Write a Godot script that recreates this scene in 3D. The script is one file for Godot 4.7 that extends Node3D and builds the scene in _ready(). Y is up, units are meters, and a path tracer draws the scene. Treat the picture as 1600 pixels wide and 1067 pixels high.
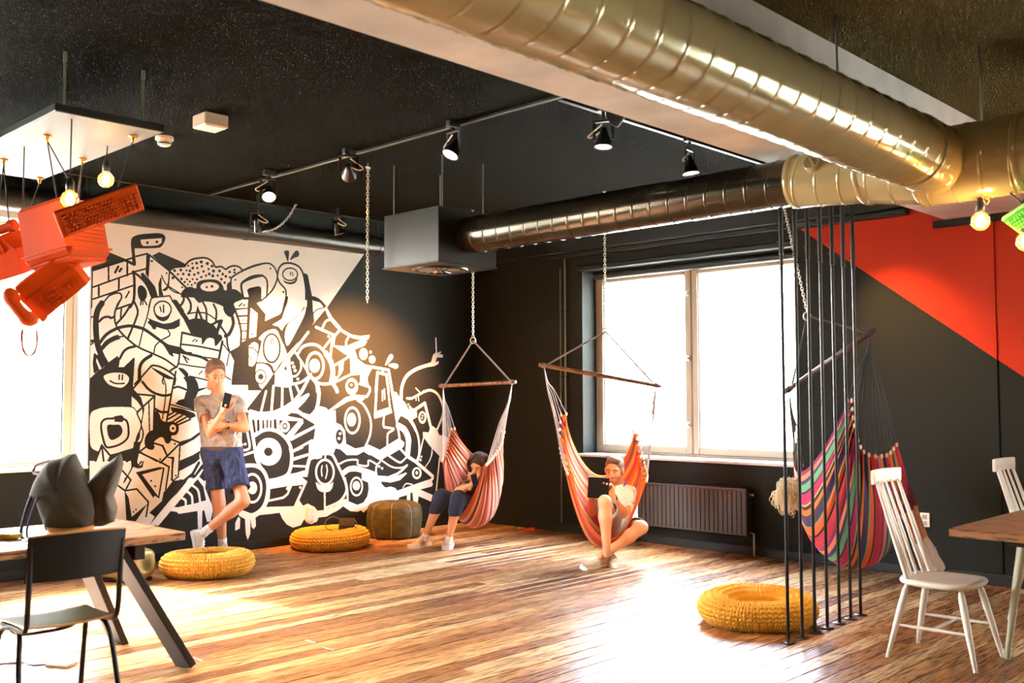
extends Node3D
# A loft lounge: mural wall, window wall, ducts under a black ceiling, hammock chairs, poufs and four people.
# The room's far corner is the origin; the mural wall is x = 0, the window wall is z = 0.

const FPX := 1558.99
var cam_at := Vector3(8.689, 1.5, 8.313)
var right_v: Vector3
var up_v: Vector3
var fwd_v: Vector3
var M := {}
var taken := {}
var rng := RandomNumberGenerator.new()
const CEIL := 3.36


# ---------------------------------------------------------------- pixels to places
func at(px: float, py: float, d: float) -> Vector3:
	return cam_at + (right_v * (px - 800.0) - up_v * (py - 533.5)) / FPX * d + fwd_v * d

func on(px: float, py: float, axis: int, val: float) -> Vector3:
	var d := at(px, py, 1.0) - cam_at
	return cam_at + d * ((val - cam_at[axis]) / d[axis])

func fl(px: float, py: float, h := 0.0) -> Vector3:
	return on(px, py, 1, h)


# ---------------------------------------------------------------- nodes
func numbered(n: String) -> String:
	if not taken.has(n):
		taken[n] = 0
		return n
	taken[n] += 1
	return "%s_%03d" % [n, taken[n]]

func meta(o: Node, label := "", category := "", group := "", kind := "") -> void:
	if label: o.set_meta("label", label)
	if category: o.set_meta("category", category)
	if group: o.set_meta("group", group)
	if kind: o.set_meta("kind", kind)

func thing(called: String, label: String, category: String, pos := Vector3.ZERO, turn := 0.0, group := "") -> Node3D:
	var o := Node3D.new()
	o.name = numbered(called)
	add_child(o)
	o.position = pos
	o.rotation.y = turn
	meta(o, label, category, group)
	return o

func struct(called: String) -> Node3D:
	var o := Node3D.new()
	o.name = called
	add_child(o)
	o.set_meta("kind", "structure")
	return o

func copy_of(o: Node3D, label: String, pos: Vector3, turn := 0.0) -> Node3D:
	var c: Node3D = o.duplicate()
	c.name = numbered(str(o.name))
	add_child(c)
	c.position = pos
	c.rotation.y = turn
	c.set_meta("label", label)
	return c

func inst(called: String, mesh: Mesh, m: Material, parent: Node, xf := Transform3D()) -> MeshInstance3D:
	var o := MeshInstance3D.new()
	o.name = called
	o.mesh = mesh
	o.material_override = m
	o.transform = xf
	parent.add_child(o, true)
	return o

func obj(called: String, s: SurfaceTool, m: Material, parent: Node) -> MeshInstance3D:
	return inst(called, done(s), m, parent)

func done(s: SurfaceTool) -> ArrayMesh:
	s.generate_normals()
	s.index()
	return s.commit()

func st() -> SurfaceTool:
	var s := SurfaceTool.new()
	s.begin(Mesh.PRIMITIVE_TRIANGLES)
	return s


# ---------------------------------------------------------------- shapes
func poly(s: SurfaceTool, p: Array, outw: Vector3) -> void:
	var n: Vector3 = (p[1] - p[0]).cross(p[2] - p[0])
	if p.size() > 3:
		n += (p[2] - p[0]).cross(p[3] - p[0])
	var q := p
	if n.dot(outw) > 0:
		q = p.duplicate()
		q.reverse()
	s.set_smooth_group(-1)
	for i in range(1, q.size() - 1):
		s.add_vertex(q[0])
		s.add_vertex(q[i])
		s.add_vertex(q[i + 1])

func bx(s: SurfaceTool, xf: Transform3D, size: Vector3, bev := 0.0) -> void:
	var h := size * 0.5
	var b := minf(bev, minf(h.x, minf(h.y, h.z)) * 0.9)
	var v := {}
	for sx in [-1, 1]:
		for sy in [-1, 1]:
			for sz in [-1, 1]:
				var k := Vector3i(sx, sy, sz)
				v[k] = [xf * Vector3(sx * h.x, sy * (h.y - b), sz * (h.z - b)), xf * Vector3(sx * (h.x - b), sy * h.y, sz * (h.z - b)), xf * Vector3(sx * (h.x - b), sy * (h.y - b), sz * h.z)]
	for a in 3:
		var e := (a + 1) % 3
		var f := (a + 2) % 3
		for sg in [-1, 1]:
			var k := []
			for c in [[-1, -1], [1, -1], [1, 1], [-1, 1]]:
				var q := Vector3i()
				q[a] = sg
				q[e] = c[0]
				q[f] = c[1]
				k.append(v[q][a])
			var o := Vector3()
			o[a] = sg
			poly(s, k, xf.basis * o)
	if b <= 0.0:
		return
	for a in 3:
		var e := (a + 1) % 3
		var f := (a + 2) % 3
		for se in [-1, 1]:
			for sf in [-1, 1]:
				var q0 := Vector3i()
				q0[a] = -1
				q0[e] = se
				q0[f] = sf
				var q1 := q0
				q1[a] = 1
				var o := Vector3()
				o[e] = se
				o[f] = sf
				poly(s, [v[q0][e], v[q1][e], v[q1][f], v[q0][f]], xf.basis * o)
	for k in v:
		poly(s, v[k], xf.basis * Vector3(k))

func box(s: SurfaceTool, a: Vector3, b: Vector3, bev := 0.0) -> void:
	bx(s, Transform3D(Basis(), (a + b) * 0.5), (b - a).abs(), bev)

func quad4(s: SurfaceTool, a: Vector3, b: Vector3, c: Vector3, d: Vector3) -> void:  # counterclockwise from outside
	for v in [a, c, b, a, d, c]:
		s.add_vertex(v)

func frame_along(dir: Vector3, hint := Vector3.UP) -> Basis:  # y runs along dir
	var y := dir.normalized()
	if absf(y.dot(hint)) > 0.98:
		hint = Vector3.RIGHT if absf(y.x) < 0.8 else Vector3.BACK
	var x := hint.cross(y).normalized()
	return Basis(x, y, x.cross(y))

func tube(s: SurfaceTool, pts: Array, rad, sides := 8, cap := true, closed := false) -> void:
	var n := pts.size()
	var rings := []
	var nrm := Vector3.ZERO
	for i in n:
		var a: Vector3 = pts[(i - 1 + n) % n] if closed else pts[maxi(i - 1, 0)]
		var c: Vector3 = pts[(i + 1) % n] if closed else pts[mini(i + 1, n - 1)]
		var t := (c - a).normalized()
		if i == 0:
			nrm = frame_along(t).x
		nrm = (nrm - t * nrm.dot(t)).normalized()
		var bn := t.cross(nrm)
		var r: float = rad[i] if rad is Array else rad
		var ring := []
		for k in sides:
			var w := TAU * k / sides
			ring.append(pts[i] + (nrm * cos(w) + bn * sin(w)) * r)
		rings.append(ring)
	s.set_smooth_group(0)
	for i in (n if closed else n - 1):
		var p: Array = rings[i]
		var q: Array = rings[(i + 1) % n]
		for k in sides:
			var k2 := (k + 1) % sides
			quad4(s, p[k], p[k2], q[k2], q[k])
	if cap and not closed:
		poly(s, rings[0], pts[0] - pts[1])
		poly(s, rings[n - 1], pts[n - 1] - pts[n - 2])

func lathe(s: SurfaceTool, prof: Array, seg: int, xf := Transform3D(), smooth := true) -> void:
	var rings := []
	for p in prof:
		var ring := []
		for k in seg:
			var w := TAU * k / seg
			ring.append(xf * Vector3(p.x * cos(w), p.y, p.x * sin(w)))
		rings.append(ring)
	s.set_smooth_group(0 if smooth else -1)
	for i in prof.size() - 1:
		for k in seg:
			var k2 := (k + 1) % seg
			var a: Vector3 = rings[i][k2]
			var b: Vector3 = rings[i][k]
			var c: Vector3 = rings[i + 1][k]
			var d: Vector3 = rings[i + 1][k2]
			if prof[i].x < 1e-5:
				for v in [a, d, c]: s.add_vertex(v)
			elif prof[i + 1].x < 1e-5:
				for v in [a, c, b]: s.add_vertex(v)
			else:
				quad4(s, a, b, c, d)

func ball(s: SurfaceTool, xf: Transform3D, seg := 12, rows := 8) -> void:
	var prof := []
	for i in rows + 1:
		var w := -PI / 2 + PI * i / rows
		prof.append(Vector2(maxf(cos(w), 0.0) if i > 0 and i < rows else 0.0, sin(w)))
	lathe(s, prof, seg, xf)

func prism(s: SurfaceTool, pts: Array, xf: Transform3D, depth: float) -> void:  # outline in x-y, thickness along z; convex or mildly concave
	var packed := PackedVector2Array(pts)
	if Geometry2D.is_polygon_clockwise(packed):
		packed.reverse()
	var ids := Geometry2D.triangulate_polygon(packed)
	for i in range(0, ids.size(), 3):
		for z in [-0.5, 0.5]:
			var t := []
			for k in 3:
				var q := packed[ids[i + k]]
				t.append(xf * Vector3(q.x, q.y, z * depth))
			poly(s, t, xf.basis * Vector3(0, 0, z))
	for i in packed.size():
		var a := packed[i]
		var b := packed[(i + 1) % packed.size()]
		var e := b - a
		poly(s, [xf * Vector3(a.x, a.y, -depth / 2), xf * Vector3(b.x, b.y, -depth / 2), xf * Vector3(b.x, b.y, depth / 2), xf * Vector3(a.x, a.y, depth / 2)], xf.basis * Vector3(e.y, -e.x, 0))

func spline(p: Array, per := 8, closed := false) -> Array:
	var out := []
	var n := p.size()
	var segs := n if closed else n - 1
	for i in segs:
		var a = p[(i - 1 + n) % n] if closed or i > 0 else p[0] * 2.0 - p[1]
		var b = p[i]
		var c = p[(i + 1) % n]
		var d = p[(i + 2) % n] if closed or i + 2 < n else c * 2.0 - b
		for k in per:
			var t := float(k) / per
			out.append(0.5 * (b * 2.0 + (c - a) * t + (a * 2.0 - b * 5.0 + c * 4.0 - d) * t * t + (b * 3.0 - a - c * 3.0 + d) * t * t * t))
	if not closed:
		out.append(p[n - 1])
	return out

func chain(s: SurfaceTool, pts: Array, link := 0.034, wire := 0.0035) -> void:
	# pts: polyline; links set along it, alternately turned
	var total := 0.0
	for i in pts.size() - 1:
		total += pts[i].distance_to(pts[i + 1])
	var step := link * 0.72
	var cnt := int(total / step)
	for k in cnt + 1:
		var want := step * k
		var p: Vector3 = pts[0]
		var dir := Vector3.DOWN
		for i in pts.size() - 1:
			var l: float = pts[i].distance_to(pts[i + 1])
			if want <= l or i == pts.size() - 2:
				dir = (pts[i + 1] - pts[i]).normalized()
				p = pts[i] + dir * want
				break
			want -= l
		var fb := frame_along(dir, Vector3(0.6, 0.1, 0.8))
		var side := fb.x if k % 2 == 0 else fb.z
		var ring := []
		for j in 10:
			var w := TAU * j / 10
			ring.append(p + dir * (sin(w) * link * 0.5) + side * (cos(w) * link * 0.3))
		tube(s, ring, wire, 5, false, true)


# ---------------------------------------------------------------- materials
func noise_tex(freq: float, size := 256, type := FastNoiseLite.TYPE_SIMPLEX_SMOOTH, oct := 4, seed_ := 1, ramp: Array = [], wide := 0) -> NoiseTexture2D:
	var n := FastNoiseLite.new()
	n.noise_type = type
	n.frequency = freq
	n.fractal_octaves = oct
	n.seed = seed_
	var t := NoiseTexture2D.new()
	t.width = wide if wide else size
	t.height = size
	t.seamless = true
	t.noise = n
	if ramp:
		var g := Gradient.new()
		g.offsets = PackedFloat32Array(ramp.map(func(e): return e[0]))
		g.colors = PackedColorArray(ramp.map(func(e): return e[1]))
		t.color_ramp = g
	return t

func mat(c: Color, rough := 0.6, metal := 0.0, spec := 0.5) -> StandardMaterial3D:
	var m := StandardMaterial3D.new()
	m.albedo_color = c
	m.roughness = rough
	m.metallic = metal
	m.metallic_specular = spec
	return m

func grain(m: StandardMaterial3D, tex: Texture2D, scale: Vector3, height := 0.0, world := true) -> StandardMaterial3D:
	m.uv1_triplanar = true
	m.uv1_world_triplanar = world
	m.uv1_scale = scale
	if height == 0.0:
		m.albedo_texture = tex
	else:
		m.heightmap_enabled = true
		m.heightmap_texture = tex
		m.heightmap_scale = height
	return m

func g8(r: int, g: int, b: int) -> Color:
	return Color8(r, g, b)

func glow(c: Color, energy: float) -> StandardMaterial3D:
	var m := mat(c, 0.5)
	m.emission_enabled = true
	m.emission = c
	m.emission_energy_multiplier = energy
	return m

func make_materials() -> void:
	var fine := noise_tex(0.05, 256, FastNoiseLite.TYPE_SIMPLEX_SMOOTH, 5, 3)
	var mott := noise_tex(0.012, 256, FastNoiseLite.TYPE_SIMPLEX_SMOOTH, 4, 5, [[0.0, Color(0.8, 0.8, 0.8)], [1.0, Color(1, 1, 1)]])
	M.fine = fine
	M.mott = mott
	M.wall_black = grain(mat(g8(25, 27, 22), 0.7, 0.0, 0.3), fine, Vector3(5, 5, 5), 0.12)
	M.trim_black = mat(g8(24, 26, 22), 0.45, 0.0, 0.35)
	var speck := noise_tex(0.16, 512, FastNoiseLite.TYPE_SIMPLEX_SMOOTH, 2, 9, [[0.25, Color(0.45, 0.45, 0.45)], [0.75, Color(1, 1, 1)]])
	M.ceiling = grain(grain(mat(g8(26, 22, 13), 1.0, 0.0, 0.12), noise_tex(0.11, 512, FastNoiseLite.TYPE_SIMPLEX_SMOOTH, 3, 9), Vector3(1.5, 1.5, 1.5), 2.5), speck, Vector3(1.5, 1.5, 1.5))
	M.ceiling_brown = grain(grain(mat(g8(122, 106, 66), 1.0, 0.0, 0.12), noise_tex(0.11, 512, FastNoiseLite.TYPE_SIMPLEX_SMOOTH, 3, 9), Vector3(1.5, 1.5, 1.5), 2.5), speck, Vector3(1.5, 1.5, 1.5))
	M.concrete = grain(mat(g8(244, 240, 234), 0.8), mott, Vector3(0.5, 0.5, 0.5))
	M.white_paint = mat(g8(232, 230, 224), 0.55)
	M.cream_frame = mat(g8(188, 174, 148), 0.45)
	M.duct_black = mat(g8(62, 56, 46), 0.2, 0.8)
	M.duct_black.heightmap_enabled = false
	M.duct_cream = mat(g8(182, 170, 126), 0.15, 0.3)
	M.pipe_black = mat(g8(40, 36, 28), 0.34, 0.3)
	M.duct_box = mat(g8(36, 32, 25), 0.34, 0.6)
	M.conduit = mat(g8(120, 118, 104), 0.4, 0.4)
	M.steel = mat(g8(190, 190, 186), 0.3, 1.0)
	M.chrome_dark = mat(g8(96, 96, 96), 0.25, 1.0)
	M.chain = mat(g8(225, 218, 205), 0.35, 0.6)
	M.dark_steel = mat(g8(40, 38, 34), 0.35, 0.6)
	M.black_plastic = mat(g8(22, 22, 22), 0.4)
	M.brass = mat(g8(214, 168, 82), 0.25, 1.0)
	M.white_plastic = mat(g8(238, 228, 214), 0.45)
	M.glass = mat(Color(0.95, 0.98, 1.0, 0.06), 0.02)
	M.glass.transparency = BaseMaterial3D.TRANSPARENCY_ALPHA
	M.amber_glass = mat(Color(1.0, 0.84, 0.6, 0.06), 0.03)
	M.amber_glass.transparency = BaseMaterial3D.TRANSPARENCY_ALPHA
	M.filament = glow(Color(1.0, 0.86, 0.62), 26.0)
	M.filament.resource_name = "filament"
	M.lamp_face = glow(Color(1.0, 0.93, 0.84), 4.0)
	M.lamp_face.resource_name = "spot_lamp_face"
	M.cord = mat(g8(26, 25, 24), 0.7)
	M.orange = mat(g8(188, 68, 10), 0.6, 0.0, 0.25)
	M.orange_key = mat(g8(200, 80, 12), 0.55, 0.0, 0.3)
	M.green = mat(g8(96, 205, 62), 0.42)
	M.red_thing = mat(g8(196, 52, 34), 0.5)
	M.skin = mat(g8(212, 148, 108), 0.5)
	M.skin.subsurf_scatter_enabled = true
	M.skin.subsurf_scatter_strength = 0.12
	var folds := noise_tex(0.018, 256, FastNoiseLite.TYPE_SIMPLEX_SMOOTH, 3, 17)
	M.navy = grain(mat(g8(46, 58, 96), 0.85), folds, Vector3(3, 1.6, 3), 4.0)
	M.white_cloth = grain(mat(g8(236, 230, 222), 0.85), folds, Vector3(3, 2.2, 3), 4.0)
	M.grey_shirt = grain(mat(g8(178, 168, 158), 0.85), folds, Vector3(3, 2.2, 3), 4.0)
	M.shoe_white = mat(g8(236, 230, 222), 0.6)
	M.shoe_sole = mat(g8(240, 238, 232), 0.55)
	M.chair_white = mat(g8(226, 216, 196), 0.38)
	M.chair_black = mat(g8(26, 25, 22), 0.5, 0.0, 0.35)
	M.ply_edge = mat(g8(182, 128, 62), 0.5)
	M.plate_grey = grain(mat(g8(90, 84, 74), 0.6), M.fine, Vector3(6, 6, 6), 0.05)
	M.rod_green = mat(g8(130, 150, 122), 0.4, 0.5)
	M.window_white = mat(g8(196, 194, 188), 0.5)
	M.top_tan = grain(mat(g8(136, 96, 70), 0.85), M.fine, Vector3(20, 20, 20), 0.06)
	M.device_black = mat(g8(18, 18, 18), 0.65, 0.0, 0.2)
	M.belt = mat(g8(84, 50, 32), 0.5)
	M.black_cloth = mat(g8(38, 34, 34), 0.85)
	M.navy_dark = mat(g8(26, 36, 62), 0.85)
	M.shoe_pink = mat(g8(236, 200, 180), 0.6)
	M.shoe_beige = mat(g8(214, 200, 174), 0.6)
	M.collar = mat(g8(96, 100, 140), 0.8)
	M.shorts_grey = mat(g8(168, 166, 168), 0.85)
	M.wine = mat(g8(110, 30, 48), 0.85)
	M.eye_white = mat(g8(176, 150, 132), 0.3)
	M.eye_dark = mat(g8(40, 30, 24), 0.25)
	M.lip = mat(g8(172, 96, 80), 0.45)
	M.hair_brown = grain(mat(g8(112, 76, 44), 0.55), M.fine, Vector3(40, 12, 40), 0.3)
	M.hair_dark = grain(mat(g8(66, 48, 38), 0.5), M.fine, Vector3(40, 12, 40), 0.3)
	M.hair_blond = grain(mat(g8(240, 220, 178), 0.55), M.fine, Vector3(40, 12, 40), 0.3)
	M.dark_wood = mat(g8(46, 36, 26), 0.6, 0.0, 0.3)
	M.leg_sage = mat(g8(176, 176, 148), 0.5)
	M.radiator = mat(g8(54, 47, 38), 0.42)

# ---------------------------------------------------------------- the scene
func _ready() -> void:
	rng.seed = 7
	# camera
	var yaw := deg_to_rad(44.12027)
	var pitch := deg_to_rad(3.07646)
	var roll := deg_to_rad(-0.19332)
	fwd_v = Vector3(-sin(yaw) * cos(pitch), sin(pitch), -cos(yaw) * cos(pitch))
	var r0 := Vector3(cos(yaw), 0, -sin(yaw))
	var u0 := r0.cross(fwd_v)
	right_v = r0 * cos(roll) + u0 * sin(roll)
	up_v = u0 * cos(roll) - r0 * sin(roll)
	var cam := Camera3D.new()
	cam.name = "camera"
	cam.fov = rad_to_deg(2.0 * atan(533.5 / FPX))
	cam.near = 0.05
	cam.far = 300.0
	add_child(cam)
	cam.transform = Transform3D(Basis(right_v, up_v, -fwd_v), cam_at)
	cam.current = true
	# sky and exposure
	var env := Environment.new()
	env.background_mode = Environment.BG_SKY
	var sky := Sky.new()
	var sm := ProceduralSkyMaterial.new()
	sm.sky_top_color = Color(0.86, 0.92, 1.0)
	sm.sky_horizon_color = Color(1.0, 0.99, 0.97)
	sm.ground_horizon_color = Color(0.9, 0.9, 0.88)
	sm.ground_bottom_color = Color(0.6, 0.6, 0.58)
	sky.sky_material = sm
	env.sky = sky
	env.background_energy_multiplier = 70.0
	env.tonemap_mode = Environment.TONE_MAPPER_LINEAR
	env.tonemap_exposure = 1.22
	env.sdfgi_enabled = true
	env.ssao_enabled = true
	env.ssil_enabled = true
	var we := WorldEnvironment.new()
	we.name = "world"
	we.environment = env
	var lens := CameraAttributesPhysical.new()
	lens.frustum_focal_length = 35.0
	lens.frustum_focus_distance = 9.2
	lens.exposure_aperture = 2.8
	we.camera_attributes = lens
	add_child(we)
	# sun: high, from outside the mural wall's windows
	var sun := DirectionalLight3D.new()
	sun.name = "sun"
	sun.light_energy = 30.0
	sun.light_color = Color(1.0, 0.95, 0.88)
	sun.light_angular_distance = 1.5
	sun.shadow_enabled = true
	add_child(sun)
	sun.look_at_from_position(Vector3.ZERO, SUN_DIR)

	make_materials()
	build_room()
	build_floor()
	build_outside()
	build_ducts()
	build_ceiling_things()
	build_furniture()
	build_poufs()
	build_left_cluster()
	build_hammocks()
	build_people()
	build_small_things()


const SUN_DIR := Vector3(1.0, -1.0, -0.18)
const ROOM_X := 12.5
const ROOM_Z := 13.0
const MURAL_Z := 4.64
const WX0 := 8.6
const WX1 := 11.2


# ---------------------------------------------------------------- room shell
func slab(called: String, parent: Node, m: Material, a: Vector3, b: Vector3, bev := 0.0) -> MeshInstance3D:
	var s := st()
	box(s, a, b, bev)
	return obj(called, s, m, parent)

func uv_face(called: String, parent: Node, m: Material, pts: Array, uvs: Array) -> MeshInstance3D:
	var s := st()
	s.set_smooth_group(-1)
	for i in [0, 2, 1, 0, 3, 2]:
		s.set_uv(uvs[i])
		s.add_vertex(pts[i])
	return obj(called, s, m, parent)

func build_room() -> void:
	var w := struct("wall_left")
	var T := 0.32
	# the solid bay that carries the mural, a dado below the windows and the lintel above them
	slab("wall_panel", w, M.wall_black, Vector3(-T, -0.3, -T), Vector3(-0.004, 3.75, MURAL_Z))
	slab("wall_panel", w, M.wall_black, Vector3(-T, -0.3, MURAL_Z), Vector3(0, 0.90, 10.6))
	slab("wall_panel", w, M.white_paint, Vector3(-T, 2.98, MURAL_Z), Vector3(0, 3.1, 10.6))
	slab("wall_panel", w, M.wall_black, Vector3(-T, 3.1, MURAL_Z), Vector3(0, 3.75, 10.6))
	slab("wall_panel", w, M.white_paint, Vector3(-T, 0.9, 7.3), Vector3(0, 2.98, 7.9))
	slab("wall_panel", w, M.wall_black, Vector3(-T, -0.3, 10.6), Vector3(0, 3.75, ROOM_Z + T))
	var mm := grain(mat(Color.WHITE, 0.7, 0.0, 0.3), M.fine, Vector3(1, 1, 1), 0.12)
	mm.uv1_triplanar = false
	mm.heightmap_enabled = false
	mm.albedo_texture = mural_texture()
	mm.texture_repeat = false
	uv_face("mural_paint", w, mm, [Vector3(0, 0, MURAL_Z), Vector3(0, 0, 0), Vector3(0, 3.08, 0), Vector3(0, 3.08, MURAL_Z)], [Vector2(0, 1), Vector2(1, 1), Vector2(1, 0), Vector2(0, 0)])
	slab("wall_band", w, M.wall_black, Vector3(-0.004, 3.08, 0), Vector3(0, 3.75, MURAL_Z))
	slab("reveal_lining", w, M.window_white, Vector3(-T, 0.9, MURAL_Z - 0.003), Vector3(0.002, 2.98, MURAL_Z + 0.012))

	var b := struct("wall_back")
	var x0 := 1.695
	var x1 := 4.24
	var y0 := 0.865
	var y1 := 2.85
	slab("wall_panel", b, M.wall_black, Vector3(-0.004, -0.3, -T), Vector3(x0, 3.75, 0))
	slab("wall_panel", b, M.wall_black, Vector3(x0, -0.3, -T), Vector3(x1, y0, 0))
	slab("wall_panel", b, M.wall_black, Vector3(x0, y1, -T), Vector3(x1, 3.75, 0))
	slab("wall_panel", b, M.wall_black, Vector3(x1, -0.3, -T), Vector3(WX0, 3.75, -0.004))
	slab("wall_panel", b, M.wall_black, Vector3(WX0, -0.3, -T), Vector3(WX1, y0, -0.004))
	slab("wall_panel", b, M.wall_black, Vector3(WX0, y1, -T), Vector3(WX1, 3.75, -0.004))
	slab("wall_panel", b, M.wall_black, Vector3(WX1, -0.3, -T), Vector3(ROOM_X + T, 3.75, 0))
	var two := mat(Color.WHITE, 0.7, 0.0, 0.3)
	two.albedo_texture = two_tone_texture()
	two.texture_repeat = false
	var f := func(x: float, y: float) -> Vector2: return Vector2((x - x1) / (WX0 - x1), 1.0 - y / 3.75)
	uv_face("two_tone_paint", b, two, [Vector3(x1, 0, 0), Vector3(WX0, 0, 0), Vector3(WX0, 3.75, 0), Vector3(x1, 3.75, 0)], [f.call(x1, 0), f.call(WX0, 0), f.call(WX0, 3.75), f.call(x1, 3.75)])
	# shallow pilaster in the same two colours
	var pl := st()
	pl.set_smooth_group(-1)
	for fc in [[Vector3(5.76, 0.1, 0.012), Vector3(5.96, 0.1, 0.012), Vector3(5.96, 2.9, 0.012), Vector3(5.76, 2.9, 0.012)], [Vector3(5.96, 0.1, 0.012), Vector3(5.96, 0.1, 0), Vector3(5.96, 2.9, 0), Vector3(5.96, 2.9, 0.012)], [Vector3(5.76, 0.1, 0), Vector3(5.76, 0.1, 0.012), Vector3(5.76, 2.9, 0.012), Vector3(5.76, 2.9, 0)]]:
		for i in [0, 2, 1, 0, 3, 2]:
			pl.set_uv(f.call(fc[i].x, fc[i].y))
			pl.add_vertex(fc[i])
	obj("pilaster", pl, two, b)
	# cornice box, its ledge and the stepped lintel over the window
	slab("cornice", b, M.trim_black, Vector3(0.0, 3.05, 0), Vector3(5.58, CEIL, 0.16), 0.01)
	slab("ledge", b, M.trim_black, Vector3(1.2, 3.0, 0), Vector3(5.3, 3.05, 0.10), 0.008)
	slab("lintel_strip", b, M.trim_black, Vector3(x0 - 0.05, y1, 0), Vector3(x1, y1 + 0.05, 0.03), 0.006)
	var roller := st()
	tube(roller, [Vector3(x0 + 0.06, 2.80, -0.16), Vector3(x1 - 0.02, 2.80, -0.16)], 0.045, 16)
	obj("blind_roller", roller, M.trim_black, b)

	var wr := struct("wall_right")
	slab("wall_panel", wr, M.wall_black, Vector3(ROOM_X, -0.3, 0), Vector3(ROOM_X + T, 3.75, ROOM_Z))
	var wf := struct("wall_front")
	slab("wall_panel", wf, M.wall_black, Vector3(0, -0.3, ROOM_Z), Vector3(ROOM_X + T, 3.75, ROOM_Z + T))

	var c := struct("ceiling")
	slab("slab", c, M.wall_black, Vector3(-T, 3.75, -T), Vector3(ROOM_X + T, 4.0, ROOM_Z + T))
	slab("acoustic_panel", c, M.ceiling, Vector3(0.33, CEIL, 0), Vector3(5.7, CEIL + 0.09, ROOM_Z))
	slab("acoustic_panel", c, M.ceiling_brown, Vector3(6.38, 3.29, 0), Vector3(ROOM_X, 3.38, ROOM_Z))
	slab("edge_strip", c, M.pipe_black, Vector3(0.315, CEIL - 0.012, 0.02), Vector3(0.335, CEIL + 0.09, ROOM_Z), 0.004)
	var be := struct("beam")
	slab("concrete_beam", be, M.concrete, Vector3(5.585, 2.92, 0.0), Vector3(6.38, 3.75, ROOM_Z), 0.012)
	slab("wall_strip", be, M.trim_black, Vector3(5.50, 2.86, 0.0), Vector3(6.9, 2.92, 0.05), 0.006)

	# baseboards
	slab_struct("baseboard_left", M.trim_black, Vector3(0, 0, 0.0), Vector3(0.018, 0.083, 10.6), 0.004)
	slab_struct("baseboard_back", M.trim_black, Vector3(0.018, 0, 0), Vector3(ROOM_X, 0.083, 0.018), 0.004)

	build_windows(x0, x1, y0, y1)

func slab_struct(called: String, m: Material, a: Vector3, b: Vector3, bev := 0.0) -> void:
	var o := slab(called, self, m, a, b, bev)
	o.set_meta("kind", "structure")

func window_pane(root: Node3D, called: String, o: Vector3, u: Vector3, wide: float, y0: float, y1: float, prof: float, handle: bool, paint: Material = M.cream_frame) -> void:
	# a casement in the plane through o along u; n faces the room
	var n := u.cross(Vector3.UP)
	if n.dot(cam_at - o) < 0: n = -n
	var s := st()
	var fw := 0.075
	var bs := Basis(u, Vector3.UP, n)
	if bs.determinant() < 0: bs = Basis(u, Vector3.UP, n)
	var hm := (y0 + y1) / 2
	for e in [[fw / 2, hm, fw, y1 - y0], [wide - fw / 2, hm, fw, y1 - y0], [wide / 2, y0 + fw / 2, wide - 2 * fw, fw], [wide / 2, y1 - fw / 2, wide - 2 * fw, fw]]:
		bx(s, Transform3D(bs, o + u * e[0] + Vector3.UP * (e[1] - o.y) + n * prof * 0.5), Vector3(e[2], e[3], prof), 0.008)
	var sash := obj(called, s, M.cream_frame, root)
	var g := st()
	bx(g, Transform3D(bs, o + u * wide * 0.5 + Vector3.UP * (hm - o.y) + n * prof * 0.4), Vector3(wide - 2 * fw + 0.01, y1 - y0 - 2 * fw + 0.01, 0.008))
	obj("pane", g, M.glass, sash)
	var k := st()
	for e in [[fw, 1.0], [wide - fw, -1.0]]:
		bx(k, Transform3D(bs, o + u * (e[0] + 0.004 * e[1]) + Vector3.UP * (hm - o.y) + n * prof * 0.72), Vector3(0.008, y1 - y0 - 2 * fw, 0.012))
	obj("gasket", k, M.black_plastic, sash)
	if handle:
		for hy in [y1 - 0.27, y0 + 0.30, (y0 + y1) / 2 + 0.02]:
			var h := st()
			bx(h, Transform3D(bs, o + u * (wide - 0.03) + Vector3.UP * (hy - o.y) + n * (prof + 0.012)), Vector3(0.05, 0.055, 0.024), 0.006)
			tube(h, [o + u * (wide - 0.03) + Vector3.UP * (hy - o.y) + n * (prof + 0.02), o + u * (wide - 0.03) + Vector3.UP * (hy - o.y) + n * (prof + 0.05)], 0.014, 10)
			obj("catch", h, M.steel, sash)

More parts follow.
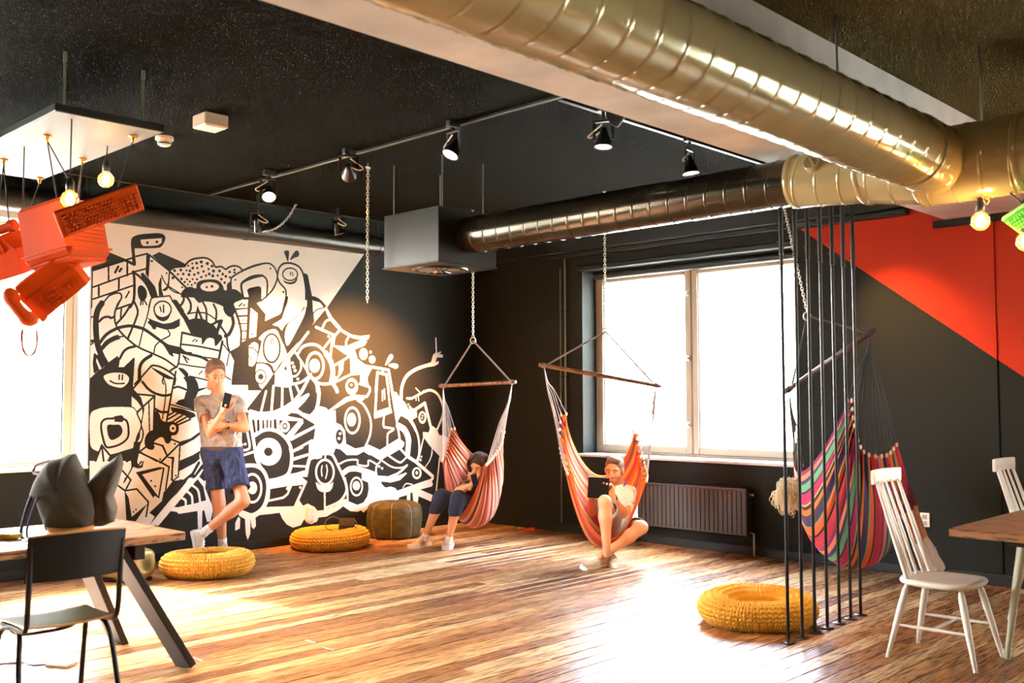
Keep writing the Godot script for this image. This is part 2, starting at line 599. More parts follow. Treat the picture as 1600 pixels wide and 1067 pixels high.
func build_windows(x0: float, x1: float, y0: float, y1: float) -> void:
	var w := struct("window_1")
	var xm := 2.945
	var fs := st()
	for e in [[Vector3(x0, y0, -0.31), Vector3(x0 + 0.03, y1, -0.23)], [Vector3(x1 - 0.03, y0, -0.31), Vector3(x1, y1, -0.23)], [Vector3(x0, y1 - 0.03, -0.31), Vector3(x1, y1, -0.23)], [Vector3(x0, y0, -0.31), Vector3(x1, y0 + 0.03, -0.23)]]:
		box(fs, e[0], e[1], 0.004)
	obj("outer_frame", fs, M.cream_frame, w)
	window_pane(w, "casement", Vector3(x0 + 0.03, y0, -0.30), Vector3(1, 0, 0), xm - x0 - 0.03, y0 + 0.03, y1 - 0.05, 0.075, true)
	window_pane(w, "casement", Vector3(xm, y0, -0.30), Vector3(1, 0, 0), x1 - 0.03 - xm, y0 + 0.03, y1 - 0.05, 0.065, false)
	slab("window_sill", w, M.white_paint, Vector3(x0 - 0.04, y0 - 0.025, -0.23), Vector3(x1 + 0.04, y0 + 0.004, 0.055), 0.006)
	# windows of the mural wall: the first shows at the picture's edge, the next lights the room from outside it
	for k in 2:
		var z0: float = [4.66, 7.9][k]
		var z1: float = [7.3, 10.6][k]
		var v := struct("window_%d" % (k + 2))
		var zm := (z0 + z1) / 2
		var f2 := st()
		for e in [[Vector3(-0.31, 0.9, z0), Vector3(-0.23, 2.98, z0 + 0.03)], [Vector3(-0.31, 0.9, z1 - 0.03), Vector3(-0.23, 2.98, z1)], [Vector3(-0.31, 2.95, z0), Vector3(-0.23, 2.98, z1)], [Vector3(-0.31, 0.9, z0), Vector3(-0.23, 0.93, z1)]]:
			box(f2, e[0], e[1], 0.004)
		obj("outer_frame", f2, M.window_white, v)
		window_pane(v, "casement", Vector3(-0.30, 0.9, z0 + 0.03), Vector3(0, 0, 1), zm - z0 - 0.03, 0.93, 2.95, 0.065, false, M.window_white)
		window_pane(v, "casement", Vector3(-0.30, 0.9, zm), Vector3(0, 0, 1), z1 - 0.03 - zm, 0.93, 2.95, 0.065, false, M.window_white)
		slab("window_sill", v, M.white_paint, Vector3(-0.23, 0.88, z0 - 0.01), Vector3(0.05, 0.905, z1 + 0.01), 0.006)



	# the next window of the back wall, outside the picture
	var bw := struct("window_4")
	for k in 2:
		window_pane(bw, "casement", Vector3(WX0 + 1.3 * k, y0, -0.30), Vector3(1, 0, 0), 1.3, y0, y1, 0.075, k == 0)
	slab("window_sill", bw, M.white_paint, Vector3(WX0 - 0.04, y0 - 0.025, -0.23), Vector3(WX1 + 0.04, y0 + 0.004, 0.055), 0.006)

func two_tone_texture() -> ImageTexture:
	var im := Image.create(1024, 512, false, Image.FORMAT_RGB8)
	im.fill(g8(24, 26, 21))
	var p0 := Vector2(4.2, 3.065)
	var p1 := Vector2(6.151, 1.622)
	for i in 1024:
		var x := 4.24 + (WX0 - 4.24) * (i + 0.5) / 1024.0
		var y := p0.y + (p1.y - p0.y) * (x - p0.x) / (p1.x - p0.x)
		var row := int((1.0 - clampf(y, 0, 3.75) / 3.75) * 512.0)
		if row > 0:
			im.fill_rect(Rect2i(i, 0, 1, row), g8(176, 42, 14))
	return ImageTexture.create_from_image(im)


# ---------------------------------------------------------------- floor of planks
func plank_material(k: int) -> StandardMaterial3D:
	var tones := [g8(214, 166, 108), g8(190, 136, 82), g8(226, 184, 130), g8(168, 114, 66), g8(204, 150, 94), g8(232, 196, 146), g8(146, 96, 56), g8(182, 126, 76)]
	var m := mat(tones[k], 0.36)
	m.albedo_texture = M.wood_grain
	m.uv1_triplanar = true
	m.uv1_world_triplanar = true
	m.uv1_scale = Vector3(4.6, 1.0, 0.2)
	m.uv1_offset = Vector3(0.37 * k, 0.2 * k, 0.61 * k)
	m.roughness = 0.5
	m.roughness_texture = M.wood_rough
	m.heightmap_enabled = true
	m.heightmap_texture = M.wood_rough
	m.heightmap_scale = 0.14
	return m

func build_floor() -> void:
	var f := struct("floor")
	slab("subfloor", f, M.black_plastic, Vector3(0, -0.3, 0), Vector3(ROOM_X, -0.03, ROOM_Z))
	M.wood_grain = noise_tex(0.03, 512, FastNoiseLite.TYPE_SIMPLEX_SMOOTH, 5, 21, [[0.0, Color(0.26, 0.2, 0.16)], [0.33, Color(0.5, 0.42, 0.36)], [0.45, Color(0.88, 0.85, 0.81)], [1.0, Color(1, 1, 1)]])
	M.wood_rough = noise_tex(0.035, 512, FastNoiseLite.TYPE_SIMPLEX_SMOOTH, 5, 33, [[0.0, Color(0.36, 0.36, 0.36)], [0.5, Color(0.62, 0.62, 0.62)], [1.0, Color(1, 1, 1)]])
	var mats := []
	for k in 8:
		mats.append(plank_material(k))
	var wide := 0.118
	var rows := int(ROOM_X / wide)
	var meshes := {}
	var rest := st()
	var n := 0
	for i in rows:
		var x := (i + 0.5) * wide
		var z := -rng.randf() * 2.0
		while z < ROOM_Z:
			var l: float = [2.4, 3.0, 3.6][rng.randi() % 3]
			var za := maxf(z, 0.0)
			var zb := minf(z + l, ROOM_Z)
			z += l
			if zb - za < 0.05:
				continue
			var c := Vector3(x, -0.015 + rng.randf_range(-0.0012, 0.0012), (za + zb) / 2)
			var tilt := Basis(Vector3(0, 0, 1), rng.randf_range(-0.006, 0.006)) * Basis(Vector3(1, 0, 0), rng.randf_range(-0.0003, 0.0003))
			var k := rng.randi() % 8
			# in view: in front of the camera and within its width
			var seen := false
			for t in [0.0, 0.25, 0.5, 0.75, 1.0]:
				var d := Vector3(x, 0, lerpf(za, zb, t)) - cam_at
				var dep := d.dot(fwd_v)
				if dep > 3.8 and absf(d.dot(right_v)) / dep < 0.53:
					seen = true
			if seen and n < 300:
				n += 1
				var key := snappedf(zb - za, 0.001)
				if not meshes.has(key):
					var s := st()
					bx(s, Transform3D(), Vector3(wide - 0.007, 0.03, key - 0.0012), 0.002)
					meshes[key] = done(s)
				inst("plank", meshes[key], mats[k], f, Transform3D(tilt, c))
			else:
				bx(rest, Transform3D(tilt, c), Vector3(wide - 0.007, 0.03, zb - za - 0.0012), 0.002)
	var o := obj("planks_beyond", rest, mats[1], f)
	o.set_meta("kind", "stuff")
	print("planks ", n)


# ---------------------------------------------------------------- outside the windows
func build_outside() -> void:
	var g := slab("ground_outside", self, grain(mat(g8(205, 205, 190), 0.9), M.mott, Vector3(0.2, 0.2, 0.2)), Vector3(-60, -0.6, -60), Vector3(60, -0.32, 60))
	g.set_meta("kind", "structure")
	var leaf := mat(g8(150, 176, 120), 0.9)
	var bark := mat(g8(120, 104, 88), 0.9)
	for e in [[Vector3(-11, -0.32, 3.0), 1.0, "rounded pale green tree outside the window beside the mural"], [Vector3(-14, -0.32, 6.6), 1.25, "taller pale green tree outside the window beside the mural"], [Vector3(0.5, -0.32, -14.0), 1.1, "pale tree outside the window behind the hammock chairs"]]:
		var t := thing("tree", e[2], "tree", e[0], 0.0, "trees outside the windows")
		var s := st()
		tube(s, [Vector3.ZERO, Vector3(0.05, 1.2, 0) * e[1], Vector3(0, 2.6, 0.05) * e[1]], [0.16, 0.13, 0.08], 8)
		obj("trunk", s, bark, t)
		var cr := st()
		for k in 14:
			var o: Vector3 = Vector3(rng.randf_range(-1.1, 1.1), rng.randf_range(2.0, 4.4), rng.randf_range(-1.1, 1.1)) * e[1]
			ball(cr, Transform3D(Basis().scaled(Vector3.ONE * rng.randf_range(0.5, 0.9) * e[1]), o), 10, 7)
		obj("crown", cr, leaf, t)
	var fe := thing("wire_fence", "sagging wire fence on thin posts outside the window", "fence", Vector3(1.0, -0.32, -6.0))
	for k in 9:
		var s := st()
		tube(s, [Vector3(-4 + k * 1.1, 0, 0), Vector3(-4 + k * 1.1, 1.05, 0)], 0.02, 6)
		obj("post", s, bark, fe)
	var ws := st()
	var pts := []
	for k in 65:
		pts.append(Vector3(-4 + k * 8.8 / 64, 1.02 - 0.07 * sin(PI * fmod(k, 8) / 8.0), 0))
	tube(ws, pts, 0.008, 5)
	obj("wire", ws, bark, fe)


# ---------------------------------------------------------------- ducts
func spiral_tube(s: SurfaceTool, a: Vector3, b: Vector3, r0: float, r1: float, pitch := 0.14, sides := 48, seam := 0.006) -> void:
	# a spiral-seam duct: a raised seam climbs round it once every pitch
	var dir := (b - a).normalized()
	var l := a.distance_to(b)
	var fb := frame_along(dir)
	var far := 0.0
	var ts := []
	var t := 0.0
	while t < l:
		ts.append(t)
		t += pitch / 26.0 if (a + dir * t).z < 7.6 else pitch / 4.0
	ts.append(l)
	var n := ts.size() - 1
	var m := grid(sides, n, func(u: float, v: float) -> Vector3:
		var tt: float = ts[int(round(v * n))]
		var w := TAU * u
		var ph := fposmod(tt / pitch - u, 1.0)
		var d := minf(ph, 1.0 - ph) * pitch
		var bump := seam * (1.0 - smoothstep(0.0, 0.007, d)) - 0.0015 * (1.0 - smoothstep(0.006, 0.012, d))
		return a + dir * tt + (fb.x * cos(w) + fb.z * sin(w)) * (lerpf(r0, r1, tt / l) + bump), true)
	s.append_from(m, 0, Transform3D())

func raw(called: String, s: SurfaceTool, m: Material, parent: Node) -> MeshInstance3D:
	return inst(called, s.commit(), m, parent)

func duct_ring(s: SurfaceTool, c: Vector3, dir: Vector3, r: float, wide := 0.02) -> void:
	var d := dir.normalized()
	tube(s, [c - d * wide * 0.5, c - d * wide * 0.25, c + d * wide * 0.25, c + d * wide * 0.5], [r, r + 0.007, r + 0.007, r], 40, false)

func build_ducts() -> void:
	var z0 := 2.985
	var yc := 2.745
	# black branch from the plenum box to the beam
	var t := thing("air_duct", "black spiral-seam air duct running from the ceiling box to the pale duct", "duct", Vector3.ZERO)
	var s := st()
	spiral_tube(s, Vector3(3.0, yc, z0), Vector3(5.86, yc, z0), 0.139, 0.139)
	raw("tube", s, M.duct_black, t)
	s = st()
	duct_ring(s, Vector3(3.19, yc, z0), Vector3.RIGHT, 0.139, 0.03)
	obj("collar", s, M.duct_black, t)
	# pale main: branch, junction, right run and the long run toward the viewer
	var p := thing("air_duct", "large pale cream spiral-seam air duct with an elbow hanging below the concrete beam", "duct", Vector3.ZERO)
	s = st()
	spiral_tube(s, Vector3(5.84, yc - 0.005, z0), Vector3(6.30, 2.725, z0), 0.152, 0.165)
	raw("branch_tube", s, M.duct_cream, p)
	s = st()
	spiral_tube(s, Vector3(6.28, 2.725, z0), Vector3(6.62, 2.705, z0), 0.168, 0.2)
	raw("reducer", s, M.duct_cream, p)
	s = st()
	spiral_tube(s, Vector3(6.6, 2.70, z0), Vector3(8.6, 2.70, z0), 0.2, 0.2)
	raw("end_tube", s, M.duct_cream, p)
	s = st()
	spiral_tube(s, Vector3(6.70, 2.712, z0 + 0.02), Vector3(6.60, 2.73, ROOM_Z - 0.02), 0.180, 0.180, 0.15, 48)
	raw("main_tube", s, M.duct_cream, p)
	for e in [[Vector3(5.86, yc, z0), Vector3.RIGHT, 0.153], [Vector3(6.28, 2.725, z0), Vector3.RIGHT, 0.169], [Vector3(6.60, 2.705, z0), Vector3.RIGHT, 0.201], [Vector3(7.10, 2.70, z0), Vector3.RIGHT, 0.201], [Vector3(6.697, 2.712, z0 + 0.42), Vector3.BACK, 0.181]]:
		s = st()
		duct_ring(s, e[0], e[1], e[2], 0.035)
		obj("collar", s, M.duct_cream, p)
	# damper knob on the branch
	var kd := at(1271, 265, 5.62)
	var out_dir := Vector3(0, 0.34, 0.94).normalized()
	kd = Vector3(kd.x, yc - 0.006, z0) + out_dir * 0.168
	s = st()
	var fb := Transform3D(frame_along(out_dir), kd)
	lathe(s, [Vector2(0.05, -0.02), Vector2(0.05, 0.022), Vector2(0.047, 0.026), Vector2(0.041, 0.026), Vector2(0.039, 0.004), Vector2(0.0, 0.004)], 24, fb)
	var kn := obj("damper_knob", s, M.duct_cream, p)
	s = st()
	bx(s, fb * Transform3D(Basis(Vector3.UP, 0.5), Vector3(0, 0.012, 0)), Vector3(0.016, 0.016, 0.08), 0.003)
	obj("lever", s, M.steel, kn)
	# hanger rods of the pale duct
	for e in [[Vector3(6.56, 2.89, 3.9), 3.29], [Vector3(6.9, 2.88, z0), 3.29]]:
		s = st()
		tube(s, [e[0], Vector3(e[0].x, e[1], e[0].z)], 0.006, 6)
		obj("hanger_rod", s, M.steel, p)

	# plenum box with its round diffuser
	var bxn := thing("ceiling_vent_box", "dark sheet-metal vent box with a round slatted diffuser hung on rods", "vent box", Vector3(2.72, 2.52, z0))
	s = st()
	var h := 0.33
	box(s, Vector3(-h, 0, -0.31), Vector3(h, 0.425, 0.31), 0.004)
	obj("casing", s, M.duct_box, bxn)
	s = st()
	box(s, Vector3(-h - 0.012, -0.008, -0.322), Vector3(h + 0.012, 0.0, 0.322), 0.002)
	obj("bottom_plate", s, M.duct_box, bxn)
	s = st()
	lathe(s, [Vector2(0.225, -0.008), Vector2(0.225, -0.02), Vector2(0.2, -0.022), Vector2(0.19, -0.012)], 40, Transform3D(Basis().scaled(Vector3(1, 1, 1)), Vector3.ZERO))
	obj("diffuser_ring", s, M.duct_box, bxn)
	for k in 16:
		s = st()
		var w := TAU * k / 16
		bx(s, Transform3D(Basis(Vector3.UP, -w) * Basis(Vector3.RIGHT, 0.6), Vector3(cos(w) * 0.13, -0.013, sin(w) * 0.13)), Vector3(0.1, 0.004, 0.03), 0.001)
		obj("slat", s, M.steel, bxn)
	for e in [Vector3(-h + 0.05, 0, 0.25), Vector3(-h + 0.05, 0, -0.25), Vector3(h - 0.06, 0, -0.22), Vector3(h - 0.06, 0, 0.22)]:
		s = st()
		tube(s, [e + Vector3(0, 0.42, 0), e + Vector3(0, CEIL - 2.52, 0)], 0.006, 6)
		obj("hanger_rod", s, M.steel, bxn)

	# pipe along the top of the mural wall, and along the window wall
	var pp := thing("ceiling_pipe", "thick black pipe running along the top of the mural wall", "pipe", Vector3.ZERO)
	s = st()
	tube(s, [Vector3(0.135, 3.115, 0.17), Vector3(0.135, 3.115, ROOM_Z - 0.02)], 0.098, 28)
	obj("tube", s, M.pipe_black, pp)
	for z in [1.6, 3.2, 4.75, 6.3]:
		s = st()
		tube(s, [Vector3(0.135, 3.115, z - 0.02), Vector3(0.135, 3.115, z + 0.02)], 0.104, 28)
		tube(s, [Vector3(0.135, 3.2, z), Vector3(0.135, 3.74, z)], 0.006, 6)
		obj("pipe_clip", s, M.pipe_black, pp)
	# thin conduits down the wall beside the window
	for e in [[1.475, 0.011, 3.02, 0.62], [1.405, 0.007, 2.9, 0.1]]:
		var c := thing("wall_conduit", "thin dark conduit running down the wall left of the window" if e[1] > 0.01 else "thinner conduit beside the window conduit on the black wall", "conduit", Vector3(e[0], 0, 0.03))
		s = st()
		tube(s, [Vector3(0, e[3], 0), Vector3(0, e[2], 0)], e[1], 8)
		obj("tube", s, M.conduit, c)
		for y in [0.8, 1.7, 2.42]:
			s = st()
			bx(s, Transform3D(Basis(), Vector3(0, y, -0.012)), Vector3(0.05, 0.022, 0.034), 0.003)
			obj("clip", s, M.trim_black, c)
	# acoustic lumps above the pale duct: a dark insulated duct and two flat baffles
	var ins := thing("insulated_duct", "thick dark insulated duct under the brown acoustic ceiling", "duct", Vector3.ZERO)
	s = st()
	tube(s, [Vector3(7.75, 3.09, 4.05), Vector3(7.75, 3.09, ROOM_Z - 0.02)], 0.195, 24)
	obj("lagging", s, M.ceiling_brown, ins)
	for k in 2:
		var bf := thing("acoustic_baffle", "flat dark acoustic baffle on the ceiling nearer the window wall" if k == 0 else "flat dark acoustic baffle on the ceiling nearer the insulated duct", "baffle", Vector3(8.4, 3.17, 1.2 + k * 1.25))
		s = st()
		box(s, Vector3(-1.3, 0, -0.35), Vector3(2.0, 0.11, 0.35), 0.02)
		obj("panel", s, M.ceiling_brown, bf)


# ---------------------------------------------------------------- the mural's paint (flat print on the wall)
var mu: Image
var mu_o := Vector2()
var mu_s := 8.207
const MUW := 2048
const MUH := 1359
var ink := [g8(33, 32, 27), g8(236, 229, 217)]

func mt(x: float, y: float) -> Vector2:
	var p := on(mu_o.x + x / mu_s, mu_o.y + y / mu_s, 0, 0.0)
	return Vector2((1.0 - p.z / MURAL_Z) * MUW, (1.0 - p.y / 3.08) * MUH)

func mp(a: Array) -> Array:
	var out := []
	for i in range(0, a.size(), 2):
		out.append(mt(a[i], a[i + 1]))
	return out

func scan(p: Array, col: Color) -> void:
	var y0 := 1e9
	var y1 := -1e9
	for q in p:
		y0 = minf(y0, q.y)
		y1 = maxf(y1, q.y)
	var n := p.size()
	for y in range(maxi(0, int(y0)), mini(MUH - 1, int(y1)) + 1):
		var yc := y + 0.5
		var xs := []
		for i in n:
			var a: Vector2 = p[i]
			var b: Vector2 = p[(i + 1) % n]
			if (a.y <= yc) != (b.y <= yc):
				xs.append(a.x + (yc - a.y) / (b.y - a.y) * (b.x - a.x))
		xs.sort()
		for i in range(0, xs.size() - 1, 2):
			var xa := maxi(0, int(round(xs[i])))
			var xb := mini(MUW, int(round(xs[i + 1])))
			if xb > xa:
				mu.fill_rect(Rect2i(xa, y, xb - xa, 1), col)

func disc(c: Vector2, rx: float, ry: float, col: Color) -> void:
	for y in range(maxi(0, int(c.y - ry)), mini(MUH - 1, int(c.y + ry)) + 1):
		var t := (y + 0.5 - c.y) / ry
		if absf(t) < 1.0:
			var w := rx * sqrt(1.0 - t * t)
			var xa := maxi(0, int(round(c.x - w)))
			var xb := mini(MUW, int(round(c.x + w)))
			if xb > xa:
				mu.fill_rect(Rect2i(xa, y, xb - xa, 1), col)

func run(p: Array, w: float, k: int) -> void:
	for i in p.size() - 1:
		var d: Vector2 = p[i + 1] - p[i]
		if d.length() > 0.3:
			var nn := d.normalized().orthogonal() * w * 0.5
			scan([p[i] + nn, p[i + 1] + nn, p[i + 1] - nn, p[i] - nn], ink[k])
	for q in p:
		disc(q, w * 0.5, w * 0.5, ink[k])

func wide_at(a: Array, w: float) -> float:
	return mt(a[0], a[1]).distance_to(mt(a[0], a[1] + w)) * 1.1

func F(k: int, a: Array) -> void:
	scan(mp(a), ink[k])

func B(k: int, a: Array) -> void:
	scan(spline(mp(a), 6, true), ink[k])

func L(k: int, w: float, a: Array) -> void:
	run(mp(a), wide_at(a, w) * (1.25 if k == 0 else 1.0), k)

func S(k: int, w: float, a: Array) -> void:
	run(spline(mp(a), 6), wide_at(a, w) * (1.25 if k == 0 else 1.0), k)

func oval(x: float, y: float, rx: float, ry: float) -> Array:
	var out := []
	for i in 28:
		out.append(mt(x + rx * cos(TAU * i / 28), y + ry * sin(TAU * i / 28)))
	return out

func O(k: int, x: float, y: float, rx: float, ry: float) -> void:
	scan(oval(x, y, rx, ry), ink[k])

func R(k: int, w: float, x: float, y: float, rx: float, ry: float) -> void:
	var p := oval(x, y, rx, ry)
	p.append(p[0])
	run(p, wide_at([x, y], w), k)

func dots(k: int, a: Array) -> void:
	for i in range(0, a.size(), 3):
		O(k, a[i], a[i + 1], a[i + 2], a[i + 2])

func tile(x: float, y: float, s := 8.207) -> void:
	mu_o = Vector2(x, y)
	mu_s = s

func mural_texture() -> ImageTexture:
	mu = Image.create(MUW, MUH, false, Image.FORMAT_RGB8)
	mu.fill(ink[0])
	# white ground above the long diagonal
	tile(0, 0, 1.0)
	F(1, [140, 330, 140, 900, 190, 900, 233, 832, 385, 640, 470, 530, 511, 480, 569, 397, 580, 380, 560, 340])
	mural_upper()
	mural_middle()
	mural_lower()
	mural_right()
	return ImageTexture.create_from_image(mu)

func mural_upper() -> void:
	tile(130, 350)
	F(0, [60, 250, 245, 325, 560, 455, 520, 485, 115, 610, 60, 630])
	F(0, [885, 405, 975, 360, 1231, 470, 1310, 512, 1300, 555, 1180, 565, 1110, 605])
	B(0, [615, 210, 640, 165, 720, 135, 850, 122, 980, 118, 1045, 150, 1050, 205, 1010, 280, 960, 305, 820, 312, 672, 312, 660, 330, 668, 430, 675, 525, 630, 515, 625, 400, 615, 300])
	F(1, [735, 200, 1010, 180, 1005, 240, 960, 272, 880, 280, 770, 282, 740, 250])
	dots(0, [823, 240, 18, 945, 230, 18])
	L(0, 26, [540, 465, 650, 518])
	F(1, [592, 465, 630, 450, 630, 488])
	L(0, 16, [560, 455, 630, 435])
	L(0, 16, [675, 415, 820, 380, 860, 405, 1110, 605])
	F(0, [810, 380, 860, 405, 838, 690, 800, 640])
	F(0, [735, 640, 765, 622, 840, 700, 920, 800, 960, 935, 890, 945, 850, 840, 760, 710])
	L(0, 24, [108, 590, 100, 1067])
	L(0, 16, [125, 810, 640, 625, 660, 610, 800, 575])
	L(0, 16, [325, 545, 325, 720])
	L(0, 18, [565, 485, 565, 660])
	L(0, 18, [200, 790, 200, 915])
	L(0, 18, [460, 695, 455, 835])
	L(0, 16, [120, 965, 400, 870, 650, 785])
	L(0, 22, [450, 545, 410, 620])
	L(0, 22, [490, 572, 465, 605])
	L(0, 14, [590, 865, 545, 945])
	S(0, 25, [640, 610, 655, 700, 655, 900, 640, 1000, 600, 1067])
	S(0, 22, [640, 610, 740, 690, 820, 790, 880, 930])
	B(0, [760, 790, 810, 850, 815, 930, 770, 990, 720, 960, 698, 870, 710, 800])
	L(0, 14, [745, 980, 735, 1035])
	L(0, 12, [765, 990, 765, 1030])
	L(0, 14, [785, 980, 815, 1035])
	S(0, 16, [330, 920, 420, 885, 480, 895, 490, 950, 440, 1030, 430, 1080])
	S(0, 14, [360, 895, 330, 920, 250, 1020])
	L(0, 14, [840, 1067, 870, 960, 900, 940, 1110, 920, 1150, 1000])
	F(0, [990, 690, 965, 760, 970, 920, 1030, 920, 1005, 830, 1005, 690])
	S(0, 12, [1005, 660, 1040, 740, 1085, 790, 1231, 885])
	L(0, 12, [1110, 610, 1095, 740, 1080, 800])
	B(0, [1092, 760, 1085, 830, 1050, 858, 1015, 845, 1060, 810])
	dots(0, [880, 475, 15, 1070, 630, 12, 1150, 690, 18])
	F(0, [1150, 965, 1200, 975, 1260, 1060, 1300, 1120, 1260, 1120])
	tile(260, 370)
	S(0, 18, [235, 380, 270, 330, 330, 290, 430, 270, 520, 275, 590, 320, 630, 385, 700, 380, 760, 415, 800, 390, 860, 372, 930, 385, 980, 435])
	dots(0, [105, 433, 18, 185, 426, 18, 258, 430, 13, 302, 437, 17, 148, 480, 15, 216, 476, 17, 290, 486, 18, 358, 485, 16, 408, 463, 17, 338, 400, 18, 396, 400, 14, 280, 370, 13, 332, 342, 12, 388, 337, 18, 447, 322, 20, 455, 378, 17, 525, 342, 20, 585, 375, 18, 541, 413, 15, 604, 438, 20, 476, 444, 16, 550, 476, 18, 594, 500, 19, 508, 497, 15, 448, 516, 15])
	dots(0, [193, 540, 17, 265, 545, 13, 335, 543, 13, 393, 545, 15, 235, 581, 15, 300, 574, 14, 367, 592, 14, 274, 612, 11, 325, 617, 13, 682, 437, 18, 722, 478, 17, 762, 507, 18, 658, 495, 14, 705, 543, 17, 747, 587, 16, 811, 451, 17, 873, 422, 15, 874, 458, 15, 814, 518, 14])
	L(0, 20, [40, 440, 255, 655])
	L(0, 14, [40, 440, 25, 640])
	dots(0, [82, 528, 17, 202, 648, 12])
	S(0, 12, [20, 640, 90, 700, 190, 735])
	B(0, [190, 720, 240, 660, 310, 640, 380, 660, 390, 600, 440, 560, 560, 545, 660, 560, 720, 620, 740, 680, 775, 680, 775, 620, 800, 585, 830, 580, 830, 660, 900, 680, 970, 740, 1000, 790, 870, 850, 885, 920, 870, 990, 820, 1030, 760, 990, 730, 930, 720, 890, 590, 840, 480, 830, 420, 845, 370, 800, 350, 780, 250, 770, 200, 745])
	O(1, 555, 640, 120, 60)
	dots(0, [517, 645, 15, 585, 635, 18])
	S(0, 22, [200, 750, 225, 790, 205, 850, 180, 880])
	S(0, 22, [200, 760, 260, 770, 310, 850, 310, 930, 280, 985])
	F(0, [370, 1080, 400, 880, 470, 1060, 440, 1060, 405, 950, 395, 1080])
	S(0, 20, [470, 840, 510, 930, 515, 1080])
	S(0, 20, [605, 865, 640, 950, 635, 1080])
	S(0, 13, [270, 985, 400, 970, 520, 985, 620, 1050])
	F(0, [75, 810, 120, 815, 200, 920, 290, 1067, 230, 1067, 180, 970, 100, 850])
	S(0, 16, [1231, 345, 1100, 385, 980, 435, 880, 490, 830, 540, 830, 660])
	dots(0, [885, 550, 12])
	S(0, 22, [1231, 495, 1120, 520, 1000, 570, 960, 620, 975, 730, 990, 780])
	L(0, 25, [1000, 792, 1055, 785])
	L(0, 14, [890, 930, 1050, 915])
	L(0, 14, [900, 1020, 1040, 1015])
	L(0, 26, [1065, 800, 1055, 1067])
	L(0, 12, [970, 850, 930, 890])
	L(0, 14, [1005, 870, 985, 885])
	tile(380, 380)
	S(0, 16, [0, 345, 130, 290, 260, 260, 340, 262, 400, 310, 440, 400])
	S(0, 16, [440, 400, 430, 480, 380, 590, 310, 670, 230, 740])
	dots(0, [350, 325, 12])
	S(0, 18, [0, 490, 100, 430, 220, 410, 290, 450, 310, 530, 300, 690])
	S(0, 18, [440, 400, 455, 330, 490, 280, 540, 255, 620, 258, 700, 290, 745, 340, 770, 400, 790, 500, 803, 600, 803, 720])
	B(0, [525, 110, 555, 92, 588, 105, 585, 160, 578, 225, 565, 225, 545, 170])
	B(0, [605, 215, 620, 170, 660, 110, 695, 92, 718, 130, 705, 170, 660, 185])
	B(0, [505, 430, 520, 470, 560, 495, 610, 500, 660, 480, 690, 440, 688, 480, 650, 518, 590, 525, 530, 500])
	O(1, 602, 400, 95, 80)
	R(0, 16, 602, 398, 95, 80)
	L(0, 10, [608, 372, 605, 410])
	L(0, 10, [628, 372, 638, 415])
	F(0, [770, 388, 800, 385, 830, 410, 855, 540, 885, 690, 895, 880, 915, 1010, 800, 1010, 820, 760, 803, 600])
	S(0, 16, [440, 440, 470, 510, 540, 590, 550, 660])
	dots(0, [516, 625, 13])
	B(0, [870, 690, 900, 680, 980, 715, 1070, 810, 1040, 830, 980, 760, 900, 735])
	S(0, 12, [900, 900, 950, 850, 1040, 825])
	# the dark mass below: block, bars and the space round the egg and the leaf
	F(0, [50, 600, 80, 575, 190, 550, 225, 560, 235, 600, 235, 740, 175, 770, 290, 915, 275, 1000, 470, 910, 490, 880, 545, 665, 578, 690, 565, 770, 490, 970, 470, 985, 375, 1045, 75, 1060, 90, 760])
	F(1, [95, 825, 185, 905, 180, 1067, 85, 1067])
	tile(380, 480)
	F(0, [60, 1067, 60, 400, 75, 10, 190, 0, 285, 100, 280, 180, 490, 85, 520, 0, 545, 0, 495, 150, 375, 225, 450, 245, 495, 300, 540, 225, 610, 170, 720, 90, 775, 0, 890, 0, 915, 185, 835, 310, 560, 605, 410, 860, 240, 1040, 240, 1067])
	F(1, [95, 5, 185, 80, 165, 375, 75, 398])
	dots(0, [130, 68, 10, 115, 345, 12])
	B(1, [805, -10, 785, 100, 690, 290, 575, 490, 535, 400, 545, 290, 590, 200, 700, 115, 770, 30])
	B(1, [200, 400, 280, 320, 375, 282, 435, 300, 480, 400, 560, 605, 480, 710, 405, 815, 370, 750, 300, 710, 180, 715, 210, 560, 235, 440])
	B(1, [180, 720, 260, 715, 330, 750, 380, 830, 370, 880, 245, 1040, 185, 960, 150, 910, 160, 830])
	B(1, [60, 510, 130, 450, 190, 480, 185, 580, 160, 700, 120, 755, 60, 740, -30, 680, -40, 600])
	R(0, 26, 365, 525, 106, 182)
	L(0, 11, [358, 400, 360, 470])
	L(0, 11, [382, 395, 388, 470])
	S(0, 12, [60, 515, 130, 525, 180, 580])
	L(0, 10, [75, 625, 60, 665])
	L(0, 10, [105, 630, 88, 675])
	F(1, [-30, 690, 0, 705, 65, 760, 40, 772, -20, 730])
	S(0, 14, [180, 715, 260, 715, 340, 760, 385, 840])
	R(0, 13, 222, 890, 70, 90)
	O(0, 225, 890, 36, 38)
	L(0, 12, [190, 570, 230, 430])

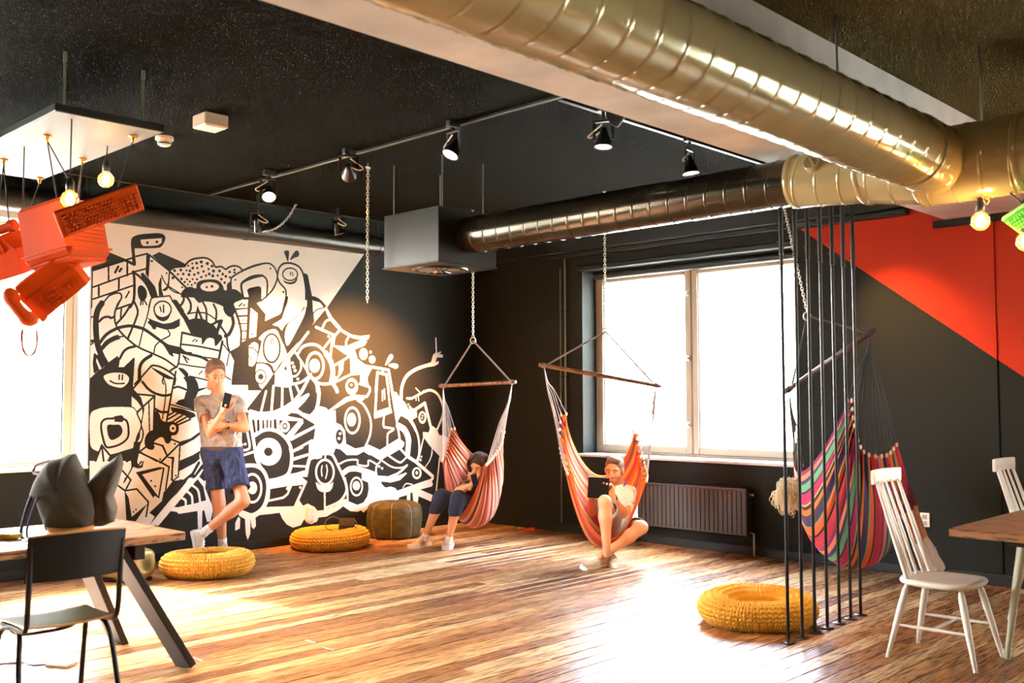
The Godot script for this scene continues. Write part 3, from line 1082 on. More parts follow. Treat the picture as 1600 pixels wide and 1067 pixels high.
func mural_middle() -> void:
	tile(130, 470)
	S(0, 54, [240, 30, 190, 110, 165, 220, 165, 400, 185, 560, 230, 690, 290, 800])
	S(0, 18, [470, 0, 410, 130, 405, 250, 430, 330])
	S(0, 18, [430, 330, 480, 400, 570, 490, 700, 590, 900, 680, 1050, 750, 1190, 850])
	S(0, 30, [210, 540, 300, 430, 430, 355, 550, 325, 640, 325, 770, 360, 880, 430, 1000, 520, 1060, 560])
	F(0, [1000, 520, 1100, 560, 1231, 590, 1260, 640, 1231, 690, 1150, 670, 1160, 720, 1120, 690, 1060, 590])
	S(0, 22, [205, 265, 260, 215, 330, 205, 350, 220, 400, 205])
	S(0, 34, [245, 600, 300, 530, 380, 480, 440, 458])
	L(0, 14, [440, 465, 510, 455])
	S(0, 13, [230, 645, 320, 550, 400, 505, 470, 480])
	S(0, 24, [470, 740, 520, 650, 580, 605, 660, 585])
	S(0, 32, [720, 1000, 725, 860, 770, 770, 870, 700])
	L(0, 18, [430, 105, 600, 45])
	L(0, 16, [490, 95, 480, 210])
	S(0, 20, [610, 50, 520, 190, 430, 290])
	S(0, 20, [650, 0, 700, 130, 670, 250, 620, 370, 570, 490])
	S(0, 12, [865, 0, 815, 220, 770, 360, 715, 590])
	B(0, [912, 160, 980, 215, 1060, 210, 1115, 180, 1080, 240, 1020, 262, 950, 230])
	O(1, 1018, 110, 108, 106)
	R(0, 18, 1018, 110, 110, 106)
	L(0, 13, [985, 75, 1000, 135])
	L(0, 15, [1030, 55, 1030, 145])
	F(0, [808, 208, 900, 250, 1030, 295, 1130, 280, 1240, 225, 1240, 320, 1170, 360, 1060, 370, 940, 335, 930, 365, 895, 365, 870, 320, 825, 280, 850, 245])
	S(0, 13, [1085, 370, 1110, 440, 1010, 500])
	S(0, 13, [975, 525, 925, 580, 905, 680])
	F(0, [85, 1000, 145, 940, 200, 890, 170, 800, 240, 870, 310, 800, 440, 705, 470, 760, 455, 850, 520, 850, 650, 725, 662, 740, 640, 1067, 75, 1067])
	F(0, [150, 690, 230, 690, 310, 800, 235, 870, 205, 890, 145, 930, 135, 860])
	F(1, [172, 735, 235, 865, 208, 888, 165, 775])
	S(0, 18, [860, 845, 900, 828, 1000, 850, 1120, 920, 1180, 980, 1170, 1075])
	B(0, [870, 850, 960, 890, 1100, 960, 1172, 1000, 1080, 1000, 960, 930])
	L(0, 16, [860, 850, 740, 985, 660, 1067])
	S(0, 20, [1190, 850, 1140, 880, 1110, 905])
	S(0, 14, [1030, 985, 1015, 1030, 1030, 1067])
	L(0, 14, [100, 212, 160, 190])
	L(0, 26, [100, 515, 160, 510])
	S(0, 14, [100, 560, 135, 530])
	S(0, 24, [150, 690, 140, 800, 150, 910])
	L(0, 12, [95, 0, 78, 1067])
	tile(250, 470)
	F(0, [150, 0, 200, 0, 280, 100, 370, 230, 400, 430, 300, 230, 270, 190])
	B(0, [340, 195, 370, 240, 440, 225, 560, 235, 650, 290, 730, 250, 800, 240, 800, 280, 750, 410, 785, 440, 800, 480, 780, 510, 710, 580, 690, 490, 610, 480, 540, 560, 525, 470, 400, 430])
	F(1, [690, 310, 745, 280, 725, 355])
	F(1, [750, 430, 785, 345, 805, 430])
	F(0, [440, 240, 480, 60, 555, 240, 525, 245, 485, 140, 465, 240])
	S(0, 34, [930, 210, 940, 300, 890, 420, 840, 450])
	S(0, 24, [960, 110, 1010, 250, 1040, 400, 1035, 560])
	S(0, 20, [780, 330, 850, 440, 865, 560, 890, 650])
	L(0, 18, [283, 405, 262, 600, 238, 800, 215, 850])
	L(0, 22, [290, 408, 520, 462])
	S(0, 17, [265, 555, 500, 585, 765, 640])
	L(0, 22, [800, 520, 755, 740])
	F(0, [0, 510, 100, 560, 260, 600, 300, 650, 230, 680, 150, 660, 170, 720, 120, 690, 60, 590])
	S(0, 26, [250, 655, 400, 690, 520, 718, 610, 765])
	S(0, 16, [260, 605, 330, 660, 400, 668])
	L(0, 14, [295, 700, 350, 790])
	L(0, 13, [310, 710, 370, 755])
	S(0, 13, [515, 715, 620, 730, 750, 745])
	L(0, 13, [240, 805, 400, 835, 600, 860])
	L(0, 10, [455, 490, 415, 520])
	L(0, 12, [480, 505, 460, 520])
	L(0, 10, [540, 900, 500, 940])
	L(0, 13, [380, 965, 620, 1020])
	B(0, [235, 868, 300, 870, 360, 930, 370, 970, 440, 985, 490, 1080, 480, 1180, 360, 1180, 330, 990])
	L(0, 12, [800, 540, 890, 660, 855, 830])
	F(0, [890, 650, 950, 770, 920, 1000, 915, 1080, 1140, 1080, 1140, 480, 1050, 530, 1000, 590])
	L(0, 13, [905, 1010, 840, 970])
	L(0, 13, [970, 105, 1130, 95])
	L(0, 13, [980, 195, 1130, 185])
	L(0, 13, [1000, 295, 1110, 290])
	L(0, 13, [1040, 390, 1110, 385])
	L(0, 13, [1050, 495, 1110, 490])
	L(0, 30, [1145, 0, 1122, 490])
	L(0, 11, [1052, 35, 1015, 70])
	L(0, 13, [1085, 45, 1070, 62])
	L(0, 9, [1078, 235, 1058, 255])
	# lower left of the white ground
	tile(130, 590)
	F(0, [50, 0, 640, 0, 640, 140, 740, 250, 785, 400, 750, 610, 772, 720, 735, 850, 720, 930, 690, 1067, 30, 1067])
	B(1, [262, -10, 320, -50, 425, -65, 530, -50, 585, 0, 570, 70, 500, 125, 420, 120, 320, 80])
	L(0, 15, [465, -35, 460, 20])
	L(0, 15, [505, -35, 500, 25])
	S(0, 15, [345, 40, 400, 70, 470, 77, 525, 72])
	B(1, [90, 480, 180, 405, 320, 378, 580, 378, 650, 400, 690, 460, 745, 610, 680, 790, 650, 890, 540, 930, 345, 985, 240, 960, 110, 900, 85, 750])
	S(0, 20, [390, 522, 290, 530, 240, 570, 230, 640, 250, 760, 290, 880, 360, 890, 480, 850, 570, 770, 580, 650, 560, 560, 520, 530])
	F(0, [395, 495, 490, 480, 515, 500, 527, 535, 500, 570, 405, 565])
	B(0, [310, 615, 390, 603, 470, 608, 505, 680, 470, 750, 370, 800, 320, 740])
	F(1, [160, 1067, 240, 870, 350, 1010, 300, 1067])
	L(0, 18, [160, 1067, 238, 865, 262, 1067])
	L(0, 18, [238, 868, 355, 1010])
	F(1, [622, 240, 690, 300, 750, 385, 695, 435, 650, 380, 622, 368])
	F(1, [755, 400, 760, 480, 735, 580, 700, 460])
	S(1, 26, [690, 850, 735, 780, 745, 700, 735, 650])
	S(0, 14, [745, 615, 770, 720, 740, 830, 690, 870])
	S(0, 14, [690, 460, 745, 615, 690, 760, 665, 880])
	L(0, 18, [640, 140, 740, 25])
	L(0, 18, [700, 212, 915, 232, 905, 660])
	L(0, 18, [912, 240, 780, 360, 695, 440])
	L(0, 13, [842, 320, 850, 675])
	S(0, 24, [760, 55, 830, 140, 920, 200, 1040, 230, 1125, 215])
	L(0, 18, [1188, -80, 1130, 220, 1070, 560])
	S(0, 12, [1025, -10, 1060, 120, 1050, 300, 1015, 530])
	S(0, 24, [920, 400, 1000, 440, 1090, 440])
	L(0, 18, [735, 940, 800, 890])
	tile(200, 590)
	F(0, [705, -10, 790, 130, 740, 190, 720, 270, 650, 290, 605, 335, 850, 420, 850, 300, 900, 180, 1040, 120, 910, 140, 880, 40, 850, -10])
	S(0, 20, [590, 130, 650, 118, 770, 165])
	F(0, [545, 375, 700, 400, 850, 455, 872, 495, 790, 530, 740, 490, 560, 430])
	F(0, [545, 335, 870, 425, 870, 440, 540, 352])
	for e in [[525, 480, 590, 440], [520, 530, 645, 455], [580, 560, 700, 480], [620, 580, 750, 505], [640, 605, 800, 535]]:
		L(0, 16, e)
	F(0, [650, 825, 800, 780, 940, 680, 935, 720, 850, 790, 700, 870, 660, 880])
	F(0, [690, 1080, 925, 935, 915, 1005, 800, 1080])
	L(0, 16, [560, 792, 660, 832])
	L(0, 16, [660, 850, 430, 1080])
	L(0, 14, [667, 860, 655, 1080])
	L(0, 14, [330, 835, 440, 875, 500, 1000])
	L(0, 15, [130, 940, 370, 1072])
	F(0, [510, 1015, 592, 1015, 592, 1080, 570, 1080, 565, 1035, 510, 1030])
	dots(0, [600, 848, 12, 412, 1045, 12])
	B(0, [345, 440, 400, 460, 430, 540, 500, 570, 560, 560, 640, 600, 650, 670, 620, 730, 560, 745, 555, 800, 520, 845, 480, 830, 450, 770, 400, 770, 330, 830, 340, 890, 310, 925, 250, 910, 215, 860, 220, 770, 270, 690, 330, 650])
	O(1, 575, 650, 42, 50)
	dots(0, [577, 650, 17])
	F(0, [80, 890, 155, 855, 150, 930, 120, 1067, 40, 1067, 60, 955, 0, 975, 0, 930])

func mural_lower() -> void:
	tile(170, 690, 7.11)
	F(0, [0, 170, 120, 130, 270, 80, 280, 0, 345, 0, 340, 45, 315, 150, 320, 240, 345, 265, 385, 258, 370, 290, 320, 298, 272, 280, 240, 340, 180, 450, 158, 465, 180, 400, 210, 370, 250, 290, 248, 205, 190, 235, 188, 215, 255, 190, 262, 140, 160, 180, 0, 230])
	L(0, 13, [362, 220, 340, 250])
	L(0, 13, [382, 225, 365, 265])
	L(0, 14, [320, 110, 580, 230, 670, 280, 632, 530])
	L(0, 14, [570, 235, 790, 20])
	L(0, 14, [505, 18, 600, 45, 650, 160])
	F(0, [655, 172, 725, 175, 715, 300, 712, 440, 690, 430, 700, 195])
	L(0, 12, [790, 30, 772, 390, 710, 435])
	dots(0, [735, 22, 10, 570, 192, 9, 745, 378, 11])
	F(0, [300, 340, 560, 282, 620, 290, 560, 632, 510, 600, 495, 625])
	F(1, [370, 365, 600, 300, 548, 607])
	dots(0, [470, 435, 11, 515, 495, 11])
	L(0, 14, [140, 310, 245, 425, 185, 540])
	L(0, 14, [100, 485, 180, 545, 310, 525, 440, 670, 415, 830])
	F(0, [175, 545, 220, 620, 255, 835, 430, 690, 300, 885, 195, 870])
	dots(0, [275, 780, 10, 303, 755, 10])
	F(0, [640, 530, 700, 450, 712, 435, 800, 425, 870, 440, 885, 455, 690, 640, 540, 820, 460, 920, 510, 830, 450, 790, 590, 660, 610, 560])
	F(0, [790, 210, 1000, 120, 1010, 190, 960, 235, 780, 330])
	L(0, 24, [1000, 235, 920, 380, 960, 385, 1040, 270])
	F(0, [770, 420, 830, 420, 930, 340, 960, 390, 890, 405, 860, 440])
	F(1, [1050, 315, 1000, 400, 550, 935, 480, 920, 880, 425, 960, 400, 1040, 300])
	F(0, [1058, 330, 1010, 400, 690, 770, 560, 940, 1210, 1070, 1210, 330])
	F(1, [700, 720, 760, 730, 980, 680, 1080, 650, 1050, 500, 980, 410, 1010, 395, 1060, 440, 1080, 420, 1072, 520, 1160, 740, 1130, 890, 1090, 890, 1060, 760, 1038, 770, 1035, 965, 990, 970, 985, 770, 780, 802, 752, 780, 690, 772])
	S(1, 24, [920, 480, 990, 540, 1015, 670])
	S(1, 24, [860, 545, 920, 600, 930, 690])
	S(1, 24, [800, 620, 850, 650, 855, 700])
	F(1, [1130, 900, 1210, 760, 1210, 900, 1170, 940])
	# wheels, smile and lantern below the hot spots
	tile(370, 590)
	F(1, [-120, 165, 265, 190, 120, 395, 100, 410, -120, 410])
	L(1, 28, [375, 175, 310, 440])
	L(1, 32, [470, 110, 445, 420])
	L(1, 32, [585, 110, 580, 400])
	L(1, 32, [680, 110, 715, 290])
	L(1, 30, [760, 100, 800, 190])
	F(1, [130, 450, 170, 405, 290, 440, 460, 430, 600, 370, 720, 290, 800, 190, 900, 20, 940, 10, 850, 190, 790, 265, 870, 220, 920, 195, 935, 220, 880, 300, 780, 400, 850, 450, 960, 480, 1020, 480, 1040, 400, 1085, 370, 1140, 385, 1180, 420, 1231, 390, 1260, 660, 1231, 900, 1120, 960, 1080, 1030, 1000, 1040, 910, 1067, 930, 960, 990, 770, 1010, 630, 990, 590, 870, 520, 780, 460, 700, 450, 640, 490, 850, 530, 830, 560, 640, 550, 520, 545, 200, 545, 165, 540, 150, 500])
	S(1, 44, [1030, 80, 1055, 200, 1030, 380, 990, 450])
	S(1, 28, [990, 440, 950, 480])
	L(1, 40, [165, 500, 205, 740, 240, 960])
	F(1, [195, 540, 545, 540, 550, 660, 600, 720, 560, 730, 430, 665, 330, 680, 230, 760])
	for e in [[275, 555, 278, 690, 28], [340, 555, 340, 665, 20], [390, 550, 390, 652, 20], [435, 555, 435, 648, 18], [490, 550, 495, 660, 30], [212, 550, 230, 690, 24]]:
		L(0, e[4], [e[0], e[1], e[2], e[3]])
	S(1, 42, [235, 740, 330, 680, 430, 665, 540, 700, 640, 790, 700, 920, 705, 1067])
	O(1, 410, 950, 165, 178)
	O(0, 405, 950, 55, 55)
	O(1, 617, 625, 62, 76)
	O(0, 617, 622, 32, 42)
	O(1, 617, 620, 18, 22)
	F(1, [630, 740, 790, 560, 845, 530, 855, 580, 720, 750, 1010, 605, 1020, 640, 700, 810, 640, 790])
	L(1, 28, [720, 940, 965, 805])
	L(1, 28, [730, 1050, 940, 980])
	S(1, 28, [130, 680, 165, 870, 140, 920, 60, 930, 30, 900])
	dots(1, [63, 858, 18, 107, 853, 18])
	L(1, 30, [50, 1005, 235, 945])
	tile(370, 700)
	S(1, 45, [690, 0, 705, 100, 690, 250, 640, 350, 520, 400, 410, 420])
	S(1, 40, [235, 0, 245, 110, 285, 210, 330, 280])
	S(1, 46, [110, 225, 230, 225, 320, 270, 380, 370, 400, 510, 370, 690, 300, 800, 190, 860, 90, 830, 0, 790])
	R(1, 30, 200, 515, 115, 180)
	O(1, 200, 510, 62, 82)
	F(1, [400, 410, 560, 400, 690, 330, 860, 300, 820, 360, 905, 430, 800, 670, 850, 740, 910, 710, 1000, 760, 1040, 810, 1130, 800, 1231, 750, 1231, 830, 1150, 880, 1050, 890, 1030, 940, 960, 975, 900, 960, 865, 910, 820, 990, 720, 1020, 640, 980, 580, 900, 550, 830, 290, 860, 240, 890, 245, 1000, 215, 1040, 190, 1010, 175, 910, 172, 1100, 140, 1180, 115, 1100, 105, 910, 30, 870, 0, 790, 100, 805, 200, 845, 330, 760, 390, 600, 400, 510])
	F(0, [430, 525, 640, 490, 670, 510, 640, 580, 590, 620, 420, 660])
	F(0, [405, 690, 600, 650, 660, 600, 710, 485, 855, 470, 730, 745, 375, 755])
	dots(1, [650, 520, 19, 815, 505, 17])
	S(1, 46, [960, 60, 915, 200, 890, 340])
	L(1, 28, [720, 45, 840, -10])
	L(1, 28, [730, 135, 920, 80])
	L(1, 26, [725, 230, 880, 235])
	F(1, [700, 335, 870, 285, 910, 300, 905, 370, 830, 370])
	F(1, [-20, 960, 20, 880, 42, 900, 40, 1030, -20, 1060])

func mural_right() -> void:
	# white lines on the black ground right of the diagonal
	tile(380, 480)
	L(1, 30, [835, 318, 640, 580, 560, 680, 415, 855])
	L(1, 32, [1060, 15, 1130, 140, 1240, 265])
	S(1, 25, [1130, 155, 1060, 180, 1015, 270])
	L(1, 30, [935, 255, 1150, 350, 1120, 620])
	L(1, 26, [1130, 400, 1030, 530])
	S(1, 28, [1231, 300, 1170, 380, 1155, 490])
	dots(1, [1095, 375, 14])
	S(1, 32, [700, 600, 760, 510, 870, 475, 970, 500, 1060, 590])
	S(1, 62, [1060, 590, 1125, 700, 1150, 830, 1130, 960])
	S(1, 32, [900, 930, 960, 970, 1050, 985, 1140, 965, 1180, 900])
	R(1, 32, 922, 750, 108, 168)
	O(1, 915, 750, 68, 88)
	L(1, 26, [660, 565, 750, 700, 860, 880])
	S(1, 24, [740, 690, 740, 790, 690, 870, 630, 890])
	F(1, [410, 860, 560, 670, 605, 645, 600, 720, 630, 890, 640, 1000, 560, 1030, 400, 1010])
	F(0, [545, 740, 565, 808, 520, 800])
	dots(1, [630, 715, 20, 650, 765, 20, 665, 812, 20, 700, 920, 18])
	S(1, 30, [640, 985, 740, 960, 830, 900, 870, 860])
	L(1, 30, [850, 890, 760, 1067])
	S(1, 40, [880, 900, 940, 980, 955, 1080])
	S(1, 44, [1150, 980, 1190, 1040, 1205, 1080])
	tile(480, 480)
	S(1, 34, [245, 25, 300, 140, 420, 280, 560, 365])
	F(1, [330, 490, 500, 500, 640, 440, 700, 420, 620, 405, 545, 380, 560, 350, 680, 370, 800, 355, 790, 400, 740, 435, 770, 440, 735, 490, 610, 540, 645, 660, 740, 735, 850, 755, 800, 840, 770, 910, 785, 990, 680, 990, 680, 850, 560, 860, 550, 640, 440, 570])
	S(1, 25, [530, 380, 500, 440, 500, 500])
	S(1, 26, [420, 285, 345, 380, 335, 490])
	O(1, 722, 600, 55, 75)
	O(1, 812, 575, 15, 20)
	O(1, 832, 670, 42, 50)
	B(1, [1000, 738, 1020, 680, 1050, 620, 1080, 600, 1102, 640, 1060, 700, 1010, 742])
	B(1, [1040, 745, 1090, 720, 1150, 728, 1168, 760, 1140, 788, 1090, 772])
	L(1, 25, [360, 740, 540, 630])
	L(1, 26, [340, 970, 560, 860, 680, 850])
	F(1, [400, 720, 470, 690, 460, 810, 400, 880, 408, 770])
	L(1, 20, [360, 935, 440, 830])
	L(1, 32, [830, 765, 1045, 805, 1092, 1080])
	L(1, 30, [878, 1080, 900, 835, 1015, 865, 1042, 1080])
	L(1, 24, [970, 790, 965, 850])
	tile(500, 580)
	F(1, [110, 500, 330, 335, 430, 300, 580, 310, 605, 320, 540, 380, 450, 360, 350, 390, 200, 480])
	S(1, 28, [600, 325, 640, 250, 630, 200, 590, 185, 510, 160])
	O(1, 408, 195, 80, 106)
	O(0, 403, 180, 47, 50)
	dots(1, [402, 175, 15])
	S(1, 25, [480, 370, 560, 430, 630, 560, 655, 680, 640, 820, 590, 950])
	R(1, 26, 415, 630, 94, 164)
	O(1, 405, 620, 56, 86)
	F(1, [-60, 450, 20, 450, 60, 470, 110, 510, 200, 500, 205, 660, 270, 690, 320, 760, 335, 930, 450, 990, 560, 970, 610, 935, 770, 1010, 1000, 880, 1085, 915, 1070, 970, 900, 1075, -60, 1075])
	O(0, 250, 840, 48, 95)
	dots(1, [258, 800, 17, 243, 862, 19])
	F(0, [200, 988, 260, 1000, 345, 1075, 165, 1075])
	F(0, [470, 1080, 560, 1030, 640, 1080])
	L(1, 30, [738, 15, 705, 580])
	F(1, [690, 565, 720, 515, 905, 455, 925, 530, 830, 570, 700, 608])
	L(1, 22, [850, 35, 897, 460])
	L(1, 24, [735, 10, 860, 40])
	L(1, 17, [800, 250, 800, 375])
	L(1, 17, [825, 230, 830, 355])
	L(1, 28, [880, -10, 1020, 855])
	S(1, 24, [820, 570, 815, 700, 850, 720, 945, 740, 880, 790, 865, 830, 865, 960])
	F(1, [920, 255, 980, 270, 1020, 340, 1090, 400, 1140, 500, 1190, 600, 1120, 615, 1030, 560, 1000, 635, 970, 520])
	S(1, 72, [1005, 700, 1080, 750, 1130, 870, 1125, 1040])
	S(1, 24, [1130, 600, 1190, 690, 1231, 770])
	tile(600, 520, 5.333)
	S(1, 27, [142, 570, 150, 450, 190, 360, 270, 302, 385, 262])
	F(1, [365, 285, 395, 235, 410, 180, 430, 165, 492, 182, 490, 207, 442, 205, 430, 245, 457, 232, 455, 257, 420, 277])
	L(1, 13, [432, 45, 437, 172])
	L(1, 10, [440, 175, 472, 160])
	F(1, [70, 490, 110, 510, 165, 580, 205, 640, 230, 625, 270, 640, 277, 700, 240, 722, 200, 715, 140, 690, 110, 740, 95, 650])
	S(1, 20, [330, 490, 390, 478, 450, 515, 490, 610, 488, 690, 445, 800])
	S(1, 18, [335, 490, 280, 520, 230, 545, 193, 545])
	L(1, 10, [265, 460, 300, 497])
	L(1, 8, [266, 530, 268, 562])
	L(1, 8, [285, 530, 290, 566])
	L(1, 24, [245, 650, 340, 585, 390, 785])
	dots(1, [203, 597, 8, 218, 620, 10])
	O(1, 320, 705, 33, 52)
	O(0, 320, 702, 18, 32)
	dots(1, [321, 692, 7, 318, 712, 7])
	F(1, [395, 770, 370, 830, 325, 825, 325, 860, 380, 940, 465, 1030, 470, 1075, 605, 1075, 590, 980, 520, 860, 460, 850, 440, 800])
	S(1, 16, [215, 705, 260, 790, 290, 900, 290, 1010, 268, 1075])
	L(1, 12, [335, 860, 275, 1075])
	dots(1, [312, 1030, 8, 305, 1055, 8])
	S(1, 9, [400, 960, 400, 1010, 375, 1075])
	tile(570, 660)
	F(1, [0, 280, 190, 355, 440, 200, 510, 260, 460, 320, 200, 490, 0, 370])
	S(1, 68, [430, 40, 510, 90, 562, 200, 562, 300, 550, 420])
	L(1, 30, [440, 320, 540, 430])
	L(1, 42, [540, 430, 650, 500, 870, 690])
	S(1, 24, [310, 430, 440, 510, 490, 490, 540, 440])
	S(1, 20, [620, 20, 680, 150, 700, 300, 680, 490])
	L(1, 18, [755, 190, 690, 480])
	dots(1, [725, 440, 13, 715, 485, 13])
	S(1, 13, [865, 340, 840, 470, 770, 580])
	S(1, 24, [195, 505, 150, 560, 145, 670])
	S(1, 20, [220, 490, 350, 570, 470, 580, 545, 545])
	F(1, [-40, 605, 150, 680, 300, 690, 420, 640, 540, 540, 550, 560, 480, 630, 400, 690, 530, 640, 540, 655, 450, 740, 330, 770, 210, 755, 215, 805, 270, 835, 330, 822, 390, 840, 415, 875, 620, 800, 840, 725, 865, 700, 890, 715, 860, 755, 875, 790, 860, 820, 710, 860, 870, 930, 850, 1015, 690, 945, 672, 1075, 630, 1075, 610, 895, 585, 905, 580, 1075, 540, 1075, 540, 930, 440, 960, 420, 1030, 330, 1075, -40, 1075, 40, 950, 50, 870, 45, 770, -40, 735])
	O(1, 667, 650, 62, 78)
	O(0, 667, 648, 36, 50)
	O(1, 667, 646, 17, 25)
	dots(1, [185, 565, 16, 222, 588, 16])
	S(1, 15, [490, 835, 530, 785, 610, 795])
	L(1, 20, [960, 450, 915, 890])
	tile(490, 690)
	S(1, 34, [165, 150, 240, 170, 300, 280, 380, 450, 418, 560, 415, 650, 330, 770, 160, 850])
	R(1, 28, 145, 390, 114, 158)
	B(1, [28, 520, 80, 550, 150, 556, 220, 540, 252, 520, 235, 600, 190, 642, 110, 645, 55, 610])
	S(1, 17, [110, 310, 100, 370, 108, 440])
	S(1, 17, [165, 300, 175, 380, 155, 470])
	L(1, 26, [142, 640, 145, 870])
	L(1, 20, [150, 140, 150, 225])
	F(1, [-60, 0, 280, 0, 270, 100, 245, 160, 130, 140, 100, 210, 40, 225, -60, 180])
	S(1, 22, [330, 285, 430, 240, 560, 235, 568, 292, 690, 310, 702, 245, 740, 250, 800, 285])
	S(1, 66, [385, 400, 450, 355, 540, 345, 640, 372, 790, 425])
	R(1, 24, 550, 575, 74, 114)
	O(1, 548, 565, 48, 60)
	F(1, [620, 420, 780, 430, 870, 460, 870, 540, 930, 600, 990, 575, 1050, 610, 1080, 680, 1090, 730, 1060, 790, 980, 810, 820, 800, 700, 850, 640, 910, 610, 880, 560, 900, 470, 890, 380, 830, 440, 760, 560, 810, 640, 780, 690, 700, 710, 600, 700, 520, 650, 500])
	S(1, 66, [30, 925, 160, 905, 290, 855, 400, 770])
	S(1, 28, [400, 470, 430, 600, 437, 745])
	mu_s = 8.207


# ---------------------------------------------------------------- a grid surface from a function of (u, v)
func grid(nu: int, nv: int, f: Callable, wrap_u := false) -> ArrayMesh:
	var pos := PackedVector3Array()
	var uvs := PackedVector2Array()
	var nrm := PackedVector3Array()
	var idx := PackedInt32Array()
	var w := nu + 1
	pos.resize(w * (nv + 1))
	uvs.resize(w * (nv + 1))
	nrm.resize(w * (nv + 1))
	for j in nv + 1:
		for i in w:
			pos[j * w + i] = f.call(float(i % nu if wrap_u else i) / nu, float(j) / nv)
			uvs[j * w + i] = Vector2(float(i) / nu, float(j) / nv)
	for j in nv + 1:
		for i in w:
			var ia := (i - 1 + nu) % nu if wrap_u else maxi(i - 1, 0)
			var ib := (i + 1) % nu if wrap_u else mini(i + 1, nu)
			var du := pos[j * w + ib] - pos[j * w + ia]
			var dv := pos[mini(j + 1, nv) * w + i] - pos[maxi(j - 1, 0) * w + i]
			var n := dv.cross(du)
			nrm[j * w + i] = n.normalized() if n.length_squared() > 1e-18 else Vector3.UP
	for j in nv:
		for i in nu:
			var a := j * w + i
			idx.append_array([a, a + 1, a + w, a + 1, a + w + 1, a + w])
	var arr := []
	arr.resize(Mesh.ARRAY_MAX)
	arr[Mesh.ARRAY_VERTEX] = pos
	arr[Mesh.ARRAY_NORMAL] = nrm
	arr[Mesh.ARRAY_TEX_UV] = uvs
	arr[Mesh.ARRAY_INDEX] = idx
	var m := ArrayMesh.new()
	m.add_surface_from_arrays(Mesh.PRIMITIVE_TRIANGLES, arr)
	return m


# ---------------------------------------------------------------- track lights and ceiling fittings
func spot(px: float, py: float, h: float, aim: Vector3, lit: float, chrome: bool, label: String, tint := Color(1.0, 0.78, 0.5), angle := 22.0, hang := 0.0, place := Vector3.ZERO) -> void:
	var head := fl(px, py, h) if place == Vector3.ZERO else place
	if hang > 0.0:
		head = on(px, py, 0, hang)
	var top := CEIL if hang == 0.0 else 3.75
	var t := thing("track_spotlight", label, "spotlight", head, 0.0, "spotlights on the black ceiling")
	var dir := (aim - head).normalized()
	var s := st()
	box(s, Vector3(-0.022, top - head.y - 0.055, -0.05), Vector3(0.022, top - head.y - 0.012, 0.05), 0.004)
	tube(s, [Vector3(0, top - head.y - 0.05, 0), Vector3(0, 0.115, 0)], 0.012, 8)
	obj("track_adapter", s, M.black_plastic, t)
	var side := dir.cross(Vector3.UP).normalized()
	s = st()
	for g in [-1.0, 1.0]:
		bx(s, Transform3D(frame_along(Vector3.UP, side), side * 0.064 * g + Vector3(0, 0.058, 0)), Vector3(0.007, 0.125, 0.022), 0.002)
	bx(s, Transform3D(Basis(side, Vector3.UP, side.cross(Vector3.UP)), Vector3(0, 0.118, 0)), Vector3(0.135, 0.012, 0.022), 0.003)
	obj("yoke", s, M.black_plastic, t)
	s = st()
	var fb := Transform3D(frame_along(dir), Vector3.ZERO)
	lathe(s, [Vector2(0.0, -0.075), Vector2(0.022, -0.075), Vector2(0.026, -0.05), Vector2(0.032, -0.03), Vector2(0.05, 0.015), Vector2(0.058, 0.045), Vector2(0.061, 0.05), Vector2(0.059, 0.055), Vector2(0.052, 0.05)], 24, fb)
	obj("lamp_housing", s, M.chrome_dark if chrome else M.black_plastic, t)
	s = st()
	lathe(s, [Vector2(0.0, 0.056), Vector2(0.035, 0.054), Vector2(0.053, 0.048)], 24, Transform3D(fb.basis * Basis(Vector3.RIGHT, PI), Vector3.ZERO) * Transform3D(Basis(Vector3.RIGHT, PI), Vector3.ZERO))
	obj("lamp_glass", s, M.lamp_face if lit > 0.0 else M.steel, t)
	s = st()
	var o := side * 0.07
	tube(s, spline([Vector3(0, 0.10, 0) + side * 0.01, side * 0.05 + Vector3(0, 0.07, 0), side * 0.105 + Vector3(0, 0.03, 0), side * 0.075 - dir * 0.03 + Vector3(0, -0.005, 0), -dir * 0.07]), 0.0055, 6)
	obj("flex_cable", s, M.white_plastic, t)
	if lit > 0.0:
		var l := SpotLight3D.new()
		l.name = "spot_light"
		l.light_color = tint
		l.light_energy = lit
		l.light_size = 0.04
		l.spot_angle = angle
		l.spot_angle_attenuation = 1.0
		l.spot_range = 20.0
		l.spot_attenuation = 2.0
		l.shadow_enabled = true
		add_child(l)
		l.look_at_from_position(head + dir * 0.066, aim, Vector3.UP if absf(dir.y) < 0.98 else Vector3.RIGHT)

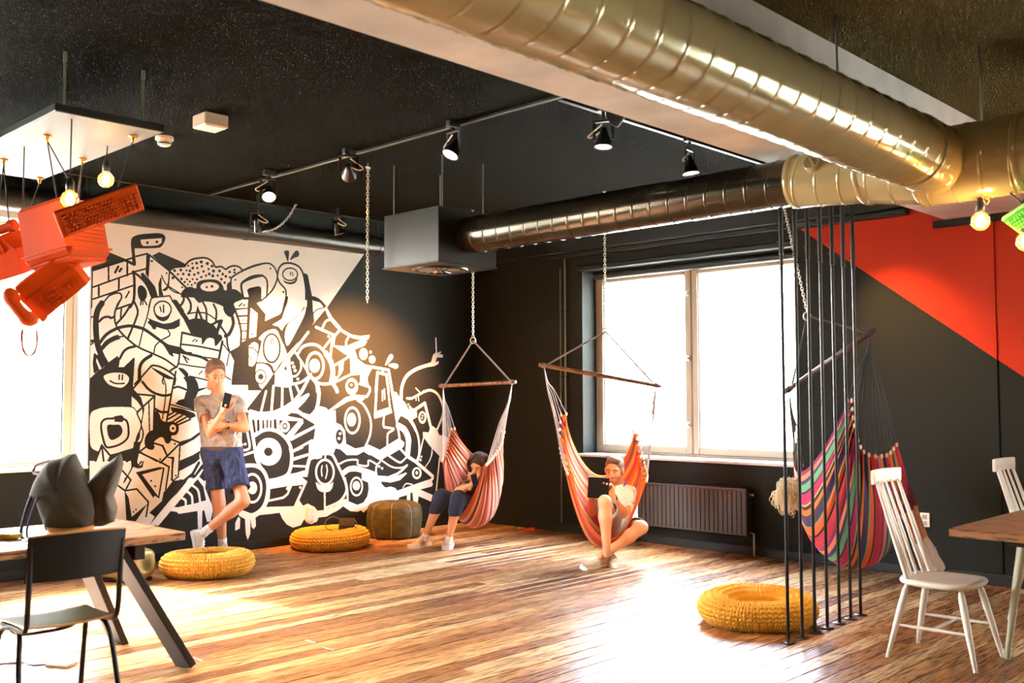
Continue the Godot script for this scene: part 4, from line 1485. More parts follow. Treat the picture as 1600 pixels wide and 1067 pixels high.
func build_ceiling_things() -> void:
	var tz := 3.72
	var tr := thing("lighting_track", "black lighting track running across the ceiling from the mural wall to the beam", "lighting track", Vector3(0, CEIL, tz))
	var s := st()
	box(s, Vector3(0.36, -0.02, -0.018), Vector3(5.58, 0.0, 0.018), 0.003)
	obj("rail", s, M.trim_black, tr)
	s = st()
	box(s, Vector3(0.36, -0.023, 0.010), Vector3(5.58, -0.018, 0.017), 0.001)
	obj("rail_lip", s, M.conduit, tr)
	var t2 := thing("lighting_track", "black lighting track along the ceiling beside the concrete beam", "lighting track", Vector3(4.62, CEIL, 0))
	s = st()
	box(s, Vector3(-0.018, -0.02, 0.4), Vector3(0.018, 0.0, 3.69), 0.003)
	obj("rail", s, M.trim_black, t2)
	var mural_a := on(566, 570, 0, 0.0)
	var mural_b := on(478, 650, 0, 0.0)
	spot(420, 302, 3.16, Vector3(4.0, 0, 5.2), 9.0, false, "lit spotlight on the ceiling track above the left part of the mural")
	spot(708, 233, 3.16, Vector3(3.6, 0, 5.6), 14.0, false, "bright lit spotlight on the ceiling track in front of the vent box")
	spot(545, 268, 3.18, mural_a, 320.0, false, "spotlight with its back showing on the ceiling track beside the hanging chain", Color(1.0, 0.66, 0.32), 12.5)
	spot(943, 218, 3.13, Vector3(4.85, 0, 3.75), 5.0, false, "lit spotlight pointing down beside the concrete beam above the middle hammock chair")
	spot(1078, 260, 3.13, Vector3(5.1, 0, 2.3), 6.0, false, "lit spotlight pointing down where the beam meets the black duct")
	spot(402, 352, 3.1, mural_b, 34.0, true, "chrome spotlight hanging above the pipe beside the slack chain", Color(1.0, 0.7, 0.4), 30.0, 0.62)
	spot(527, 357, 3.1, on(640, 760, 0, 0.2), 5.0, true, "chrome spotlight hanging above the pipe near the vent box", Color(1.0, 0.7, 0.4), 26.0, 0.62)

	var warm := Color(1.0, 0.8, 0.55)
	spot(0, 0, 0, on(350, 640, 0, 0.3), 8.0, false, "track spotlight behind the beam edge, aimed at the standing man", warm, 14.0, 0.0, Vector3(5.12, 3.15, 3.72))
	spot(0, 0, 0, at(752, 760, 9.8), 16.0, false, "track spotlight behind the beam edge, aimed at the corner hammock chair", warm, 13.0, 0.0, Vector3(5.27, 3.15, 3.72))
	spot(0, 0, 0, at(962, 785, 8.9), 22.0, false, "track spotlight behind the beam edge, aimed at the boy", Color(1.0, 0.88, 0.72), 11.0, 0.0, Vector3(5.43, 3.15, 3.72))
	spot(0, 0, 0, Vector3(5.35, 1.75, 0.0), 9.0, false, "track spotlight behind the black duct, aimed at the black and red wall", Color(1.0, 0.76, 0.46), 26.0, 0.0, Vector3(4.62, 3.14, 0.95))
	# loose chains
	var ring_at := fl(575, 255, CEIL)
	var c := thing("hanging_chain", "loose steel chain hanging straight down in front of the mural", "chain", ring_at)
	s = st()
	var low := at(574, 472, (ring_at - cam_at).dot(fwd_v)) - ring_at
	chain(s, [Vector3(0, -0.05, 0), low])
	obj("links", s, M.chain, c)
	s = st()
	tube(s, [Vector3(0, 0, 0), Vector3(0, -0.035, 0)], 0.005, 6)
	tube(s, spline([Vector3(-0.018, -0.035, 0), Vector3(0, -0.03, 0.018), Vector3(0.018, -0.035, 0), Vector3(0, -0.04, -0.018)], 4, true), 0.005, 6, false, true)
	obj("eye_bolt", s, M.chain, c)
	var e0 := on(462, 320, 0, 0.5)
	c = thing("hanging_chain", "slack steel chain looped up above the wall pipe", "chain", e0)
	s = st()
	chain(s, spline([e0, on(450, 340, 0, 0.5), on(432, 356, 0, 0.5), on(412, 361, 0, 0.5), on(392, 352, 0, 0.5)]).map(func(p): return p - e0))
	obj("links", s, M.chain, c)
	for q in [e0, on(392, 352, 0, 0.5)]:
		s = st()
		tube(s, [q - e0, Vector3(q.x, CEIL, q.z) - e0], 0.005, 6)
		obj("hook", s, M.trim_black, c)

	# smoke detector and emergency light
	var sd := fl(257, 214, CEIL)
	var d := thing("smoke_detector", "round white smoke detector on the black ceiling", "smoke detector", sd)
	s = st()
	lathe(s, [Vector2(0.062, 0.0), Vector2(0.064, -0.022), Vector2(0.056, -0.026)].map(func(p): return p), 28, Transform3D(Basis(Vector3.RIGHT, PI).scaled(Vector3(1, -1, -1)), Vector3.ZERO))
	box(s, Vector3(-0.045, -0.024, -0.045), Vector3(0.045, 0, 0.045))
	obj("base", s, M.white_plastic, d)
	s = st()
	lathe(s, [Vector2(0.0, -0.068), Vector2(0.03, -0.067), Vector2(0.044, -0.058), Vector2(0.049, -0.04), Vector2(0.052, -0.024)], 28)
	obj("sensor_cap", s, M.white_plastic, d)
	s = st()
	lathe(s, [Vector2(0.046, -0.056), Vector2(0.0505, -0.05), Vector2(0.0505, -0.046)], 28)
	obj("vent_slot", s, M.black_plastic, d)
	var el := fl(329, 181, CEIL)
	d = thing("emergency_light", "small square white emergency light box on the black ceiling", "emergency light", el)
	s = st()
	box(s, Vector3(-0.085, -0.085, -0.085), Vector3(0.085, 0, 0.085), 0.006)
	obj("housing", s, M.white_plastic, d)
	s = st()
	box(s, Vector3(-0.075, -0.089, -0.075), Vector3(0.075, -0.084, 0.075), 0.003)
	obj("diffuser", s, M.white_paint, d)

	# steel poles between the floor and the beam
	var base := [[5.632, 2.778], [5.630, 2.600], [5.625, 2.427], [5.622, 2.255], [5.615, 2.072], [5.610, 1.9], [5.604, 1.738]]
	for k in 7:
		var side := ["pole at the end of the row beside the yellow pouf", "second pole from the yellow pouf end of the row", "third pole from the yellow pouf end of the row", "middle pole of the row", "third pole from the window end of the row", "second pole from the window end of the row", "pole at the window end of the row"][k] as String
		var po := thing("steel_pole", "thin black floor-to-beam " + side, "pole", Vector3(base[k][0], 0, base[k][1]), 0.0, "row of thin black poles")
		s = st()
		tube(s, [Vector3(0, 0.004, 0), Vector3(0, 2.92, 0)], 0.0105, 12)
		obj("rod", s, M.dark_steel, po)
		s = st()
		tube(s, [Vector3(0, 2.36, 0), Vector3(0, 2.92, 0)], 0.0145, 12)
		tube(s, [Vector3(0, 2.44, 0), Vector3(-0.03, 2.44, 0.0)], 0.004, 6)
		obj("top_sleeve", s, M.dark_steel, po)
		s = st()
		lathe(s, [Vector2(0.043, 0.0), Vector2(0.043, 0.005), Vector2(0.02, 0.008), Vector2(0.0, 0.009)], 24)
		obj("floor_flange", s, M.dark_steel, po)

	# linear lamps under the brown ceiling, above and behind the view
	for k in 2:
		var lp := thing("linear_lamp", "long ceiling lamp above the pale duct, nearer the beam end" if k == 0 else "long ceiling lamp above the dining tables, farther along", "ceiling lamp", Vector3([7.35, 9.8][k], 3.14, 8.7))
		s = st()
		box(s, Vector3(-0.05, 0.0, -2.2), Vector3(0.05, 0.06, 2.2), 0.01)
		obj("housing", s, M.white_plastic, lp)
		s = st()
		box(s, Vector3(-0.04, -0.012, -2.18), Vector3(0.04, 0.0, 2.18), 0.004)
		obj("lamp_tube", s, LAMP_GLOW, lp)
		for z in [-1.8, 1.8]:
			s = st()
			tube(s, [Vector3(0, 0.06, z), Vector3(0, 0.15, z)], 0.004, 6)
			obj("hanger", s, M.steel, lp)
		var al := AreaLight3D.new()
		al.name = "linear_light"
		al.area_size = Vector2(0.08, 4.36)
		al.area_normalize_energy = true
		al.light_energy = 6.0
		al.light_color = Color(1.0, 0.92, 0.8)
		al.area_range = 30.0
		al.shadow_enabled = true
		add_child(al)
		al.transform = Transform3D(Basis(Vector3.RIGHT, -PI / 2), Vector3([7.35, 9.8][k], 3.122, 8.7))

var LAMP_GLOW := glow(Color(1.0, 0.88, 0.7), 6.0)


# ---------------------------------------------------------------- poufs
func build_poufs() -> void:
	var knit := mat(g8(226, 168, 50), 0.85)
	knit.rim_enabled = true
	knit.rim = 0.3
	var cols := 56.0
	var rows := 21.0
	var prof := spline([Vector2(0.0, 0.0), Vector2(0.24, 0.0), Vector2(0.315, 0.012), Vector2(0.365, 0.055), Vector2(0.375, 0.1), Vector2(0.345, 0.15), Vector2(0.275, 0.172), Vector2(0.205, 0.15), Vector2(0.15, 0.085), Vector2(0.08, 0.04), Vector2(0.0, 0.034)], 12)
	var f := func(u: float, v: float) -> Vector3:
		var x := v * (prof.size() - 1)
		var i := mini(int(x), prof.size() - 2)
		var p: Vector2 = prof[i].lerp(prof[i + 1], x - i)
		var tg: Vector2 = (prof[i + 1] - prof[i]).normalized()
		var nn := Vector2(tg.y, -tg.x)
		var cu := u * cols
		var fx := cu - floorf(cu)
		var sgn := 1.0 if fx > 0.5 else -1.0
		var dx := (fx - 0.5 - 0.25 * sgn) / 0.27
		var row := v * rows + sgn * (fx - 0.5) * 0.9
		var hb := maxf(0.0, 1.0 - dx * dx) * (0.42 + 0.58 * (0.5 + 0.5 * cos(TAU * row)))
		var amp := 0.022 * smoothstep(0.02, 0.12, v) * smoothstep(1.0, 0.93, v)
		var lump := 1.0 + 0.02 * sin(3.0 * u * TAU + 1.0) + 0.012 * sin(5.0 * u * TAU)
		var q := p + nn * hb * amp
		var shift := smoothstep(0.58, 0.85, v) * 0.06
		return Vector3(q.x * lump * cos(TAU * u) - shift, maxf(q.y * (1.0 + 0.06 * sin(u * TAU + 0.8)), 0.0), q.x * lump * sin(TAU * u) - shift * 0.5)
	var mesh := grid(int(cols) * 9, 190, f, true)
	var spots := [[Vector3(0.868, 0, 3.965), 0.3, "yellow chunky-knit pouf at the feet of the standing man"], [Vector3(0.43, 0, 2.41), 1.4, "yellow chunky-knit pouf with a small dark handbag on it"], [Vector3(5.19, 0, 2.385), 2.6, "yellow chunky-knit pouf beside the row of thin poles"]]
	for e in spots:
		var t := thing("knitted_pouf", e[2], "pouf", e[0], e[1], "yellow knitted poufs")
		inst("knit_cover", mesh, knit, t)
	# olive leather pouf of eight panels
	var hide := grain(mat(g8(84, 70, 32), 0.55, 0.0, 0.35), noise_tex(0.02, 256, FastNoiseLite.TYPE_SIMPLEX_SMOOTH, 4, 12, [[0.0, Color(0.6, 0.6, 0.6)], [1.0, Color(1, 1, 1)]]), Vector3(2, 2, 2))
	var g := thing("leather_pouf", "olive leather pouf of stitched panels against the mural wall", "pouf", Vector3(0.325, 0, 1.5))
	var gp := spline([Vector2(0.0, 0.0), Vector2(0.2, 0.0), Vector2(0.262, 0.02), Vector2(0.288, 0.1), Vector2(0.295, 0.2), Vector2(0.288, 0.29), Vector2(0.262, 0.345), Vector2(0.18, 0.375), Vector2(0.08, 0.372), Vector2(0.0, 0.352)], 8)
	var gf := func(u: float, v: float) -> Vector3:
		var x := v * (gp.size() - 1)
		var i := mini(int(x), gp.size() - 2)
		var p: Vector2 = gp[i].lerp(gp[i + 1], x - i)
		var s8 := absf(sin(u * 8.0 * PI))
		var puff := 1.0 - 0.035 * pow(1.0 - s8, 6.0)
		var dip := 0.018 * pow(1.0 - s8, 6.0) * smoothstep(0.65, 0.9, v)
		var dent := 1.0 + 0.015 * sin(u * TAU * 3.0 + v * 7.0)
		return Vector3(p.x * puff * dent * cos(TAU * u), maxf(p.y - dip, 0.0), p.x * puff * dent * sin(TAU * u))
	inst("panelled_body", grid(128, 72, gf, true), hide, g)
	var s := st()
	for k in 8:
		var w := TAU * k / 8
		var pts := []
		for j in range(10, 72):
			var x := float(j) / 72 * (gp.size() - 1)
			var i := mini(int(x), gp.size() - 2)
			var p: Vector2 = gp[i].lerp(gp[i + 1], x - i)
			pts.append(Vector3(p.x * 0.972 * cos(w), p.y - 0.016 * smoothstep(0.65, 0.9, float(j) / 72), p.x * 0.972 * sin(w)))
		tube(s, pts, 0.004, 5)
	obj("seams", s, mat(g8(146, 126, 72), 0.6), g)


# ---------------------------------------------------------------- furniture
func white_chair(label: String, pos: Vector3, turn: float) -> Node3D:
	var t := thing("spindle_chair", label, "chair", pos, turn, "white spindle-back chairs")
	var s := st()
	var seat := []
	for i in 40:
		var w := TAU * i / 40
		var r := pow(pow(absf(cos(w)) / 0.225, 3.2) + pow(absf(sin(w)) / 0.215, 3.2), -1.0 / 3.2)
		seat.append(Vector2(cos(w) * r * (1.0 + 0.06 * sin(w)), sin(w) * r))
	var rings := []
	for e in [[0.0, 0.412], [0.86, 0.412], [0.97, 0.422], [1.0, 0.436], [0.97, 0.448], [0.8, 0.449], [0.4, 0.443], [0.0, 0.441]]:
		rings.append(seat.map(func(p): return Vector3(p.x * e[0], e[1], p.y * e[0])))
	s.set_smooth_group(0)
	for i in rings.size() - 1:
		for k in 40:
			var k2 := (k + 1) % 40
			quad4(s, rings[i][k2], rings[i][k], rings[i + 1][k], rings[i + 1][k2])
	obj("seat", s, M.chair_white, t)
	var feet := {}
	for sx in [-1.0, 1.0]:
		for sz in [-1.0, 1.0]:
			var top := Vector3(sx * 0.15, 0.425, sz * 0.145)
			var foot := Vector3(sx * 0.225, 0.0, sz * 0.24)
			feet[Vector2(sx, sz)] = [top, foot]
			s = st()
			tube(s, [top, top.lerp(foot, 0.06), top.lerp(foot, 0.11), top.lerp(foot, 0.3), top.lerp(foot, 0.6), foot], [0.012, 0.013, 0.0185, 0.0205, 0.018, 0.0115], 12)
			obj("leg", s, M.chair_white, t)
	for sx in [-1.0, 1.0]:
		var a: Vector3 = feet[Vector2(sx, -1)][0].lerp(feet[Vector2(sx, -1)][1], 0.56)
		var b: Vector3 = feet[Vector2(sx, 1)][0].lerp(feet[Vector2(sx, 1)][1], 0.56)
		s = st()
		tube(s, [a, a.lerp(b, 0.5), b], [0.007, 0.0105, 0.007], 10)
		obj("stretcher", s, M.chair_white, t)
	s = st()
	tube(s, [Vector3(-0.19, 0.185, 0), Vector3(0, 0.185, 0), Vector3(0.19, 0.185, 0)], [0.007, 0.0115, 0.007], 10)
	obj("stretcher", s, M.chair_white, t)
	for k in 6:
		var q := (k - 2.5) / 2.5
		var foot2 := Vector3(q * 0.175, 0.44, -0.165 + 0.03 * absf(q))
		var top2 := Vector3(q * 0.155, 0.985, -0.335 + 0.025 * q * q)
		var fat := 0.0125 if absf(q) > 0.9 else 0.0095
		s = st()
		tube(s, [foot2, foot2.lerp(top2, 0.4), top2], [fat, fat * 1.15, fat * 0.75], 10)
		obj("spindle", s, M.chair_white, t)
	var rail := grid(24, 12, func(u: float, v: float) -> Vector3:
		var q := u * 2.0 - 1.0
		var w := TAU * v
		return Vector3(q * 0.195, 1.012 + 0.042 * signf(sin(w)) * pow(absf(sin(w)), 0.4), -0.345 + 0.03 * q * q + 0.012 * signf(cos(w)) * pow(absf(cos(w)), 0.4)))
	inst("top_rail", rail, M.chair_white, t)
	for g in [-1.0, 1.0]:
		s = st()
		box(s, Vector3(g * 0.195 - 0.004, 0.972, -0.326), Vector3(g * 0.195 + 0.004, 1.052, -0.304), 0.003)
		obj("rail_end", s, M.chair_white, t)
	return t

func school_chair(label: String, pos: Vector3, turn: float) -> Node3D:
	var t := thing("school_chair", label, "chair", pos, turn, "black tube-frame chairs at the long table")
	var seat := grid(24, 14, func(u: float, v: float) -> Vector3:
		var x := (u - 0.5) * 0.43 * (0.9 + 0.1 * v)
		var z := (v - 0.5) * 0.42
		return Vector3(x, 0.452 + 0.012 * pow(absf(u - 0.5) * 2.0, 2.0) - 0.03 * pow(maxf(v - 0.75, 0.0) * 4.0, 2.0) - 0.008 * sin(PI * v), z))
	inst("seat", seat, M.chair_black, t)
	var s := st()
	var rim := []
	for i in 25: rim.append(Vector3((i / 24.0 - 0.5) * 0.43 * 0.9, 0.446 + 0.012 * pow(absf(i / 24.0 - 0.5) * 2.0, 2.0), -0.21))
	tube(s, rim, 0.006, 6)
	obj("seat_edge", s, M.ply_edge, t)
	var back := grid(24, 10, func(u: float, v: float) -> Vector3:
		var q := u * 2.0 - 1.0
		return Vector3(q * 0.225, 0.665 + 0.205 * v + 0.012 * (1.0 - q * q) * v, -0.268 - 0.03 * v + 0.045 * q * q * 0.6 - 0.028 * (1.0 - q * q)))
	inst("backrest", back, M.chair_black, t)
	s = st()
	var top := []
	for i in 25:
		var q := i / 12.0 - 1.0
		top.append(Vector3(q * 0.225, 0.872 + 0.012 * (1.0 - q * q), -0.298 + 0.027 * q * q - 0.028 * (1.0 - q * q)))
	tube(s, top, 0.005, 6)
	obj("backrest_edge", s, M.ply_edge, t)
	for g in [-1.0, 1.0]:
		s = st()
		tube(s, spline([Vector3(g * 0.208, 0.83, -0.262), Vector3(g * 0.208, 0.66, -0.25), Vector3(g * 0.208, 0.5, -0.236), Vector3(g * 0.205, 0.448, -0.21), Vector3(g * 0.2, 0.436, -0.15), Vector3(g * 0.19, 0.432, 0.0), Vector3(g * 0.185, 0.425, 0.13)], 5), 0.013, 10)
		obj("back_upright", s, M.dark_steel, t)
		s = st()
		tube(s, spline([Vector3(g * 0.19, 0.43, -0.05), Vector3(g * 0.2, 0.405, -0.13), Vector3(g * 0.215, 0.3, -0.17), Vector3(g * 0.235, 0.0, -0.235)], 5), 0.013, 10)
		obj("leg", s, M.dark_steel, t)
		s = st()
		tube(s, spline([Vector3(g * 0.188, 0.43, -0.02), Vector3(g * 0.2, 0.405, 0.09), Vector3(g * 0.21, 0.3, 0.14), Vector3(g * 0.225, 0.0, 0.215)], 5), 0.013, 10)
		obj("leg", s, M.dark_steel, t)
	s = st()
	tube(s, spline([Vector3(-0.19, 0.425, 0.06), Vector3(-0.12, 0.37, 0.1), Vector3(0, 0.36, 0.11), Vector3(0.12, 0.37, 0.1), Vector3(0.19, 0.425, 0.06)], 5), 0.009, 8)
	obj("cross_brace", s, M.dark_steel, t)
	return t

func wood_mat(c: Color, sc: Vector3, k: float) -> StandardMaterial3D:
	var m := grain(mat(c, 0.38), M.wood_grain, sc)
	m.uv1_offset = Vector3(k, k * 0.7, k * 0.3)
	return m

func build_furniture() -> void:
	# long table at the left, tabletop of three planks
	var t := thing("long_table", "long wooden table with a thick golden edge and slanted board legs", "table", Vector3(2.62, 0, 5.58))
	var tw := wood_mat(g8(190, 140, 84), Vector3(2.2, 2.2, 0.4), 0.3)
	var s: SurfaceTool
	for k in 3:
		s = st()
		box(s, Vector3(k * 0.302, 0.708, 0), Vector3(k * 0.302 + 0.299, 0.752, 2.6), 0.004)
		obj("plank", s, tw, t)
	for z in [0.2, 2.3]:
		s = st()
		box(s, Vector3(0.06, 0.62, z), Vector3(0.84, 0.706, z + 0.06), 0.004)
		obj("apron", s, M.dark_wood, t)
	for z in [0.32, 2.28]:
		for g in [0.0, 1.0]:
			s = st()
			var a := Vector3(lerpf(0.2, 0.70, g), 0.7, z)
			var b := Vector3(lerpf(0.02, 0.88, g), 0.012, z - 0.35 + 0.0 * g if z < 1.0 else z + 0.35)
			bx(s, Transform3D(frame_along(b - a, Vector3.RIGHT), (a + b) / 2), Vector3(0.04, a.distance_to(b), 0.2), 0.004)
			obj("board_leg", s, M.dark_wood, t)
	var ch := school_chair("black tube-frame plywood chair with its back to us, at the end of the long table", Vector3(3.74, 0, 6.37), -PI / 2)
	copy_of(ch, "black tube-frame plywood chair farther along the long table, mostly cut off", Vector3(3.76, 0, 7.06), -PI / 2 + 0.1)

	# table and white chairs at the right
	var r := thing("dining_table", "brown wooden dining table tucked over a white spindle chair", "table", Vector3(6.53, 0, 2.6))
	var rw := wood_mat(g8(150, 104, 62), Vector3(0.4, 2.2, 2.2), 0.8)
	for k in 4:
		s = st()
		box(s, Vector3(0, 0.706, -0.3 * k - 0.298), Vector3(1.7, 0.752, -0.3 * k), 0.004)
		obj("plank", s, rw, r)
	s = st()
	box(s, Vector3(0.28, 0.67, -1.1), Vector3(0.36, 0.706, -0.1), 0.004)
	box(s, Vector3(1.34, 0.67, -1.1), Vector3(1.42, 0.706, -0.1), 0.004)
	obj("cleat", s, M.dark_wood, r)
	for e in [[0.32, -0.2, 0.17, -0.36], [0.32, -1.0, 0.17, -0.9], [1.38, -0.2, 1.5, -0.36], [1.38, -1.0, 1.5, -0.9]]:
		s = st()
		tube(s, [Vector3(e[0], 0.69, e[1]), Vector3((e[0] + e[2]) / 2, 0.35, (e[1] + e[3]) / 2), Vector3(e[2], 0.0, e[3])], [0.024, 0.022, 0.015], 12)
		obj("leg", s, M.leg_sage, r)
	white_chair("white spindle-back chair standing clear in front of the striped hammock chair", Vector3(6.435, 0, 2.45), PI / 2 + 0.02)
	white_chair("white spindle-back chair pushed up to the far part of the brown table", Vector3(6.62, 0, 0.98), PI / 2)

	# radiator under the window
	var rd := thing("radiator", "wide dark ribbed radiator on the wall under the window", "radiator", Vector3(2.5, 0.185, 0.05))
	var rx := 1.262
	s = st()
	box(s, Vector3(0, 0, 0), Vector3(rx, 0.435, 0.055), 0.004)
	obj("panel", s, M.radiator, rd)
	s = st()
	box(s, Vector3(-0.004, 0.418, -0.01), Vector3(rx + 0.004, 0.44, 0.082), 0.004)
	obj("top_grille", s, M.radiator, rd)
	s = st()
	for x in [-0.004, rx]:
		box(s, Vector3(x, 0, -0.01), Vector3(x + 0.005, 0.43, 0.078), 0.001)
	obj("side_cover", s, M.radiator, rd)
	var rib := st()
	var rp := [Vector2(-0.022, 0), Vector2(0.022, 0), Vector2(0.018, 0.008), Vector2(-0.018, 0.008)]
	prism(rib, rp, Transform3D(Basis(Vector3.RIGHT, Vector3.BACK, Vector3.DOWN), Vector3.ZERO), 0.39)
	var rib_mesh := done(rib)
	for k in 25:
		inst("rib", rib_mesh, M.radiator, rd, Transform3D(Basis(), Vector3(0.03 + k * 0.05, 0.212, 0.055)))
	s = st()
	tube(s, [Vector3(rx, 0.385, 0.03), Vector3(rx + 0.04, 0.385, 0.03), Vector3(rx + 0.055, 0.385, 0.05)], 0.011, 10)
	tube(s, [Vector3(rx, 0.03, 0.03), Vector3(rx + 0.05, 0.03, 0.03), Vector3(rx + 0.05, -0.18, 0.03)], 0.009, 8)
	obj("valve", s, M.steel, rd)
	s = st()
	for x in [0.2, 1.06]:
		box(s, Vector3(x, 0.1, -0.048), Vector3(x + 0.03, 0.38, 0.0))
	obj("wall_bracket", s, M.radiator, rd)


# ---------------------------------------------------------------- soft shapes: tapered capsules joined smoothly and meshed as surface nets
class Field:
	var o: Vector3
	var c: float
	var n: Vector3i
	var acc: PackedFloat32Array
	var k: float

	func _init(lo: Vector3, hi: Vector3, cell: float, sharp: float) -> void:
		o = lo
		c = cell
		k = sharp
		n = Vector3i(((hi - lo) / cell).ceil()) + Vector3i(2, 2, 2)
		acc.resize(n.x * n.y * n.z)

	func capsule(a: Vector3, b: Vector3, ra: float, rb: float, squash := Vector3.ONE) -> void:
		# squash: scale of space about the bone before measuring (world axes)
		var m := maxf(ra, rb) + 4.0 / k
		var mv := Vector3(m, m, m) / squash
		var lo := Vector3i(((a.min(b) - mv - o) / c).floor()).clamp(Vector3i.ZERO, n - Vector3i.ONE)
		var hi := Vector3i(((a.max(b) + mv - o) / c).ceil()).clamp(Vector3i.ZERO, n - Vector3i.ONE)
		var ab := (b - a) * squash
		var len2 := maxf(ab.length_squared(), 1e-9)
		for z in range(lo.z, hi.z + 1):
			for y in range(lo.y, hi.y + 1):
				var i := (z * n.y + y) * n.x
				for x in range(lo.x, hi.x + 1):
					var p := (o + Vector3(x, y, z) * c - a) * squash
					var t := clampf(p.dot(ab) / len2, 0.0, 1.0)
					var d := (p - ab * t).length() - lerpf(ra, rb, t)
					if d < 4.0 / k:
						acc[i + x] += exp(-k * d)

	func ellipsoid(xf: Transform3D, r: Vector3, cut := false) -> void:
		var m := maxf(r.x, maxf(r.y, r.z)) + 4.0 / k
		var mv := Vector3(m, m, m)
		var lo := Vector3i(((xf.origin - mv - o) / c).floor()).clamp(Vector3i.ZERO, n - Vector3i.ONE)
		var hi := Vector3i(((xf.origin + mv - o) / c).ceil()).clamp(Vector3i.ZERO, n - Vector3i.ONE)
		var inv := xf.affine_inverse()
		var rm := minf(r.x, minf(r.y, r.z))
		for z in range(lo.z, hi.z + 1):
			for y in range(lo.y, hi.y + 1):
				var i := (z * n.y + y) * n.x
				for x in range(lo.x, hi.x + 1):
					var p := inv * (o + Vector3(x, y, z) * c)
					var q := p / r
					var l := q.length()
					var d := (l - 1.0) * (p.length() / maxf(l, 1e-4) if l > 0.2 else rm)
					if cut:
						if d < 0.0: acc[i + x] *= exp(k * d * 1.5)
					elif d < 4.0 / k:
						acc[i + x] += exp(-k * d)

	func half(p0: Vector3, nn: Vector3) -> void:  # removes what lies on the side nn points to
		for z in n.z:
			for y in n.y:
				var i := (z * n.y + y) * n.x
				for x in n.x:
					if acc[i + x] > 0.0:
						var d := (o + Vector3(x, y, z) * c - p0).dot(nn)
						if d > -3.0 / k:
							acc[i + x] = minf(acc[i + x], exp(-k * d))

	func mesh(s: SurfaceTool) -> void:
		var ids := PackedInt32Array()
		ids.resize(acc.size())
		ids.fill(-1)
		var pts := PackedVector3Array()
		var nx := n.x
		var nxy := n.x * n.y
		var off := [0, 1, nx, nx + 1, nxy, nxy + 1, nxy + nx, nxy + nx + 1]
		var cor := [Vector3(0, 0, 0), Vector3(1, 0, 0), Vector3(0, 1, 0), Vector3(1, 1, 0), Vector3(0, 0, 1), Vector3(1, 0, 1), Vector3(0, 1, 1), Vector3(1, 1, 1)]
		var edges := [[0, 1], [2, 3], [4, 5], [6, 7], [0, 2], [1, 3], [4, 6], [5, 7], [0, 4], [1, 5], [2, 6], [3, 7]]
		var f := func(i: int) -> float: return -log(maxf(acc[i], 1e-6)) / k
		for z in n.z - 1:
			for y in n.y - 1:
				var i := (z * n.y + y) * nx
				for x in nx - 1:
					var b := i + x
					var cnt := 0
					for q in 8:
						if acc[b + off[q]] > 1.0: cnt += 1
					if cnt == 0 or cnt == 8:
						continue
					var sum := Vector3.ZERO
					var m := 0
					for e in edges:
						var fa: float = f.call(b + off[e[0]])
						var fb: float = f.call(b + off[e[1]])
						if (fa < 0.0) != (fb < 0.0):
							sum += cor[e[0]].lerp(cor[e[1]], fa / (fa - fb))
							m += 1
					ids[b] = pts.size()
					pts.append(o + (Vector3(x, y, z) + sum / m) * c)
		s.set_smooth_group(0)
		for z in range(1, n.z - 1):
			for y in range(1, n.y - 1):
				var i := (z * n.y + y) * nx
				for x in range(1, nx - 1):
					var b := i + x
					var inside := acc[b] > 1.0
					for e in [[1, nx, nxy], [nx, nxy, 1], [nxy, 1, nx]]:
						if (acc[b + e[0]] > 1.0) != inside:
							var v0 := ids[b - e[1] - e[2]]
							var v1 := ids[b - e[2]]
							var v2 := ids[b]
							var v3 := ids[b - e[1]]
							if v0 < 0 or v1 < 0 or v2 < 0 or v3 < 0: continue
							var q := [v0, v1, v2, v0, v2, v3] if not inside else [v0, v2, v1, v0, v3, v2]
							for w in q: s.add_vertex(pts[w])


func bounds(bones: Array, pad: float) -> Array:
	var lo := Vector3.ONE * 1e9
	var hi := -lo
	for b in bones:
		var r: float = maxf(b[2], b[3]) + pad
		lo = lo.min(b[0] - Vector3.ONE * r).min(b[1] - Vector3.ONE * r)
		hi = hi.max(b[0] + Vector3.ONE * r).max(b[1] + Vector3.ONE * r)
	return [lo, hi]

func flesh(s: SurfaceTool, bones: Array, cell: float, sharp: float, cuts: Array = []) -> void:
	var b := bounds(bones, 4.0 / sharp + cell * 2.0)
	var f := Field.new(b[0], b[1], cell, sharp)
	for e in bones:
		f.capsule(e[0], e[1], e[2], e[3], e[4] if e.size() > 4 else Vector3.ONE)
	for e in cuts:
		f.half(e[0], e[1])
	f.mesh(s)

func look_basis(face: Vector3, up: Vector3) -> Basis:  # z = where the face points
	var z := face.normalized()
	var x := up.cross(z).normalized()
	return Basis(x, z.cross(x), z)

